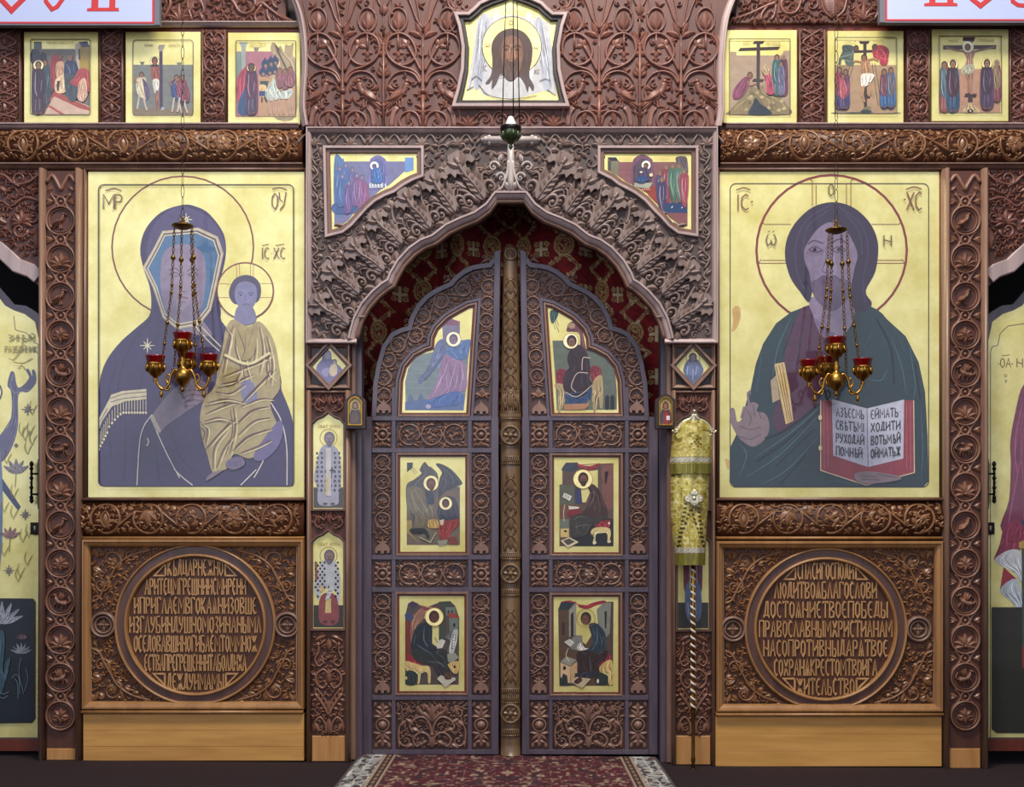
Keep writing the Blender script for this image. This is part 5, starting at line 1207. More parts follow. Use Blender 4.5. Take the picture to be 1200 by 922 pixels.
# --- spandrel icons
def shaped_icon(label, poly, yf, vw, draw, cat='icon', frames=('frame_pale', 'frame_dark'), offs=((4.5, 8), (0, 4.5)), hs=(6, 3), group=None):
    c = np.mean(np.asarray(poly), 0); t = thing('icon', label, cat, c[0], max(y for x, y in poly), yf, group)
    m = MB(yf); surround(m, poly, offs[0][0], offs[0][1], hs[0]); m.build('frame', frames[0], t)
    m = MB(yf); surround(m, poly, offs[1][0], offs[1][1], hs[1]); m.build('inner_rebate', frames[1], t)
    m = MB(yf); slab(m, poly, yf-.002, yf+.0); m.build('gold_board', 'gold', t)
    p = Pt(yf-.0026); p.view(*vw); draw(p); p.build(t); return t
polL = [(387, 180), (489, 180), (489, 203), (481, 206), (470, 212), (459, 220), (449, 224), (436, 231), (426, 240), (417, 250), (408, 260), (399, 267), (389, 269.5)]
def drawL(p):
    p.poly([(130, 150), (220, 185), (440, 185), (600, 185), (765, 185), (765, 270), (700, 330), (620, 400), (560, 430), (440, 530), (330, 620), (250, 720), (180, 765), (128, 775)], '68688E')
    p.poly([(130, 150), (205, 165), (215, 190), (200, 640), (130, 640)], '4A6A98', True).poly([(765, 150), (842, 150), (842, 262), (765, 285)], '5A84B8').poly([(445, 200), (470, 150), (520, 132), (570, 150), (600, 200), (600, 400), (445, 440)], '6A6298', True)
    p.poly([(465, 210), (520, 160), (580, 210), (585, 380), (470, 390)], '4E5688', True).poly([(445, 375), (570, 375), (570, 420), (445, 430)], '9AA0A8').poly([(200, 385), (400, 360), (440, 470), (420, 545), (200, 560)], '78486A', True).poly([(130, 560), (380, 545), (390, 590), (300, 650), (130, 650)], '2E4A80', True)
    for x, y, c in ((175, 250, '3A5E90'), (230, 220, '46609A'), (290, 260, '56588A'), (330, 310, '6A4A78'), (375, 330, '7A4A78'), (200, 320, '34588C'), (260, 380, '5A4478')):
        p.poly([(x-35, y+30), (x+30, y+25), (x+38, y+150), (x+20, y+260), (x-40, y+260)], c, True).line([(x-10, y+50), (x-20, y+150), (x-5, y+240)], 4, '98A8CC', taper=True); p.ell(x, y, 20, 24, '5A5470').ell(x+3, y+5, 11, 15, '8A7A90')
    p.ell(490, 228, 38, None, 'FFFFF4').ell(490, 230, 22, 22, '5A4A70').poly([(478, 250), (520, 245), (550, 290), (555, 375), (470, 375), (470, 300)], '2E60A0', True).lines([[(490, 280), (495, 330)], [(520, 270), (530, 340)]], 5, '8AB0E0', taper=True)
    for x in (450, 475, 500, 525, 555, 590): p.line([(x, 390), (x+3, 425)], 8, 'E8E8F0')
    p.text('МЫСЛЬ', 240, 400, 138, 150, 2.5, 'C8B060').text('НАДСМ', 620, 700, 140, 152, 2.5, 'C8B060')
shaped_icon('gold wedge-shaped icon left of the arch, crowd in blue and mauve', polL, -.03, (375, 165, 7.68), drawL)
polR = [(708, 180), (810, 180), (810, 269.5), (797, 267.5), (788, 261), (780, 252), (770, 242), (760, 231), (748, 222), (737, 216), (729, 212), (720, 205), (708, 199)]
def drawR(p):
    p.poly([(132, 150), (228, 178), (240, 190), (755, 190), (850, 190), (850, 765), (770, 745), (690, 680), (610, 590), (500, 480), (380, 410), (300, 370), (230, 320), (132, 265)], '7C4E50')
    p.lines([[(235, y), (355, y)] for y in (225, 265, 305)], 2, '6A4044', sm=False).poly([(132, 148), (205, 148), (228, 178), (160, 182)], '16202E').poly([(132, 180), (160, 182), (160, 265), (132, 262)], '3A4434').poly([(165, 182), (228, 182), (228, 320), (165, 280)], '6E6E58')
    p.poly([(750, 145), (830, 140), (850, 180), (850, 300), (755, 200)], '52464C', True).poly([(355, 200), (380, 150), (445, 122), (510, 150), (540, 200), (540, 400), (355, 400)], '6A4458', True).poly([(365, 220), (365, 400), (378, 400), (378, 220)], '34262E').poly([(385, 220), (445, 160), (515, 220), (515, 375), (385, 375)], '4A3A4C', True)
    p.poly([(370, 380), (540, 378), (500, 430), (370, 415)], '9C9C8C').poly([(470, 440), (560, 400), (600, 590), (500, 490)], '8A3426').poly([(600, 560), (850, 560), (850, 650), (655, 650)], '1E3A62').poly([(655, 650), (850, 650), (850, 765), (770, 745), (690, 690)], '7A4848')
    for x, y, c in ((605, 290, '4A3A5E'), (660, 235, '7A3440'), (720, 230, '3E6450'), (775, 225, '4E6A5C'), (820, 275, '8E3A48'), (620, 350, '3E3458')):
        p.poly([(x-40, y+30), (x+34, y+25), (x+40, y+170), (x+15, y+320), (x-15, y+300), (x-42, y+160)], c, True).lines([[(x-15, y+60), (x-20, y+150), (x+5, y+280)], [(x+12, y+60), (x+15, y+180)]], 5, 'B8B8B8', taper=True); p.ell(x, y, 21, 26, '6A5A4C').ell(x-4, y+6, 12, 16, '8A6A54')
    p.ell(476, 222, 40, None, 'FFF8D8').ell(476, 224, 23, 25, '4A2E22').ell(472, 228, 13, 17, '7A5440').poly([(420, 250), (490, 245), (510, 330), (500, 360), (410, 360), (400, 290)], '44344A', True).poly([(405, 320), (480, 320), (470, 375), (400, 375)], '22406A', True).ell(432, 284, 14, 8, 'D8D0C8').ell(522, 310, 16, 16, 'E0C8A0')
    for x in (440, 460, 480, 500): p.line([(x, 430), (x+8, 450)], 6, 'D8A080')
    p.lines([[(705, 610), (715, 590)], [(795, 610), (803, 600)]], 7, 'D8D8D8').text('ДУХГДНЬ', 235, 350, 150, 165, 2.5, 'C8B060').text('СОШЕСТ', 550, 690, 145, 160, 2.5, 'C8B060')
shaped_icon('gold wedge-shaped icon right of the arch, crowd in green and red', polR, -.03, (695, 165, 7.6846), drawR)

# --- large icon, left
FRM = lambda t, x0, y0, x1, y1, y: [strip('frame_moulding', 'frame_dark', t, pts, 2.3, 7, y, 'round') for pts in ([(x0, y0), (x1, y0)], [(x0, y1), (x1, y1)], [(x0, y0), (x0, y1)], [(x1, y0), (x1, y1)])]
t, p = icon('large gold icon of a woman in a purple hooded robe holding a child', 103, 201, 357, 583, .0, .05)
p.view(100, 190, 2.304)
LB = 'E2D27C'
p.ring(263, 229, 191, 4.5, '7A3A2C')
VI = '3A3158'; VD = '2C2444'  # robe purple, partly bluish window haze put into the paint
p.poly([(263, 115), (205, 135), (163, 180), (148, 235), (158, 290), (172, 330), (178, 375), (172, 415), (140, 445), (95, 485), (60, 530), (42, 575), (37, 620), (37, 700), (37, 800), (37, 860), (40, 871), (52, 874), (200, 874), (400, 874), (548, 874), (560, 871), (563, 860), (563, 790), (563, 720), (552, 670), (530, 615), (515, 560), (380, 445), (366, 400), (358, 340), (372, 290), (380, 240), (372, 190), (335, 140), (300, 120)], VI, True)
p.poly([(263, 120), (215, 138), (180, 180), (165, 240), (180, 300), (200, 240), (230, 190), (300, 180), (345, 205), (370, 260), (375, 215), (335, 150)], '4C4369', True)
p.lines([[(180, 420), (120, 500), (90, 600), (95, 700)], [(200, 460), (160, 560), (140, 640)], [(330, 520), (300, 580)], [(230, 720), (260, 800), (330, 860)], [(80, 560), (60, 640), (70, 800)], [(470, 800), (520, 700)], [(110, 700), (105, 860)], [(190, 760), (200, 860)]], 3, VD)
trim = [(215, 198), (300, 190), (347, 212), (360, 252), (345, 325), (330, 392), (302, 428), (250, 438), (216, 410), (192, 335), (168, 287), (196, 236)]
p.poly(trim, '4B6F94').poly([(215, 240), (262, 220), (312, 240), (325, 290), (322, 350), (308, 405), (262, 432), (222, 408), (205, 350), (203, 290)], '8A7C92', True)  # lavender skin: reflected window haze put into the paint colour
p.poly([(222, 395), (300, 395), (320, 430), (340, 470), (250, 450)], '807488', True)
p.poly([(240, 280), (262, 262), (290, 275), (300, 340), (262, 400), (232, 350)], '958699', True)
p.lines([[(225, 292), (240, 286), (255, 294)], [(275, 294), (290, 286), (305, 292)], [(227, 303), (241, 298), (254, 304), (241, 308), (227, 303)], [(277, 304), (290, 298), (304, 303), (290, 308), (277, 304)]], 2.2, '5C4C62').lines([[(265, 296), (262, 330), (256, 348), (270, 350)]], 2.2, '6E5E74').line([(250, 368), (263, 364), (277, 368)], 3, '7C4A5C').line([(255, 378), (272, 378)], 1.6, '6A5068')
for d_, c_ in ((0, 'CFC4A4'), (5, '6E5C64'), (9, 'CFC4A4'), (13, 'BDB092')):
    cx, cy = 263, 315; q = [(cx+(x-cx)*(1+d_/110), cy+(y-cy)*(1+d_/140)) for x, y in trim]; p.line(q, 3.4, c_, sm=False, closed=True)
p.lines([[(290, 435), (330, 480), (362, 510)], [(300, 430), (340, 472), (366, 498)]], 3, 'CFC4A4').star(272, 155, 17, 'E0D8B8', 3).star(168, 495, 20, 'E0D8B8', 3)
# hand of the mother
p.poly([(180, 690), (205, 650), (235, 615), (275, 590), (310, 588), (332, 605), (322, 640), (280, 668), (250, 690), (215, 715), (197, 735)], '7C6C7A', True)
for q in ([(255, 620), (285, 610), (320, 612)], [(258, 632), (290, 622), (322, 626)], [(262, 645), (290, 636), (316, 640)], [(270, 655), (290, 650), (304, 652)]): p.line(q, 8, '8A7888', taper=True); p.line([(a, b+5) for a, b in q], 1.6, '54465A')
p.poly([(175, 690), (183, 680), (205, 725), (195, 732)], 'BBAF98')
# fringe and edges
p.poly([(65, 640), (70, 628), (100, 618), (165, 612), (166, 640), (110, 645), (72, 660), (45, 700), (38, 720), (38, 690)], 'CFC4A0').lines([[(68, 638), (105, 626), (165, 620)], [(68, 648), (105, 638), (165, 632)], [(40, 700), (60, 665)]], 2, '5A4A5A')
for i in range(14):
    x = 164-i*7.6; y = 642+max(0, i-8)**1.4*4; p.line([(x, y), (x, y+28)], 1.8, 'D8CCA8', sm=False).ell(x, y+34, 3, 4, 'D8CCA8')
for i in range(6): x = 60-i*4.5; y = 690+i*9; p.line([(x, y), (x, y+34)], 1.6, 'D8CCA8', sm=False).ell(x, y+40, 3, 4, 'D8CCA8')
p.lines([[(180, 682), (158, 715), (147, 760), (140, 872)], [(192, 725), (222, 790), (255, 852)], [(240, 828), (262, 850), (290, 872)], [(502, 650), (530, 700), (544, 770), (545, 872)], [(495, 770), (478, 812), (456, 852)], [(462, 830), (440, 852), (420, 872)]], 3, 'D8D0C8').line([(168, 745), (172, 756), (166, 766)], 4, 'C8C0A0')
# child
p.ell(432, 348, 76, 74, LB, gold=True).ring(432, 348, 76, 4, '7A3A2C').lines([[(408, 276), (410, 320)], [(416, 274), (418, 318)], [(447, 274), (446, 318)], [(455, 276), (453, 320)], [(360, 328), (395, 330)], [(360, 366), (395, 366)], [(470, 328), (505, 328)], [(468, 366), (505, 366)]], 1.6, '9A5A48')
p.poly([(412, 390), (450, 390), (462, 425), (440, 440), (405, 432)], '7A7696', True)
p.poly([(430, 305), (402, 318), (388, 350), (395, 375), (412, 385), (455, 382), (472, 368), (474, 335), (458, 312)], '48405A', True).poly([(430, 322), (408, 335), (405, 368), (420, 398), (438, 402), (456, 388), (464, 360), (458, 332)], '7C7A9C', True)  # child's bluish skin likewise carries the reflected haze as paint
p.lines([[(412, 355), (420, 351), (427, 356)], [(440, 356), (449, 352), (456, 356)]], 2, '3E3850').line([(433, 356), (431, 372), (436, 374)], 1.8, '5A5478').line([(424, 385), (434, 383), (444, 385)], 2.2, '6A4A6A').ell(420, 359, 3, 2, '2A2438').ell(448, 359, 3, 2, '2A2438')
GR = 'A8986A'; GD = '6A4640'; GH = 'E0D49C'
p.poly([(400, 425), (380, 450), (370, 505), (358, 560), (350, 605), (322, 640), (310, 690), (316, 745), (330, 790), (345, 838), (372, 832), (388, 822), (402, 788), (440, 800), (468, 790), (505, 765), (520, 715), (500, 655), (526, 610), (522, 545), (506, 475), (470, 430), (440, 445)], GR, True)
p.poly([(455, 790), (520, 700), (535, 720), (520, 770), (480, 805)], '6A628A', True).poly([(420, 600), (450, 590), (465, 640), (430, 650)], '7C7A9C', True)
random.seed(8)
folds = [[(400, 440), (385, 500), (372, 570)], [(412, 445), (405, 500), (420, 560), (400, 600)], [(440, 450), (430, 520), (445, 590)], [(470, 445), (480, 510), (470, 570)], [(490, 470), (505, 540), (500, 600)], [(372, 580), (420, 560), (470, 540), (505, 520)], [(365, 600), (410, 590), (450, 575)], [(350, 620), (390, 625), (430, 600)], [(330, 650), (380, 640), (430, 650)], [(325, 680), (370, 660), (400, 650)], [(322, 700), (360, 690), (395, 700)], [(345, 830), (350, 770), (385, 720)], [(330, 770), (365, 730), (410, 690)], [(355, 825), (372, 780), (398, 740)], [(400, 660), (405, 720), (390, 790)], [(420, 660), (470, 640), (505, 640)], [(415, 700), (450, 670), (495, 660)], [(410, 740), (455, 700), (500, 690)], [(405, 770), (440, 740), (500, 720)], [(420, 785), (460, 770), (500, 750)], [(430, 640), (470, 600), (515, 560)], [(380, 450), (392, 470), (385, 520)], [(455, 450), (460, 500), (455, 540)], [(500, 500), (490, 560), (510, 590)], [(310, 700), (330, 720), (325, 760)]]
p.lines(folds, 4, GD, taper=True)
p.lines([[(a+6, b+4) for a, b in f] for f in folds], 3, GH, taper=True)
p.lines([[(a-7, b+9) for a, b in f[:2]]+[(f[2][0]-12, f[2][1]+2)] for f in folds[::2]], 2.4, GD, taper=True)
p.poly([(405, 440), (440, 455), (465, 438), (455, 520), (420, 530)], 'A3925E', True).lines([[(410, 450), (430, 500), (425, 530)], [(455, 450), (440, 500)], [(432, 455), (434, 520)]], 2.4, GD, taper=True).line([(376, 520), (440, 545), (500, 515)], 7, GH).line([(376, 526), (440, 552), (500, 522)], 2, GD)
p.poly([(385, 805), (420, 795), (432, 815), (405, 830), (382, 822)], '706480', True).poly([(330, 850), (345, 838), (372, 832), (350, 848), (328, 860)], '806E78', True)
for i in range(4): p.line([(390+i*9, 806), (394+i*9, 820)], 1.4, '54465A')
p.rrect(37, 62, 563, 875, 14, 3, '1A1620')
p.text('МР', 50, 100, 88, 128, 3, '6E3E30', .15).line([(55, 78), (78, 72), (98, 78)], 3, '6E3E30').text('О', 505, 520, 85, 128, 3, '6E3E30').text('У', 524, 543, 82, 130, 3, '6E3E30').line([(505, 74), (525, 70), (545, 76)], 3, '6E3E30').text('IС·ХС', 478, 540, 232, 262, 2.6, '6E3E30').line([(478, 226), (496, 222)], 2, '6E3E30').line([(514, 226), (538, 222)], 2, '6E3E30')
p.build(t); FRM(t, 101, 199.5, 359, 584.5, .01)

# --- large icon, right
t, p = icon('large gold icon of a bearded man in teal holding an open lettered book', 843, 201, 1101, 583, .0, .05)
p.view(840, 190, 2.304)
p.poly([(42, 395), (60, 390), (64, 420), (52, 450), (40, 456), (44, 430)], 'C09A5A', True).poly([(22, 800), (40, 812), (30, 830)], 'C8A868', True)
p.ring(310, 238, 203, 6.5, '7A2A26')
RL = '7A4630'
p.lines([[(128, 168), (200, 168)], [(122, 265), (195, 265)], [(112, 273), (190, 273)], [(418, 168), (492, 168)], [(425, 265), (500, 265)], [(425, 273), (508, 273)], [(258, 50), (258, 118)], [(268, 62), (268, 116)], [(350, 60), (350, 116)], [(362, 50), (362, 120)]], 2.2, RL, sm=False).lines([[(122, 158), (128, 168)], [(492, 168), (498, 158)], [(112, 273), (120, 262)], [(500, 262), (508, 273)], [(258, 50), (246, 44)], [(362, 50), (374, 44)]], 2.2, RL, sm=False)
p.rrect(36, 58, 572, 877, 16, 2.6, '2A2018')
TE = '20363E'; TD = '142228'; TH = '42606A'
p.poly([(248, 386), (200, 405), (160, 435), (125, 490), (105, 545), (92, 610), (90, 680), (60, 720), (36, 770), (34, 862), (48, 876), (558, 876), (571, 862), (569, 740), (562, 620), (545, 540), (510, 470), (455, 420), (400, 388), (360, 440), (300, 470)], TE)
p.poly([(248, 386), (215, 420), (190, 470), (180, 560), (165, 640), (150, 700), (175, 728), (230, 690), (290, 640), (360, 520), (390, 430), (380, 395)], '4A2A42', True)
p.poly([(345, 440), (400, 388), (460, 425), (480, 520), (420, 640), (280, 645), (300, 560)], TE, True).poly([(90, 610), (60, 720), (36, 770), (34, 862), (120, 876), (280, 876), (282, 650), (175, 728), (110, 745), (95, 700)], TE, False)
p.poly([(255, 365), (262, 420), (285, 470), (330, 475), (362, 440), (372, 400), (360, 360)], '84768E', True).poly([(262, 420), (285, 468), (330, 474), (300, 450)], '6E6080', True)  # lavender neck: window haze put into the paint
p.poly([(310, 108), (258, 122), (215, 160), (190, 205), (184, 255), (198, 310), (225, 350), (250, 378), (268, 330), (340, 330), (372, 400), (395, 402), (412, 395), (418, 378), (402, 348), (428, 295), (436, 230), (425, 185), (400, 148), (360, 118)], '2E243C', True)
p.lines([[(310, 115), (250, 150), (215, 210), (215, 290), (240, 350)], [(300, 130), (245, 175), (232, 240)], [(330, 120), (390, 170), (408, 240), (395, 320), (400, 380)], [(350, 140), (385, 190), (392, 250)]], 2.4, '46385A')
p.poly([(308, 162), (275, 178), (250, 210), (236, 238), (238, 270), (250, 300), (258, 345), (280, 375), (310, 390), (342, 375), (360, 340), (372, 285), (380, 250), (366, 212), (345, 180)], '7A6C84', True)  # lavender face tone includes the window haze as paint
p.poly([(256, 325), (290, 312), (320, 312), (362, 325), (352, 370), (326, 396), (306, 402), (284, 388), (262, 360)], '5E506A', True).poly([(290, 240), (312, 240), (322, 300), (282, 302)], '867894', True)
p.lines([[(245, 222), (262, 212), (288, 220)], [(308, 220), (330, 208), (352, 220)]], 4, '4A3C56').lines([[(248, 236), (264, 228), (284, 238), (264, 243), (248, 236)], [(310, 238), (328, 228), (348, 238), (328, 244), (310, 238)]], 2.4, '44364E').ell(264, 236, 5, 5, '2E2438').ell(329, 236, 5, 5, '2E2438')
p.line([(296, 226), (292, 270), (284, 292), (300, 300), (316, 294)], 3, '64567A').lines([[(272, 318), (288, 308), (302, 312), (318, 308), (334, 320)]], 4, '4E4060').line([(286, 322), (302, 326), (318, 322)], 4, '6C4656')
p.poly([(36, 695), (38, 665), (48, 668), (55, 700), (70, 690), (78, 660), (96, 648), (112, 655), (108, 672), (132, 680), (142, 712), (132, 745), (100, 768), (68, 752), (48, 725)], '7E6C72', True).lines([[(78, 665), (92, 690), (86, 712)], [(98, 655), (104, 690)], [(60, 712), (90, 722), (118, 715)], [(60, 740), (90, 748), (120, 735)], [(112, 672), (120, 692)]], 2.2, '544650').lines([[(66, 690), (74, 660)], [(86, 652), (84, 624), (92, 620)]], 6, '7E6C72')
p.poly([(155, 545), (182, 540), (196, 610), (206, 698), (186, 708), (172, 640)], 'C8B078').lines([[(160, 552), (180, 640), (192, 702)], [(168, 548), (186, 640), (198, 700)], [(176, 545), (192, 640), (202, 698)]], 2, '7A4A38').poly([(145, 590), (160, 575), (170, 640), (150, 650)], 'A89478')
p.lines([[(200, 420), (165, 500), (150, 580)], [(120, 520), (108, 620)], [(230, 470), (205, 560)], [(460, 560), (440, 590), (385, 580)], [(420, 460), (395, 500)], [(520, 500), (535, 600), (530, 640)], [(480, 450), (510, 520)], [(290, 650), (200, 730), (100, 800)], [(270, 690), (170, 790), (80, 850)], [(275, 740), (190, 830), (120, 870)], [(230, 720), (150, 800)], [(60, 760), (80, 790), (60, 850)], [(550, 660), (555, 780), (550, 860)], [(470, 470), (500, 560), (510, 630)], [(320, 860), (380, 872)]], 3, TH, taper=True)
p.lines([[(295, 655), (205, 738), (105, 810)], [(262, 720), (160, 820)], [(210, 430), (178, 520)], [(430, 420), (470, 500), (480, 600)], [(535, 540), (550, 640)], [(240, 790), (170, 870)], [(300, 480), (290, 600)]], 5, TD, taper=True)
p.line([(130, 745), (175, 728), (230, 690), (282, 648)], 5, '101820').lines([[(330, 780), (450, 830)]], 2, TH)
BK = '8E3440'
p.poly([(280, 643), (310, 643), (405, 668), (503, 643), (531, 643), (533, 838), (402, 872), (280, 832)], BK).line([(280, 643), (280, 832), (402, 872), (533, 838), (531, 643)], 2.4, 'D8C8A0', sm=False).lines([[(288, 650), (290, 825)], [(298, 650), (300, 822)], [(512, 650), (512, 828)], [(522, 650), (523, 830)]], 1.6, 'B06068')
p.poly([(310, 640), (405, 665), (408, 823), (314, 792)], 'B8B8C8').poly([(405, 665), (505, 641), (503, 800), (408, 823)], 'BDBDCC').line([(405, 665), (408, 823)], 1.8, '50505C', sm=False)
for i, (a, b) in enumerate((('АЗЪЕСМЬ', 'ЕЙМАТЬ·'), ('СВѢТЪМI', 'ХОДИТИ'), ('РУХОДАЙ', 'ВОТЬМѢЙ'), ('ПОМНѢЙ·', 'ОЙМАТЬЖ'))):
    y = 662+i*35
    for tx, x0, x1, sl in ((a, 322, 396, .10), (b, 416, 494, -.10)):
        for q in text_strokes(tx, x0, x1, 0, 24, .45): p.line([(xx, yy+y+(xx-(322 if sl > 0 else 494))*sl) for xx, yy in q], 2.6, '1E1A24', sm=False)
p.poly([(370, 842), (400, 835), (440, 838), (492, 848), (490, 858), (440, 866), (395, 868), (374, 858)], '7E6C72', True).lines([[(385, 846), (430, 850)], [(390, 856), (440, 858)], [(430, 842), (486, 852)]], 2, '544650')
for y in (690, 772): p.ell(278, y, 5, 7, 'D8C8A0')
p.text('IС', 55, 85, 88, 130, 3.2, '6E3E30', .3).line([(52, 76), (72, 70), (90, 76)], 3, '6E3E30').ell(94, 108, 2.5, 2.5, '6E3E30').text('ХС', 512, 552, 82, 130, 3.2, '6E3E30', .2).line([(510, 74), (532, 68), (552, 74)], 3, '6E3E30').ell(506, 102, 2.5, 2.5, '6E3E30')
p.text('Ѡ', 132, 160, 196, 226, 2.8, '5E4430').text('О', 301, 315, 60, 92, 2.8, '5E4430').text('Н', 450, 470, 198, 228, 2.8, '5E4430').lines([[(138, 190), (142, 186)], [(150, 190), (154, 186)]], 2.4, '5E4430')
p.build(t); FRM(t, 841, 199.5, 1103, 584.5, .01)

# --- diamonds
def dia(cx, cy, L):
    pol = [(cx, cy-21.5), (cx+20, cy), (cx, cy+21.5), (cx-20, cy)]
    def dr(p):
        if L:
            p.poly([(-14, -2), (-9, -8), (-8, -16), (-3, -19.5), (2, -16), (3, -8), (10, -2), (15, 6), (3, 18), (0, 20.5), (-3, 18), (-15, 5)], '6A6690', True).ell(-2, -12.5, 4, 5, '8A8298').ell(-2, -12, 2.6, 3.6, 'A498A4').ell(6, -5, 3, 3.4, '6A5A68').ell(6, -4.6, 2, 2.4, 'A09098').poly([(2, -1), (8, -2), (9, 8), (4, 12), (0, 8)], 'C0B090', True).poly([(-8, 4), (0, 2), (-2, 12), (-8, 10)], '8A88A8', True)
        else:
            p.poly([(-11, 7), (-9, -3), (-5, -8), (0, -9), (5, -8), (10, -2), (12, 7), (0, 20.5)], '5C6888', True).ring(0, -10, 8, .8, 'A88850').ell(0, -10.5, 4.6, 5.4, '5A4A50').ell(0, -9.6, 3, 4, '8A7A80').poly([(-4, -4), (5, -4), (8, 6), (0, 12), (-8, 6)], '6E7698', True).lines([[(-6, 0), (-7, 10)], [(5, 0), (3, 10)], [(0, 4), (0, 16)]], .8, 'A8B0C8')
    shaped_icon('small diamond icon of a '+('mother and child' if L else 'single young bust')+f' on the {"left" if L else "right"} slender pilaster', pol, -.0045, (cx, cy, 1.0), dr, frames=('frame', 'frame_dark'), offs=((2, 5.5), (0, 2)), hs=(7, 4), group='diamond icons beside the door arch')
dia(386, 429, True); dia(812, 429, False)

# --- tall saints
def saint(xc, x0, x1, ya, yb, yd, label, kind):
    pol = [(xc, ya), (xc+6, ya+4.5), (xc+13, ya+7.5), (x1, ya+12.5), (x1, yb), (x0, yb), (x0, ya+12.5), (xc-13, ya+7.5), (xc-6, ya+4.5)]
    def dr(p):
        p.poly([(x0+.5, yd), (x1-.5, yd), (x1-.5, yb-1), (x0+.5, yb-1)], '38352E')
        h = ya+24
        p.ring(xc, h+4, 10, .9, 'A88A50')
        if kind == 'omoph':
            p.poly([(xc-12, ya+48), (xc-6, ya+37), (xc+6, ya+37), (xc+13, ya+48), (xc+15, ya+75), (xc+12, yd+8), (xc+10, yd+20), (xc-11, yd+20), (xc-13, yd), (xc-17, ya+75)], '9C9AA8', True)
            for i in range(9):
                for j in range(6):
                    x, y = xc-13.5+j*5.2+(i % 2)*.8, ya+46+i*5.4
                    if abs(x-xc) < 5 and i < 4: continue
                    if abs(x-xc) < 14: p.ell(x, y, 1.3, 1.6, '3E3A52')
            p.poly([(xc-3, ya+40), (xc+3, ya+40), (xc+3, yd+10), (xc-3, yd+10)], 'C0BCB4').line([(xc+4, ya+62), (xc+4, ya+70)], 1.4, '2E2A3A').line([(xc+1, ya+66), (xc+7, ya+66)], 1.4, '2E2A3A').line([(xc-2, yd-14), (xc-2, yd+8)], 2.6, 'C8B070')
        elif kind == 'checks':
            p.poly([(xc-9, ya+75), (xc+9, ya+75), (xc+11, yd+20), (xc-10, yd+20)], '8A4648', True).poly([(xc-3, yd-8), (xc+3, yd-8), (xc+3, yd+9), (xc-4, yd+9)], 'CDB878')
            p.poly([(xc-6, ya+34), (xc+7, ya+34), (xc+13, ya+48), (xc+14, ya+64), (xc+12, yd), (xc+8, yd-16), (xc, ya+66), (xc-8, ya+70), (xc-12, ya+80), (xc-17, ya+66), (xc-14, ya+48)], 'B4B6B8', True)
            for i in range(12):
                for j in range(6):
                    x = xc-15+j*5.2+(i % 2)*2.6; y = ya+36+i*3.6
                    if -17+i*.2 < x-xc < 13 and not (abs(x-xc-2) < 4.5 and i < 8) and not (i > 8 and x-xc < 8 and x-xc > -10): p.poly([(x-1.5, y), (x, y-1.7), (x+1.5, y), (x, y+1.7)], '1C1A22')
            p.poly([(xc+2, ya+62), (xc+7, ya+64), (xc+1, ya+78), (xc-4, ya+80)], 'C4C8C8').lines([[(xc-1, ya+70), (xc+4, ya+69)], [(xc-2, ya+74), (xc+2, ya+73)]], .7, '50505A').line([(xc-14, ya+56), (xc-14.5, ya+44)], 3, '8A4648').ell(xc-14.5, ya+39, 1.8, 3.4, '7A5C50')
            p.ell(xc-8, ya+67, 3, 3.5, 'D0B080')
        else:
            p.poly([(xc-9, ya+20), (xc+9, ya+20), (xc+11, ya+60), (xc+8, ya+72), (xc-8, ya+72), (xc-11, ya+55)], '6E3440', True).poly([(xc-8, ya+62), (xc+8, ya+62), (xc+9, yd+18), (xc-7, yd+18)], '5C6C88', True).poly([(xc-4, ya+34), (xc-1, ya+34), (xc, ya+66), (xc-4, ya+66)], 'C0A878').lines([[(xc+4, ya+30), (xc+5, ya+60)], [(xc-6, yd), (xc-5, yd+14)], [(xc+3, yd-2), (xc+4, yd+14)]], .9, 'A8A0B0')
            p.ell(xc-3, yd+18, 2.5, 1.2, '7A5844').ell(xc+4, yd+18, 2.5, 1.2, '7A5844')
        if kind != 'lower':
            face(p, xc+1, h+5, 6.4, '8C7C82' if kind == 'omoph' else '94786A', '6E6470', 0, None, True)
            p.ell(xc-4, yd+19, 2.6, 1.2, '4A3A38').ell(xc+5, yd+19, 2.6, 1.2, '4A3A38')
            p.text('СВЯТ', xc-12, xc-1, ya+13, ya+16, .5, 'A88A50').text('ОТЕЦ', xc+2, xc+13, ya+13, ya+16, .5, 'A88A50')
    shaped_icon(label, pol, -.0025, (0, 0, 1), dr, frames=('frame_dark', 'frame_dark'), offs=((1.2, 2.6), (0, 1.2)), hs=(5, 2.5), group='tall saint icons on the slender pilasters')
saint(385, 367, 402.5, 485, 596, 571, 'tall narrow icon of a bearded saint in a pale crossed mantle, under the left diamond', 'omoph')
saint(385, 367, 402.5, 623, 736, 709, 'tall narrow icon of a bearded saint in a black-and-white checked mantle over pink', 'checks')
saint(812, 794, 830.5, 485, 596, 571, 'tall narrow icon behind the yellow brocade cloth, upper one of the right slender pilaster', 'omoph')
saint(812, 794, 830.5, 623, 737, 706, 'tall narrow icon of a figure in crimson over blue, behind the twisted rod', 'lower')

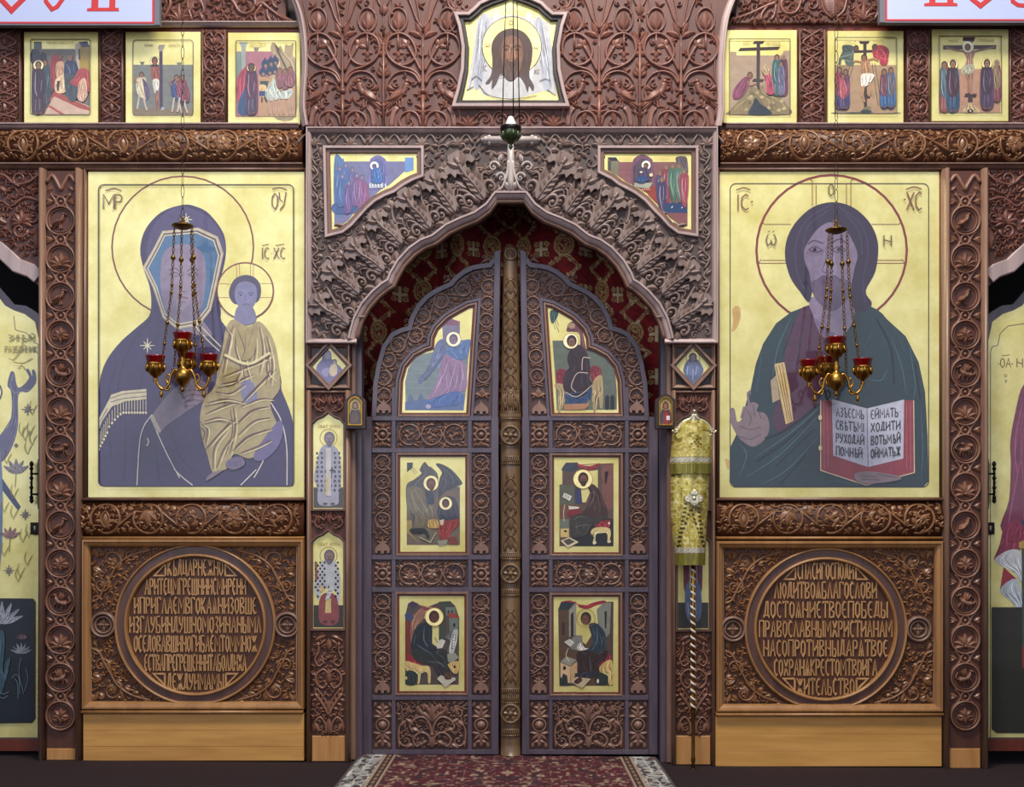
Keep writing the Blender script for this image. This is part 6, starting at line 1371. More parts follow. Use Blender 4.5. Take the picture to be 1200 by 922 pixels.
# --- door icons (parts of the leaves)
def door_icon(g, poly, vw, draw, label):
    t = DOORS[g]; yf = DY-.012
    m = MB(DY); surround(m, poly, 2.0, 4.6, 5); fo = m.build('icon_frame', 'frame', t); fo['label'] = label
    m = MB(DY); surround(m, poly, -.2, 2.0, 3.2); m.build('inner_rebate', 'red_wood', fo)
    m = MB(yf); slab(m, poly, DY-.008, DY-.001); b = m.build('gold_board', 'gold', fo)
    p = Pt(DY-.0085); p.view(*vw); draw(p); p.build(fo)
def rect4(x0, y0, x1, y1): return [(x0, y0), (x1, y0), (x1, y1), (x0, y1)]
def dAngel(p):
    p.poly([(90, 800), (85, 620), (105, 530), (150, 460), (210, 430), (290, 415), (300, 360), (520, 330), (500, 640), (480, 810), (90, 810)], '6E7C80')
    p.poly([(330, 420), (520, 330), (515, 400), (420, 500), (300, 520)], '7488A8', True).poly([(335, 205), (395, 190), (455, 215), (455, 290), (430, 350), (340, 340)], '746C86').poly([(335, 205), (390, 190), (458, 212), (440, 240), (350, 235)], '7A4A60').lines([[(100, y), (290, y)] for y in (500, 560, 620, 660)], 2, '9AA8A4', sm=False)
    for x in (120, 190): p.poly([(x-18, 790), (x-18, 720), (x, 700), (x+18, 720), (x+18, 790)], '566482')
    p.poly([(85, 755), (485, 700), (480, 810), (85, 810)], '4E6490').poly([(290, 370), (330, 330), (370, 345), (350, 400), (300, 460), (260, 560), (210, 610), (180, 635), (175, 600), (230, 540), (265, 450)], '5C6488', True)
    p.poly([(350, 400), (420, 370), (520, 335), (520, 400), (500, 460), (420, 470), (360, 440)], '4C6A98', True).poly([(345, 440), (430, 470), (480, 480), (500, 540), (500, 660), (440, 690), (240, 745), (300, 620)], '8A6C8C', True).lines([[(380, 470), (340, 580), (270, 720)], [(430, 490), (400, 600), (370, 700)], [(470, 500), (470, 600), (450, 680)], [(320, 560), (330, 640)]], 6, 'AC96B4', taper=True)
    p.poly([(240, 745), (440, 680), (470, 760), (300, 790), (250, 780)], '40609A', True).ell(242, 785, 18, 16, 'A8A0B8').ell(412, 332, 50, None, 'FFF8D0').ring(412, 332, 50, 3, '8A6A58'); face(p, 412, 335, 30, '7E6C80', '5C4A64'); p.line([(360, 400), (310, 480), (215, 600)], 18, '5C6488')
door_icon(-1, [(598-a, b) for a, b in i_out], (460, 340, 5.7636), dAngel, 'arched gold icon of a striding winged messenger')
def dMary(p):
    p.poly([(100, 340), (200, 340), (330, 400), (420, 420), (490, 470), (525, 560), (535, 680), (535, 805), (130, 812), (120, 600)], '5E665C').poly([(200, 250), (215, 220), (260, 205), (300, 225), (320, 260), (340, 400), (290, 400), (280, 290), (200, 280)], '6A4048', True).poly([(255, 205), (310, 225), (318, 262), (270, 250)], '3C4456').poly([(300, 260), (335, 255), (345, 330), (330, 400)], 'E8DC98', gold=True).ell(230, 240, 24, 20, 'A88870')
    p.poly([(85, 140), (135, 140), (135, 180), (95, 225)], '345050', True).lines([[(105, 215), (120, 265)], [(115, 205), (145, 285)], [(125, 195), (145, 240)]], 3, '2A3C3C')
    p.poly([(125, 560), (150, 530), (200, 550), (200, 630), (130, 625)], '7A2A34', True).poly([(355, 530), (390, 510), (425, 530), (425, 600), (370, 620)], '7A2A34', True).poly([(120, 630), (180, 640), (200, 690), (160, 810), (135, 810), (140, 690), (120, 660)], 'A8946C', True).poly([(370, 630), (435, 580), (440, 780), (420, 790), (410, 700), (395, 810), (375, 810)], 'A8946C', True)
    for x in (470, 505): p.poly([(x-14, 805), (x-14, 720), (x, 706), (x+14, 720), (x+14, 805)], '2A2E30')
    p.poly([(230, 390), (290, 370), (335, 430), (355, 520), (350, 600), (370, 640), (290, 720), (190, 690), (170, 620), (190, 550), (215, 520), (200, 460)], '33262E', True).poly([(190, 690), (290, 725), (365, 660), (350, 740), (280, 780), (200, 770)], '2E4668', True).poly([(180, 770), (330, 765), (350, 740), (345, 780), (320, 805), (180, 810)], 'A87858')
    p.lines([[(355, 460), (310, 455), (300, 500), (300, 540)], [(340, 560), (270, 560), (235, 620), (230, 660), (260, 690)], [(190, 690), (250, 720), (300, 700), (370, 640)]], 5, 'D0B8A8').lines([[(240, 420), (290, 470)], [(220, 560), (200, 640)], [(310, 600), (280, 660)]], 5, '54424C', taper=True)
    p.ell(224, 344, 52, None, 'FFF4C4').ring(224, 344, 52, 3, '8A6A48'); face(p, 230, 348, 34, '7E5A48', '2E2228')
door_icon(1, [(598+a, b) for a, b in i_out], (630, 340, 5.7636), dMary, 'arched gold icon of a seated woman in a dark robe')
def dElder(p):
    p.poly([(118, 320), (240, 230), (500, 330), (560, 320), (560, 805), (118, 805)], '6A5C50').poly([(240, 800), (118, 700), (118, 600), (160, 600), (160, 720)], '9A8450')
    p.poly([(120, 120), (170, 120), (165, 165), (120, 200)], '2C3C40').lines([[(150, 165), (190, 215)], [(165, 155), (205, 205)]], 3, '3A3A38')
    p.poly([(115, 310), (180, 260), (240, 210), (225, 180), (265, 115), (300, 150), (330, 165), (380, 245), (340, 460), (260, 640), (190, 690), (150, 560), (118, 480)], '4E4E50', True).poly([(360, 135), (400, 130), (480, 170), (540, 230), (580, 290), (560, 310), (500, 340), (430, 360), (380, 420), (390, 260), (410, 200)], '3E4048', True).lines([[(420, 170), (520, 250)], [(400, 240), (480, 290)], [(265, 150), (310, 200)]], 4, '6A6A70', taper=True)
    p.poly([(125, 330), (230, 330), (290, 400), (340, 470), (350, 560), (300, 640), (180, 670), (190, 560), (130, 520)], '6E6450', True).lines([[(150, 360), (200, 480), (270, 560)], [(230, 360), (250, 440)], [(260, 500), (250, 620)], [(330, 500), (300, 600)], [(180, 520), (210, 640)]], 6, '90866A', taper=True)
    p.poly([(275, 360), (340, 360), (345, 460), (290, 460)], '30384A', True).ell(320, 292, 64, None, 'FFF0B0').ring(320, 292, 64, 4, '6A4A30'); face(p, 320, 300, 40, '7A5440', '50382C', .3, None, True)
    p.poly([(370, 520), (400, 440), (450, 400), (520, 420), (550, 520), (550, 640), (480, 620), (400, 590)], '30323E', True).ell(442, 460, 54, None, 'FFF0B0').ring(442, 460, 54, 4, '6A4A30'); face(p, 442, 462, 32, '5E3A2C', '2E1C18')
    p.poly([(385, 620), (480, 600), (550, 590), (540, 650), (480, 700), (470, 750), (400, 755)], '8E342E', True).poly([(470, 740), (530, 735), (545, 800), (470, 800)], '7A3A2C').poly([(300, 600), (370, 595), (385, 660), (300, 660)], 'B09050', True).poly([(390, 600), (430, 590), (420, 640), (400, 640)], 'C8BCA0')
    p.poly([(225, 740), (290, 660), (360, 690), (355, 720), (320, 785)], '6A6250').line([(225, 740), (315, 785), (362, 700)], 4, 'E0D4A8', sm=False).poly([(150, 670), (270, 670), (310, 740), (290, 755), (250, 700), (160, 700)], '24282C', True).poly([(370, 770), (460, 760), (450, 800), (390, 812)], '888878')
door_icon(-1, rect4(469, 535.5, 545.5, 646.5), (460, 525, 7.0923), dElder, 'gold icon of an elder and his scribe, middle of the leaf')
def scribe(cy, cb, seatR, extra):
    pass
def dBent(p):
    p.poly([(135, 160), (165, 120), (260, 118), (280, 150), (380, 190), (430, 130), (560, 125), (560, 815), (110, 815), (110, 305), (135, 300)], '5C4A42').poly([(250, 190), (380, 190), (430, 180), (430, 330), (380, 330), (330, 450), (300, 450), (290, 340)], 'E8DC80', gold=True)
    p.poly([(125, 180), (165, 125), (255, 125), (280, 155), (235, 200), (140, 190)], '3C4452').poly([(265, 130), (350, 150), (450, 125), (420, 165), (360, 190), (285, 165)], '8A3438', True).poly([(460, 140), (560, 130), (555, 500), (520, 520), (465, 420)], '7A5048').poly([(485, 200), (520, 190), (500, 300), (490, 290)], '221A1C').poly([(112, 305), (235, 305), (235, 470), (112, 470)], '5A5C4C').poly([(110, 470), (260, 470), (250, 560), (200, 590), (110, 590)], '6E4A3C').poly([(110, 590), (190, 590), (190, 670), (110, 670)], '6A7064').poly([(118, 670), (190, 668), (190, 740), (118, 740)], 'C8AC6C').ell(160, 690, 13, 9, '221A14')
    p.poly([(240, 340), (290, 340), (300, 460), (245, 460)], '3A3E62').poly([(360, 560), (560, 590), (555, 815), (200, 815), (200, 760)], '26282A').poly([(405, 630), (470, 600), (530, 600), (530, 650), (480, 675), (420, 660)], '8A2E38', True).poly([(370, 700), (410, 660), (530, 670), (525, 780), (510, 780), (505, 710), (440, 700), (410, 730), (410, 795), (390, 795), (395, 740)], 'D8C084', True).ell(402, 785, 16, 12, 'D8C8A8').ell(523, 775, 16, 12, 'D8C8A8').ell(523, 624, 8, 10, 'E8DCC0')
    p.poly([(340, 310), (390, 300), (440, 350), (480, 440), (510, 530), (500, 600), (430, 590), (360, 580), (300, 540), (330, 500), (360, 440), (370, 380)], '44302E', True).poly([(200, 580), (260, 540), (340, 560), (400, 580), (500, 560), (430, 620), (370, 650), (330, 720), (230, 740), (200, 690)], '3A3A36', True)
    p.lines([[(370, 380), (400, 360), (385, 440), (350, 500)], [(420, 440), (400, 520)], [(230, 600), (270, 570), (340, 580)], [(240, 660), (300, 640), (370, 640)], [(230, 710), (300, 700)]], 6, '74645C', taper=True)
    p.poly([(175, 540), (220, 490), (290, 500), (290, 540), (190, 570)], '7A2C30').poly([(185, 480), (275, 490), (270, 502), (190, 510)], 'D8D0C0').poly([(150, 370), (215, 400), (195, 440), (135, 405)], 'D0CCBC').lines([[(160, 385), (155, 405)], [(175, 392), (168, 412)], [(190, 398), (182, 420)]], 4, '2A2620').line([(155, 470), (145, 540), (150, 610)], 6, 'C8B890')
    p.poly([(120, 770), (190, 740), (270, 780), (180, 832)], 'CFC4A4').poly([(140, 770), (190, 750), (240, 778), (180, 808)], '54483E').line([(120, 770), (180, 830), (272, 782)], 3, '8A6A3A', sm=False)
    p.ell(305, 258, 80, None, 'FFEFA8').ring(305, 258, 80, 4, '8A6A38'); face(p, 308, 258, 44, '7A5444', '3A2A28', .1, None, True)
door_icon(1, rect4(649, 536, 725, 647), (640, 525, 7.0923), dBent, 'gold icon of a bent elder writing beside a red curtain, middle of the leaf')
def dYoung(p):
    p.poly([(105, 220), (130, 120), (165, 100), (215, 130), (290, 150), (390, 110), (480, 100), (520, 140), (555, 240), (550, 795), (105, 795)], '4E4440').poly([(255, 185), (280, 150), (385, 150), (385, 480), (330, 480), (330, 300), (260, 240)], 'E8DC80', gold=True)
    p.poly([(155, 260), (190, 200), (250, 150), (280, 170), (250, 260), (200, 310), (155, 480)], '8E6450', True).poly([(125, 130), (165, 100), (220, 125), (165, 160)], '42304E').poly([(100, 215), (130, 190), (180, 235), (150, 270), (110, 250)], '3A4468').poly([(105, 260), (150, 270), (150, 570), (105, 590)], '6E2E22').poly([(215, 130), (290, 155), (390, 140), (380, 165), (280, 180)], '7A3238', True)
    p.poly([(385, 105), (480, 100), (515, 140), (440, 150), (445, 420), (385, 420)], '3E4436').poly([(440, 150), (520, 150), (525, 200), (550, 240), (545, 360), (475, 380), (470, 230), (445, 220)], '687068').poly([(450, 205), (520, 200), (555, 240), (480, 245)], '8E3C2C').ell(465, 190, 8, 12, '20201C').ell(495, 188, 8, 12, '20201C').ell(513, 300, 10, 18, '20201C')
    p.poly([(110, 560), (150, 545), (230, 610), (220, 640), (120, 620)], '8A2A2C', True).poly([(108, 600), (240, 635), (310, 650), (315, 775), (295, 775), (290, 700), (240, 690), (225, 780), (205, 780), (205, 700), (120, 680)], 'D0B474', True).poly([(125, 680), (200, 700), (200, 790), (110, 790)], '26302C', True).ell(115, 740, 8, 14, 'D0B474')
    p.poly([(235, 290), (290, 280), (330, 330), (325, 440), (370, 490), (340, 550), (270, 540), (160, 500), (160, 420), (190, 330)], '20282E', True).poly([(160, 500), (250, 510), (340, 540), (430, 500), (460, 560), (470, 690), (420, 720), (370, 640), (280, 620), (190, 590)], '2C302C', True)
    p.lines([[(265, 310), (260, 420), (300, 480)], [(200, 460), (260, 500), (330, 540)], [(300, 600), (400, 620), (440, 680)], [(360, 520), (430, 580)], [(190, 380), (180, 460)]], 6, '667480', taper=True).poly([(345, 640), (430, 650), (480, 720), (460, 750), (400, 740)], '2E2C30', True)
    p.poly([(365, 440), (410, 415), (440, 430), (415, 490), (370, 495)], 'CFC8B8').line([(350, 400), (380, 450)], 4, '302420').poly([(440, 400), (490, 350), (540, 350), (545, 400), (520, 470), (500, 540), (455, 520), (480, 440)], '5C5C58', True).poly([(500, 355), (545, 352), (510, 530), (470, 520)], 'B0B0A8', True).lines([[(500+i*-3, 380+i*22), (525-i*4, 384+i*22)] for i in range(6)], 4, '302C2C')
    p.poly([(455, 540), (520, 530), (550, 570), (490, 620), (460, 600)], '8E9080').poly([(465, 620), (550, 600), (545, 690), (510, 700), (470, 650)], 'C8A468', True).ell(518, 645, 9, 12, '221A14').poly([(370, 745), (400, 715), (440, 730), (520, 735), (525, 755), (440, 815)], 'B8B4A0').poly([(430, 700), (480, 700), (490, 745), (440, 750)], '54382C', True)
    p.ell(348, 232, 76, None, 'FFEFA8').ring(348, 232, 76, 4, '8A6A38'); face(p, 346, 236, 44, '5C3626', '3A2018', .3)
door_icon(-1, rect4(468, 698, 544.5, 809.5), (460, 690, 7.0923), dYoung, 'gold icon of a scribe in black facing right, bottom of the leaf')
def dLow(p):
    p.poly([(100, 170), (125, 105), (250, 105), (250, 400), (330, 460), (430, 300), (430, 170), (510, 105), (560, 105), (555, 805), (110, 805)], '54402E').poly([(100, 170), (125, 105), (245, 105), (190, 175)], '263238').poly([(190, 175), (250, 110), (250, 380), (190, 400)], '8A8878').poly([(205, 210), (228, 190), (228, 390), (205, 400)], '2A1C18').poly([(130, 275), (155, 275), (155, 385), (130, 385)], '3A2418').poly([(120, 110), (200, 95), (260, 125), (330, 135), (400, 110), (480, 95), (500, 115), (420, 135), (350, 165), (280, 155), (240, 115)], '8E2A2E', True)
    p.poly([(420, 170), (470, 120), (540, 110), (540, 360), (500, 400), (430, 280)], '7C7C70').poly([(485, 190), (505, 180), (500, 330), (488, 320)], '241C1C').poly([(540, 110), (558, 108), (555, 600), (520, 560)], '4A3A34').poly([(445, 560), (520, 540), (545, 580), (480, 640), (440, 620)], '7A2434', True).poly([(450, 640), (545, 590), (555, 780), (520, 790), (510, 700), (450, 690)], 'C8A868', True).ell(460, 750, 55, 50, '26302E').ell(430, 765, 9, 18, 'D8D0B0').poly([(110, 690), (210, 700), (200, 805), (115, 805)], '26302E')
    p.poly([(115, 605), (170, 560), (255, 590), (200, 640)], '8A8878').poly([(118, 610), (200, 645), (200, 780), (180, 780), (175, 720), (140, 700), (130, 740), (118, 730)], 'C8A880').poly([(200, 645), (258, 600), (258, 700), (240, 700), (230, 780), (205, 790)], 'B89468').ell(152, 657, 13, 17, '2A1A14').line([(185, 490), (165, 550), (190, 600)], 5, 'D0C8A8')
    p.poly([(195, 430), (240, 385), (300, 385), (305, 480), (260, 510), (205, 500)], '76766C').poly([(150, 440), (195, 415), (235, 445), (200, 480)], 'C8C8B8').lines([[(170, 440), (195, 430)], [(180, 452), (208, 440)], [(192, 464), (218, 452)]], 3, '3A342E').poly([(258, 470), (290, 445), (320, 490), (355, 492), (300, 512), (262, 505)], 'CFC8B8', True)
    p.poly([(355, 300), (400, 280), (450, 310), (490, 370), (500, 480), (470, 530), (400, 540), (330, 520), (390, 450), (370, 360)], '26343E', True).poly([(255, 540), (310, 510), (420, 530), (510, 510), (490, 580), (430, 620), (440, 690), (380, 720), (270, 700), (258, 610)], '32221E', True)
    p.lines([[(420, 320), (425, 420), (380, 510)], [(470, 400), (460, 480)], [(300, 530), (340, 540)], [(430, 540), (470, 520)], [(360, 560), (370, 680)]], 6, '5E7280', taper=True).poly([(255, 700), (400, 680), (440, 700), (360, 740), (300, 760), (250, 750)], '2E2C34', True).poly([(200, 770), (250, 730), (370, 745), (300, 825)], 'B8A888').poly([(230, 770), (280, 730), (300, 760), (260, 790)], '4A2A20', True).line([(200, 772), (300, 825), (372, 748)], 3, '7A5A34', sm=False)
    p.ring(330, 243, 76, 4, '8A6A38'); face(p, 330, 248, 44, '6A4232', '38201A', -.3)
door_icon(1, rect4(648.5, 699, 724.5, 810.5), (640, 690, 7.0923), dLow, 'gold icon of a scribe in dark blue beside a small table, bottom of the leaf')

# --- little icons hung on the jambs
for g in (-1, 1):
    x0, x1 = (404.5, 428) if g < 0 else (768.5, 791.5); xc = (x0+x1)/2; yf = -.055
    t = thing('wall_icon', 'tiny dark-framed icon of a '+('dark robed bust' if g < 0 else 'red robed bust with white page')+' on the '+('left' if g < 0 else 'right')+' door jamb', 'icon', xc, 502, yf, 'tiny icons hung on the jambs')
    pol = [(x0, 502), (x0, 468), (xc-5, 463), (xc, 460.5), (xc+5, 463), (x1, 468), (x1, 502)]
    m = MB(yf); slab(m, pol, yf, .0); m.build('case', 'dark', t)
    ip = [(x0+4, 498), (x0+4, 471), (xc-4, 466.5), (xc, 465), (xc+4, 466.5), (x1-4, 471), (x1-4, 498)]
    m = MB(yf); surround(m, ip, -1, .8, 2.4); m.build('gilt_rim', 'brass', t)
    m = MB(yf); slab(m, ip, yf-.002, yf-.0003); m.build('gold_board', simple('old_gold', '9A8A50', rough=.4, metal=.3) if g < 0 else bpy.data.materials['old_gold'], t)
    p = Pt(yf-.0024); p.view(xc, 482, 1)
    p.poly([(-6, 14), (-6.5, 4), (-4, -3), (-3, -9), (0, -12), (3, -9), (4, -3), (6.5, 4), (6, 14)], '2A1A1C' if g < 0 else '5A2228', True).ell(0, -6.5, 2.3, 3.1, '8A6040')
    p.ring(0, -7, 5.2, .5, 'C8B070').poly([(-4, 3), (2, 1), (4, 12), (-5, 13)], '4A3420' if g < 0 else '8A2A28', True)
    if g > 0: p.poly([(1, 5), (5, 5), (5, 10), (1, 10)], 'D0D0D0').poly([(-6, 2), (-3, -1), (-3, 12), (-6, 14)], '3A4450', True)
    p.build(t)

# --- side door paintings
t, mx = SIDE[-1]
m = MB(.1); gp = [(-78, 864), (-78, 305)]+g_top[1:]+[(46, 400), (44, 864)]; slab(m, [q for q in gp if q != (51, 391)], .0965, .0999); m.build('gold_panel', 'gold', t)
p = Pt(.0962); p.view(0, 370, 3.688)
p.line([(60, 0), (66, 60), (90, 68), (110, 72), (138, 95), (145, 115), (164, 122), (167, 500), (167, 1790)], 3, '2A2230', sm=False)
p.poly([(45, 245), (32, 300), (48, 330), (50, 420), (30, 480), (-40, 560), (-60, 640), (10, 630), (55, 560), (78, 470), (80, 340), (120, 330), (150, 300), (158, 270), (150, 236), (138, 235), (140, 262), (130, 240), (120, 228), (112, 236), (125, 262), (118, 280), (100, 300), (80, 310), (70, 290), (62, 245)], '5C5A78', True)
p.line([(60, 250), (45, 300), (60, 330), (90, 328), (130, 318)], 3, '8A88A4').poly([(0, 700), (12, 705), (90, 825), (78, 842), (0, 740)], '22385C').poly([(-100, 640), (0, 560), (0, 1100), (-100, 1100)], '6A7C98', True).line([(0, 300), (8, 330), (0, 360)], 6, '34406A')
YG = '8C7E44'
for x, y, s_ in ((70, 680, 1.4), (45, 960, 1.1)):
    for a in (-90, -120, -60, -150, -30): r_ = math.radians(a); p.poly([(x, y), (x+s_*16*math.cos(r_)-s_*8*math.sin(r_), y+s_*16*math.sin(r_)+s_*8*math.cos(r_)), (x+s_*46*math.cos(r_), y+s_*46*math.sin(r_)), (x+s_*16*math.cos(r_)+s_*8*math.sin(r_), y+s_*16*math.sin(r_)-s_*8*math.cos(r_))], '8A6A68' if s_ < 1.3 else '7C7478', True)
    p.line([(x, y), (x-4, y+60)], 3, YG)
for x, y, r_ in ((120, 405, 26), (110, 860, 24), (40, 1100, 24), (70, 560, 10)): 
    p.star(x, y, r_, '6E6678', 6); p.ell(x, y, r_*.2, r_*.2, YG)
for x, y in ((95, 520), (110, 540), (130, 520), (120, 600), (30, 640), (60, 790), (100, 980), (20, 1040), (120, 1080), (80, 1150), (140, 430), (140, 560), (20, 850), (60, 880), (90, 1130), (125, 960)):
    p.line([(x, y), (x-12, y-30), (x-6, y-62)], 3, YG, taper=True).line([(x, y), (x+10, y-26), (x+22, y-46)], 3, YG, taper=True)
p.text('ЗИНЫЙ', 38, 150, 82, 112, 3, YG).text('РАЗБОЙНИК', 24, 160, 132, 160, 3, YG).lines([[(100, 110), (90, 150), (60, 190), (40, 185)], [(60, 200), (100, 205), (140, 185)], [(80, 230), (95, 215), (110, 235)]], 3, YG)
p.view(0, 600, 3.293)
p.poly([(-260, 330), (128, 333), (137, 345), (137, 795), (125, 812), (-260, 818)], '18222A')
for x, y, s_, c_ in ((10, 430, 1.7, '8A8C94'), (85, 545, .85, '74787E'), (90, 490, .5, '6A4A58')):
    for a in (-90, -115, -65, -140, -40, -160, -20): r_ = math.radians(a); p.poly([(x, y), (x+s_*20*math.cos(r_)-s_*6*math.sin(r_), y+s_*20*math.sin(r_)+s_*6*math.cos(r_)), (x+s_*52*math.cos(r_), y+s_*52*math.sin(r_)), (x+s_*20*math.cos(r_)+s_*6*math.sin(r_), y+s_*20*math.sin(r_)-s_*6*math.cos(r_))], c_, True)
p.poly([(0, 460), (20, 460), (22, 520), (14, 600), (24, 640), (10, 700), (-10, 700), (-10, 500)], '35505C', True).poly([(22, 590), (44, 560), (38, 600), (26, 650)], '35505C', True)
p.lines([[(85, 560), (78, 620), (95, 700)], [(60, 640), (72, 660), (74, 720)], [(50, 640), (65, 625), (78, 640), (80, 700)], [(104, 600), (112, 640), (100, 690)], [(0, 690), (20, 700), (40, 690)], [(0, 710), (20, 716), (34, 706)]], 3, '5E6E74')
p.build(t)
t, mx = SIDE[1]
m = MB(.1); gp = [(mx(-78), 864), (mx(-78), 305)]+[(mx(a), b) for a, b in g_top[1:-1]]+[(mx(46), 400), (mx(46), 864)]; slab(m, gp, .0965, .0999); m.build('gold_panel', 'gold', t)
p = Pt(.0962); p.view(1150, 360, 3.545)
p.line([(290, 70), (177, 68), (110, 78), (78, 110), (68, 158), (45, 164), (38, 185), (38, 1790)], 3, '2A2218', sm=False)
p.text('ОА', 80, 122, 212, 250, 4, '6E4A2C', .3).line([(85, 202), (118, 198)], 3, '6E4A2C').text('НЯ', 148, 200, 212, 250, 4, '6E4A2C', .3).ell(72, 235, 3, 3, '6E4A2C').ell(128, 235, 3, 3, '6E4A2C').text('О', 96, 106, 278, 290, 2.4, '6E4A2C').text('У', 98, 106, 300, 314, 2.4, '6E4A2C')
p.poly([(177, 320), (140, 440), (120, 560), (122, 650), (115, 800), (85, 930), (260, 930), (260, 320)], '6E2E4A', True).lines([[(170, 400), (140, 560), (150, 700)], [(160, 640), (130, 800), (110, 910)], [(175, 500), (165, 650)]], 6, '94506C', taper=True).poly([(165, 885), (200, 890), (200, 1000), (160, 1000)], '1E3C5A')
p.view(1145, 600, 3.073)
p.poly([(150, 30), (100, 50), (80, 120), (60, 172), (90, 160), (140, 150), (160, 120), (160, 60)], '7C2E44', True).poly([(62, 172), (105, 140), (145, 135), (160, 160), (160, 250), (130, 215), (95, 198)], 'B8B8BC', True).poly([(95, 198), (142, 240), (82, 280)], '8A2E3A').poly([(82, 280), (142, 240), (165, 330), (165, 400), (130, 330)], 'A8B0B8', True)
p.poly([(52, 342), (400, 342), (400, 795), (70, 795), (52, 780)], '2A2A22').poly([(150, 55), (260, 55), (260, 130), (150, 130)], 'A88848').poly([(160, 130), (260, 130), (260, 560), (162, 560)], '3E4A48').poly([(162, 485), (220, 485), (220, 560), (162, 560)], '8A2E28').poly([(110, 100), (160, 40), (170, 100)], '7C2E44', True)
p.build(t)

# ------------------------------------------------------------------ round work: tubes and turned shapes
def tube(mb, pts, r, n=6, mat=0, closed=False):
    p = np.asarray(pts, float); m = len(p)
    rr = np.interp(np.linspace(0, 1, m), np.linspace(0, 1, len(r)), r) if np.ndim(r) else np.full(m, r)
    if closed: t = np.roll(p, -1, 0)-np.roll(p, 1, 0)
    else: t = np.gradient(p, axis=0)
    t /= np.maximum(np.linalg.norm(t, axis=1), 1e-9)[:, None]
    u = np.array([0, 1, 0.]) if abs(t[0][1]) < .9 else np.array([1, 0, 0.]); V = []
    for i in range(m):
        u = u-t[i]*np.dot(u, t[i]); u /= max(np.linalg.norm(u), 1e-9); v = np.cross(t[i], u)
        for k in range(n): a = 2*math.pi*k/n; V.append(p[i]+rr[i]*(math.cos(a)*u+math.sin(a)*v))
    F = [(i*n+k, i*n+(k+1) % n, ((i+1) % m)*n+(k+1) % n, ((i+1) % m)*n+k) for i in range(m if closed else m-1) for k in range(n)]
    if not closed: F += [tuple(range(n))[::-1], tuple((m-1)*n+k for k in range(n))]
    mb.add(V, F, mat, True)
def lathe(mb, c, prof, n=16, mat=0):
    V = []; m = len(prof)
    for r, z in prof:
        for k in range(n): a = 2*math.pi*k/n; V.append((c[0]+r*math.cos(a), c[1]+r*math.sin(a), c[2]+z))
    F = [(i*n+k, (i+1)*n+k, (i+1)*n+(k+1) % n, i*n+(k+1) % n) for i in range(m-1) for k in range(n)]
    F = [f[::-1] for f in F] if prof[-1][1] > prof[0][1] else F
    F += [tuple(range(n)), tuple((m-1)*n+k for k in range(n))[::-1]]
    mb.add(V, F, mat, True)
def chain(mb, a, b, step=.018, r=.0016, w=.005, mat=0):
    a, b = np.array(a, float), np.array(b, float); L = np.linalg.norm(b-a); n = max(1, int(L/step)); d = (b-a)/L
    s1 = np.cross(d, (0, 1, 0)); s1 /= max(np.linalg.norm(s1), 1e-6); s2 = np.cross(d, s1); h = L/n
    for i in range(n):
        c = a+d*h*(i+.5); s_ = s1 if i % 2 else s2*.7+s1*.7
        q = [c+d*math.cos(t)*h*.58+s_*math.sin(t)*w for t in np.linspace(0, 2*math.pi, 9)[:-1]]; tube(mb, q, r, 4, mat, True)

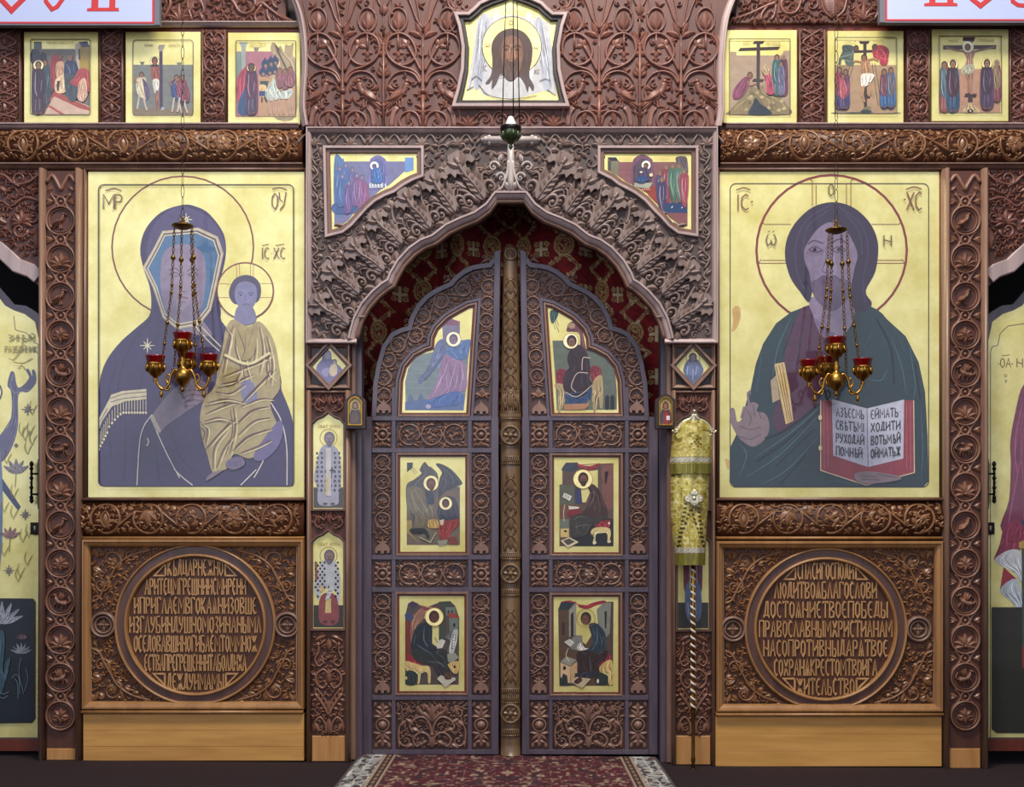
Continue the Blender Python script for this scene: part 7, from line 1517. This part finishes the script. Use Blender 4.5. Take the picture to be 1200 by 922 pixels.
# ------------------------------------------------------------------ hanging oil lamps in front of the large icons
def oil_lamp(px, dy, label):
    yy = -.215; X = lambda x: float(PX(px+x, yy)); Z = lambda y: float(PZ(y+dy, yy)); k = S*kk(yy)
    t = tag(empty('hanging_lamp', (X(0), yy, Z(470))), label, 'lamp', 'brass three-cup hanging oil lamps')
    m = MB(); chain(m, (X(0), yy, Z(-40)), (X(0), yy, Z(258)), .052, .0014, .0075); m.build('long_chain', 'chain', t)
    m = MB(); lathe(m, (X(0), yy, Z(266)), [(0.001, -.012), (.02, -.010), (.044, 0), (.050, .006), (.046, .010), (.02, .013), (.008, .022), (.006, .034), (.001, .036)], 16)
    for i in range(8): a = i*math.pi/4; tube(m, [(X(0), yy, Z(260)), (X(0)+.022*math.cos(a), yy, Z(256)+.022*math.sin(a))], [.003, .001], 4)
    m.build('canopy_cap', 'old_brass', t)
    cups = [(-32, 425), (31, 424)]
    def cup(cx, ytop, ycy=yy, arm=True):
        m = MB(); c = (X(cx), ycy, Z(ytop+12))
        lathe(m, c, [(.004, -.072), (.012, -.066), (.006, -.058), (.012, -.048), (.024, -.040), (.036, -.022), (.040, -.004), (.038, .006), (.043, .012), (.040, .014)], 16)
        for i in range(8): a = i*math.pi/4; tube(m, [(c[0]+.037*math.cos(a), c[1]+.037*math.sin(a), c[2]-.026), (c[0]+.043*math.cos(a), c[1]+.043*math.sin(a), c[2]-.008), (c[0]+.038*math.cos(a), c[1]+.038*math.sin(a), c[2]+.008)], [.003, .006, .003], 5)
        o = m.build('lamp_cup', 'brass', t)
        m = MB(); lathe(m, c, [(.030, .004), (.036, .014), (.042, .040), (.046, .046), (.042, .046), (.036, .030), (.03, .016), (.001, .014)], 16); m.build('red_glass_bowl', 'red_glass', o)
    cup(0, 390); cup(-32, 417); cup(31, 415.5)
    cup(-4, 408, yy+.13)
    m = MB(); lathe(m, (X(0), yy, Z(440)), [(.001, -.080), (.006, -.072), (.012, -.064), (.006, -.054), (.014, -.044), (.032, -.026), (.040, -.004), (.036, .016), (.018, .030), (.010, .044), (.018, .056), (.010, .070), (.012, .1)], 16); m.build('centre_stem', 'brass', t)
    for g in (-1, 1):
        m = MB(); q = cr([(X(g*3), yy, Z(438)), (X(g*9), yy, Z(433)), (X(g*14), yy, Z(440)), (X(g*15), yy, Z(450)), (X(g*22), yy, Z(457)), (X(g*29), yy, Z(452)), (X(g*31.5), yy, Z(441))], 4) if False else None
        pts = np.array([(X(g*3), yy, Z(438)), (X(g*9), yy, Z(433)), (X(g*14), yy, Z(441)), (X(g*16), yy, Z(450)), (X(g*22), yy, Z(456)), (X(g*28), yy, Z(452)), (X(g*31.5), yy, Z(442))])
        tube(m, cr(pts, 4), .0062, 6); tube(m, cr(np.array([(X(g*16), yy, Z(450)), (X(g*20), yy, Z(444)), (X(g*17), yy, Z(438)), (X(g*13), yy, Z(443))]), 4), [.005, .003], 6)
        tube(m, cr(np.array([(X(g*22), yy, Z(456)), (X(g*17), yy, Z(457)), (X(g*15), yy, Z(452))]), 3), [.005, .003], 6)
        lathe(m, (X(g*25), yy, Z(461)), [(.001, -.024), (.006, -.014), (.010, -.002), (.005, .008), (.003, .02)], 8); m.build('branch_arm', 'brass', t)
    m = MB(); pts = np.array([(X(0), yy+.01, Z(438)), (X(-1), yy+.06, Z(433)), (X(-3), yy+.10, Z(444)), (X(-4), yy+.13, Z(436))]); tube(m, cr(pts, 4), .006, 6); m.build('branch_arm', 'brass', t)
    # three ornamented suspension chains
    for (x0, x1, x2, y2, dyk) in ((-9, -15, -24, 428, 0), (-3, -6, -12, 428, .0), (8, 12, 14, 428, 0), (12, 18, 27, 424, 0)):
        ya = yy+(.03 if x0 in (-3, 8) else -.01); m = MB(); pA, pB, pC = (X(x0), ya, Z(268)), (X((x0+x1)/2), ya, Z(340)), (X(x2), ya, Z(y2)); chain(m, pA, pB, .017, .002, .0048); chain(m, pB, pC, .017, .002, .0048)
        for f, w_ in ((.24, .012), (.46, .008), (.52, .008), (.72, .009), (.86, .008)):
            i = f*2; c = np.array(pA)*(1-i)+np.array(pB)*i if i < 1 else np.array(pB)*(2-i)+np.array(pC)*(i-1)
            lathe(m, c, [(.001, -w_*1.7), (w_*.9, -w_*.3), (w_, .001), (w_*.8, w_*.5), (.001, w_*1.6)], 8)
        m.build('side_chain', 'old_brass', t)
    return t
oil_lamp(214, 0, 'brass hanging lamp with red glass cups, in front of the purple-robed mother icon')
oil_lamp(980, 5, 'brass hanging lamp with red glass cups, in front of the open-book icon')

# ------------------------------------------------------------------ hanging lamp before the cross
yy = -.40; X = lambda x: float(PX(x, yy)); Z = lambda y: float(PZ(y, yy))
t = tag(empty('hanging_lamp', (X(598.5), yy, Z(176))), 'small dark green glass lamp on three thin cords before the arch cross', 'lamp')
m = MB(); c = (X(598.5), yy, Z(160)); lathe(m, c, [(.001, -.060), (.006, -.052), (.010, -.044), (.006, -.036), (.016, -.028), (.032, -.012), (.040, .008), (.042, .024), (.042, .026)], 20)
for i in range(10): a = i*math.pi/5; tube(m, [(c[0]+.030*math.cos(a), c[1]+.030*math.sin(a), c[2]-.016), (c[0]+.041*math.cos(a), c[1]+.041*math.sin(a), c[2]+.004), (c[0]+.040*math.cos(a), c[1]+.040*math.sin(a), c[2]+.022)], [.003, .007, .003], 5)
m.build('glass_bowl', 'green_glass', t)
m = MB(); lathe(m, c, [(.040, .020), (.046, .026), (.046, .042), (.040, .044), (.001, .044)], 20); m.build('dark_rim', 'black_metal', t)
m = MB(); lathe(m, c, [(.022, .0445), (.024, .056), (.016, .074), (.010, .086), (.001, .090)], 12); m.build('glass_chimney', 'white_wax', t)
for xa, xb, dy_ in ((594.5, 588.5, -.02), (601.5, 601.5, .03), (604.5, 609, -.02)):
    m = MB(); tube(m, [(X(xa), yy, Z(-60)), (X(xb), yy+dy_, Z(149))], .0024, 5); m.build('cord', 'black_metal', t)

# ------------------------------------------------------------------ lettered signs hung in front, top corners
def sign(x0, x1, y1, label, g):
    ys = -.10; t = thing('sign_board', label, 'sign', (x0+x1)/2, y1, ys)
    boxobj('board', 'sign_white', t, x0, -60, x1, y1, ys, ys+.03, 0)
    m = MB(ys); ribbon(m, [(x0+1.4, -60), (x0+1.4, y1-1.4), (x1-1.4, y1-1.4), (x1-1.4, -60)] if g else [(x0+1.4, -60), (x0+1.4, y1-1.4), (x1-1.4, y1-1.4), (x1-1.4, -60)], 1.2, .6, 'flat', smooth=False); m.build('red_border', 'sign_red', t)
    m = MB(ys+.0); box(m, (x1 if g < 0 else x0-6), -60, (x1+6 if g < 0 else x0), y1+1, ys-.004, ys+.03); box(m, x0, y1, x1, y1+1.5, ys-.003, ys+.03); m.build('edge_strip', 'sign_side', t)
    def L(pts, w): m = MB(ys); slab(m, pts, ys-.0015, ys-.0001) if w == 0 else ribbon(m, pts, w, .5, 'flat', smooth=False); m.build('red_letter', 'sign_red', t)
    if g < 0:
        L([(-10, -14), (0, -2), (13.5, 12.5), (28, -2), (34, -14)], 3.2)
        L([(52, -12), (54, 2), (61, 11), (67, 8), (74, -2), (76, -14)], 2.6)
        L([(102, 13), (102, 10), (107, 9), (108, -20), (116, -20), (115, 9), (128, 9), (129, -20), (136, -20), (135, 9), (139, 9), (139.5, 13)], 0)
    else:
        L([(1083, 7), (1083, 4), (1089, 3), (1090, -20), (1097, -20), (1096, 3), (1110, 3), (1111, -20), (1118, -20), (1117, 3), (1122, 4), (1122, 7)], 0)
        L([(1132, -14), (1138, -2), (1149, 7), (1160, -2), (1166, -14)], 3); L([(1184, -14), (1187, 2), (1193, 6), (1204, 7)], 2.6)
sign(-60, 181, 28, 'pale blue sign board with big red letters at the top left corner', -1)
sign(1037, 1260, 25, 'pale blue sign board with big red letters at the top right corner', 1)

# ------------------------------------------------------------------ red curtain with gold weave behind the doors
rng = np.random.default_rng(5)
def vnoise(x, y, seed=0):
    def hsh(i, j): v = np.sin(i*127.1+j*311.7+seed*74.7)*43758.5453; return v-np.floor(v)
    xi, yi = np.floor(x), np.floor(y); xf, yf = x-xi, y-yi; xf = xf*xf*(3-2*xf); yf = yf*yf*(3-2*yf)
    return (hsh(xi, yi)*(1-xf)+hsh(xi+1, yi)*xf)*(1-yf)+(hsh(xi, yi+1)*(1-xf)+hsh(xi+1, yi+1)*xf)*yf
def grid_mesh(mb, PTS, cols, nx, ny, smooth=True, flip=False):
    idx = np.arange(nx*ny).reshape(ny, nx); a = idx[:-1, :-1].ravel(); b = idx[:-1, 1:].ravel(); c = idx[1:, 1:].ravel(); d = idx[1:, :-1].ravel()
    F = np.stack([a, d, c, b] if flip else [a, b, c, d], 1).tolist(); mb.add(PTS.reshape(-1, 3), F, 0, smooth, cols.reshape(-1, 3))
nx, ny = 340, 250
gx, gy = np.meshgrid(np.linspace(392, 806, nx), np.linspace(210, 520, ny))
u = np.abs(gx-598)+4*np.sin((gx-598)/19.0); v = gy
fold = .045*np.sin((gx-598)/19.0+1.2)+.010*np.sin(gx/7.3)+.012*np.sin(gx/31+gy/90)
PTS = np.stack([PX(gx, .45), .45+fold, PZ(gy, .45)], -1)
def cell(u, v, pu, pv, ou, ov): return (u-ou+pu/2) % pu-pu/2, (v-ov+pv/2) % pv-pv/2
red = np.array(lin('A41A1C')); dred = np.array(lin('841216')); gd = np.array(lin('D8B878')); gl = np.array(lin('F4DCA8'))
cols = np.where((vnoise(u/3, v/3)[..., None] > .5), red, dred)
def paintm(cols, mask, c): cols[mask] = c
for ou, ov in ((0, 293), (22, 289)):
    a, b = cell(u-40, v, 44, 50, ou, ov); r = np.hypot(a, b*1.0)
    cx_ = (np.abs(a) < 1.7) & (np.abs(b) < 9) | (np.abs(b) < 1.7) & (np.abs(a) < 7); paintm(cols, cx_ & (ou == 0), gl)
    paintm(cols, (np.abs(np.hypot(np.abs(a)-5.5, np.abs(b)-6)-2) < .8) & (r < 13) & (ou == 0), gd)
    ring = (np.abs(np.hypot(a, b*.72)-8.5) < 1.0)|(np.abs(np.hypot(a, b*.72)-5.8) < .7); paintm(cols, ring & (ou != 0), gd)
    paintm(cols, (np.hypot(a, b*.75) < 4.5) & (vnoise(u/1.6, v/1.6, 3) > .45) & (ou != 0), gd)
    # linked chains running diagonally to the next medallion
    lk = (np.abs(np.abs(a)-(np.abs(b)-10)*1.0) < 2.4) & (np.abs(np.abs(a)-(np.abs(b)-10)*1.0) > .8) & (r > 10); paintm(cols, lk & (ou != 0), gd)
    paintm(cols, (np.abs(np.abs(a)-(np.abs(b)-10)*1.0) < 4) & (r > 10) & (vnoise(u/2, v/2, 7) > .72) & (ou != 0), gl)
m = MB(); grid_mesh(m, PTS, cols, nx, ny, True, True)
m.build('curtain', 'cloth', None, True)
tag(bpy.data.objects['curtain'], 'dark red curtain with woven gold medallions and crosses, hanging behind the arched doors', 'curtain')

# ------------------------------------------------------------------ rug
nx, ny = 300, 150
X0, X1 = -.765, .66; gx, gy = np.meshgrid(np.linspace(X0, X1, nx), np.linspace(-1.9, .17, ny))
ax = np.minimum(gx-X0, X1-gx); n1 = vnoise(np.abs(gx+.05)*52, gy*30, 1); n2 = vnoise(np.abs(gx+.05)*24+7, gy*15, 2); n3 = vnoise(gx*90, gy*50, 4)
C_ = lambda h: np.array(lin(h))
cols = np.zeros(gx.shape+(3,)); cols[:] = C_('4C0C1A')
paintm(cols, n2 > .66, C_('3A0E18')); paintm(cols, (n1 > .70), C_('765A4A')); paintm(cols, (n1 > .80) & (n3 > .4), C_('98826C')); paintm(cols, (np.abs(n2-.5) < .035), C_('76524A')); paintm(cols, (n1 < .14), C_('2A2A30'))
bd = ax < .115; paintm(cols, bd, C_('8E8C88')); paintm(cols, bd & (n1 > .55), C_('3A3436')); paintm(cols, bd & (n1 > .8), C_('6A4A44')); paintm(cols, bd & (np.abs(n2-.5) < .06), C_('C0BCB4'))
paintm(cols, (ax < .012), C_('4A4444')); st_ = (ax >= .115) & (ax < .18); paintm(cols, st_, C_('5A3C30')); paintm(cols, (np.abs(ax-.125) < .006) | (np.abs(ax-.17) < .006), C_('9C8470')); paintm(cols, (np.abs(ax-.148) < .014) & (np.sin(gy*70+np.sign(gx)*1.5) > .2), C_('8A6A54')); paintm(cols, (np.abs(ax-.136) < .003) | (np.abs(ax-.160) < .003), C_('241A1A'))
PTS = np.stack([gx, gy, floor_z(gx)+.010+n3*.0015], -1)
m = MB(); grid_mesh(m, PTS, cols, nx, ny)
e = [(X0, -1.9), (X1, -1.9), (X1, .17), (X0, .17)]; V = [(a, b, floor_z(a)+.010) for a, b in e]+[(a, b, floor_z(a)+.0005) for a, b in e]
m.add(V, [(i, 4+i, 4+(i+1) % 4, (i+1) % 4) for i in range(4)]+[(7, 6, 5, 4)], 0, False, lin('3A2A2A'))
tag(m.build('rug', 'pile', None, True), 'dark red patterned rug with a grey border on the floor before the doors', 'rug')

# ------------------------------------------------------------------ brocade banner rolled on its twisted pole
yb_ = -.13; t = thing('rolled_banner', 'yellow-gold brocade banner with a silver cross, rolled on a white twisted pole', 'banner', 812, pyf(812, yb_), yb_)
out = [(494, 800, 826), (502, 790, 833), (512, 787.5, 834), (524, 786.5, 834), (536, 785.5, 834), (541, 784.8, 834), (556, 785, 833.5)]
out2 = [(552, 786.5, 831.5), (570, 785.5, 830.5), (600, 786, 829), (625, 787, 827.5), (640, 789.5, 827), (648, 790.5, 826.5), (662, 790.5, 826)]
def body(name, prof, depth, sd, bands):
    nx, ny = 64, 90
    ysr = np.linspace(prof[0][0], prof[-1][0], ny); xl = np.interp(ysr, [q[0] for q in prof], [q[1] for q in prof]); xr = np.interp(ysr, [q[0] for q in prof], [q[2] for q in prof])
    th = np.linspace(0, 2*np.pi, nx*2); TH, YY = np.meshgrid(th, ysr); XL = xl[:, None]; XR = xr[:, None]
    ripple = 1+.05*np.sin(TH*7+sd+YY/40)*np.minimum(1, (YY-prof[0][0])/25)+.02*np.sin(TH*13)
    XX = (XL+XR)/2-np.cos(TH)*(XR-XL)/2; YD = yb_-np.sin(TH)*depth*ripple
    PTS = np.stack([PX(XX, yb_), YD, PZ(YY, yb_)], -1)
    cols = np.zeros(XX.shape+(3,)); cols[:] = C_('B4A044'); n1 = vnoise(XX/3.2, YY/3.2, sd); n2 = vnoise(XX/6, YY/7, sd+3); n3 = vnoise(XX/1.4, YY/1.4, sd+5)
    paintm(cols, n2 > .55, C_('C4B458')); paintm(cols, (np.abs(n1-.5) < .07), C_('E0D48C')); paintm(cols, (n1 > .8), C_('86742C')); 
    xm = (XL+XR)/2+1
    if sd == 9:
        dd = np.abs(np.abs(XX-xm)-(YY-560)*.16-2); paintm(cols, (dd < 2) & (np.sin(YY*1.3) > 0) & (YY > 590), C_('3E3014'))
        vv = np.abs((np.abs(XX-xm+1))-np.clip((YY-596)*.34, 0, 99)); paintm(cols, (vv < 1.3) & (np.sin(YY*1.2) > -.1) & (YY > 596), C_('3A2C12')); paintm(cols, (np.abs(YY-(556+(XX-786)*.1)) < 3) & (n3 > .5) & (XX < 800), C_('3A2C12'))
    else:
        for k in range(-2, 3):
            a, b = XX-(xm+2+k*2.6), YY-(517+abs(k)*2.4); paintm(cols, np.hypot(a, b) < 1.2, C_('4A2C18'))
    for y0, y1, c in bands:
        w_ = (YY >= y0) & (YY <= y1); paintm(cols, w_, C_(c))
        if c == 'C4BEA8': paintm(cols, w_ & (np.abs(np.sin((XX+YY*1.5)*.55)) < .35), C_('8A8468')); paintm(cols, w_ & ((np.abs(YY-y0) < .8) | (np.abs(YY-y1) < .8)), C_('7A6C38'))
        if c == '8A8230': paintm(cols, w_ & (np.sin(XX*3.3) > .3), C_('5E5820'))
    m = MB(); grid_mesh(m, PTS, cols, nx*2, ny, True, True)
    m.build(name, 'brocade', t, True)
body('lower_cloth', out2, .062, 9, [(641, 649, 'C4BEA8'), (649.5, 662, '8A8230')])
body('upper_cloth', out, .072, 2, [(536, 543, 'C4BEA8'), (543.5, 556, '8A8230')])
m = MB(yb_-.068); c = Cv(m, hs=1.2).at(813.5, 584)
for a in (0, 90, 180, 270): c.leaf(0, 0, a, 11, 3.2, 2, 0, 'flat'); c.dome(8*math.cos(math.radians(a)), 8*math.sin(math.radians(a)), 2, 2.4)
c.dome(0, 0, 3.4, 3); m.build('silver_cross', 'silver', t)
m = MB(yb_-.03); c = Cv(m, hs=1.2)
for g in (-1, 1):
    d = c.at(813.5, 0, 1, 0, g < 0, 1)
    d.st([(1, 486), (5, 491), (12, 494), (18, 500), (21, 508)], 1.6, 2.6); d.st([(1, 494), (7, 498), (13, 504), (17, 511)], 1.3, 2.4); d.spiral(17, 508, 5, 200, 1.2, 1.3, 2.6); d.spiral(7, 504, 4.5, 160, -1.1, 1.2, 2.4); d.spiral(22, 504, 3.6, 0, 1, 1, 2.4)
c.leaf(813.5, 508, -90, 26, 3, 3.2); c.dome(813.5, 482, 2.6, 3); c.st([(809.5, 486), (817.5, 486)], 1, 2.4, smooth=False); m.build('gilt_crown', 'silver', t)
px0 = float(PX(812.3, yb_)); zt, zm, zb = float(PZ(600, yb_)), float(PZ(832, yb_)), floor_z(px0)
m = MB(); tube(m, [(px0, yb_, zt), (px0, yb_, zm)], .0095, 12); m.build('pole_core', 'brass', t)
m = MB(); n_ = 220; hel = [(px0+.0088*math.cos(i*.75), yb_+.0088*math.sin(i*.75), zt+(zm-zt)*i/n_) for i in range(n_)]; tube(m, hel, .0052, 5); m.build('white_twist', 'rope_white', t)
m = MB(); lathe(m, (px0, yb_, zb), [(.004, .0005), (.009, .012), (.007, .03), (.011, .045), (.008, .06), (.008, .2), (.009, zm-zb-.02), (.013, zm-zb), (.009, zm-zb+.02)], 12); m.build('pole_foot', 'old_brass', t)
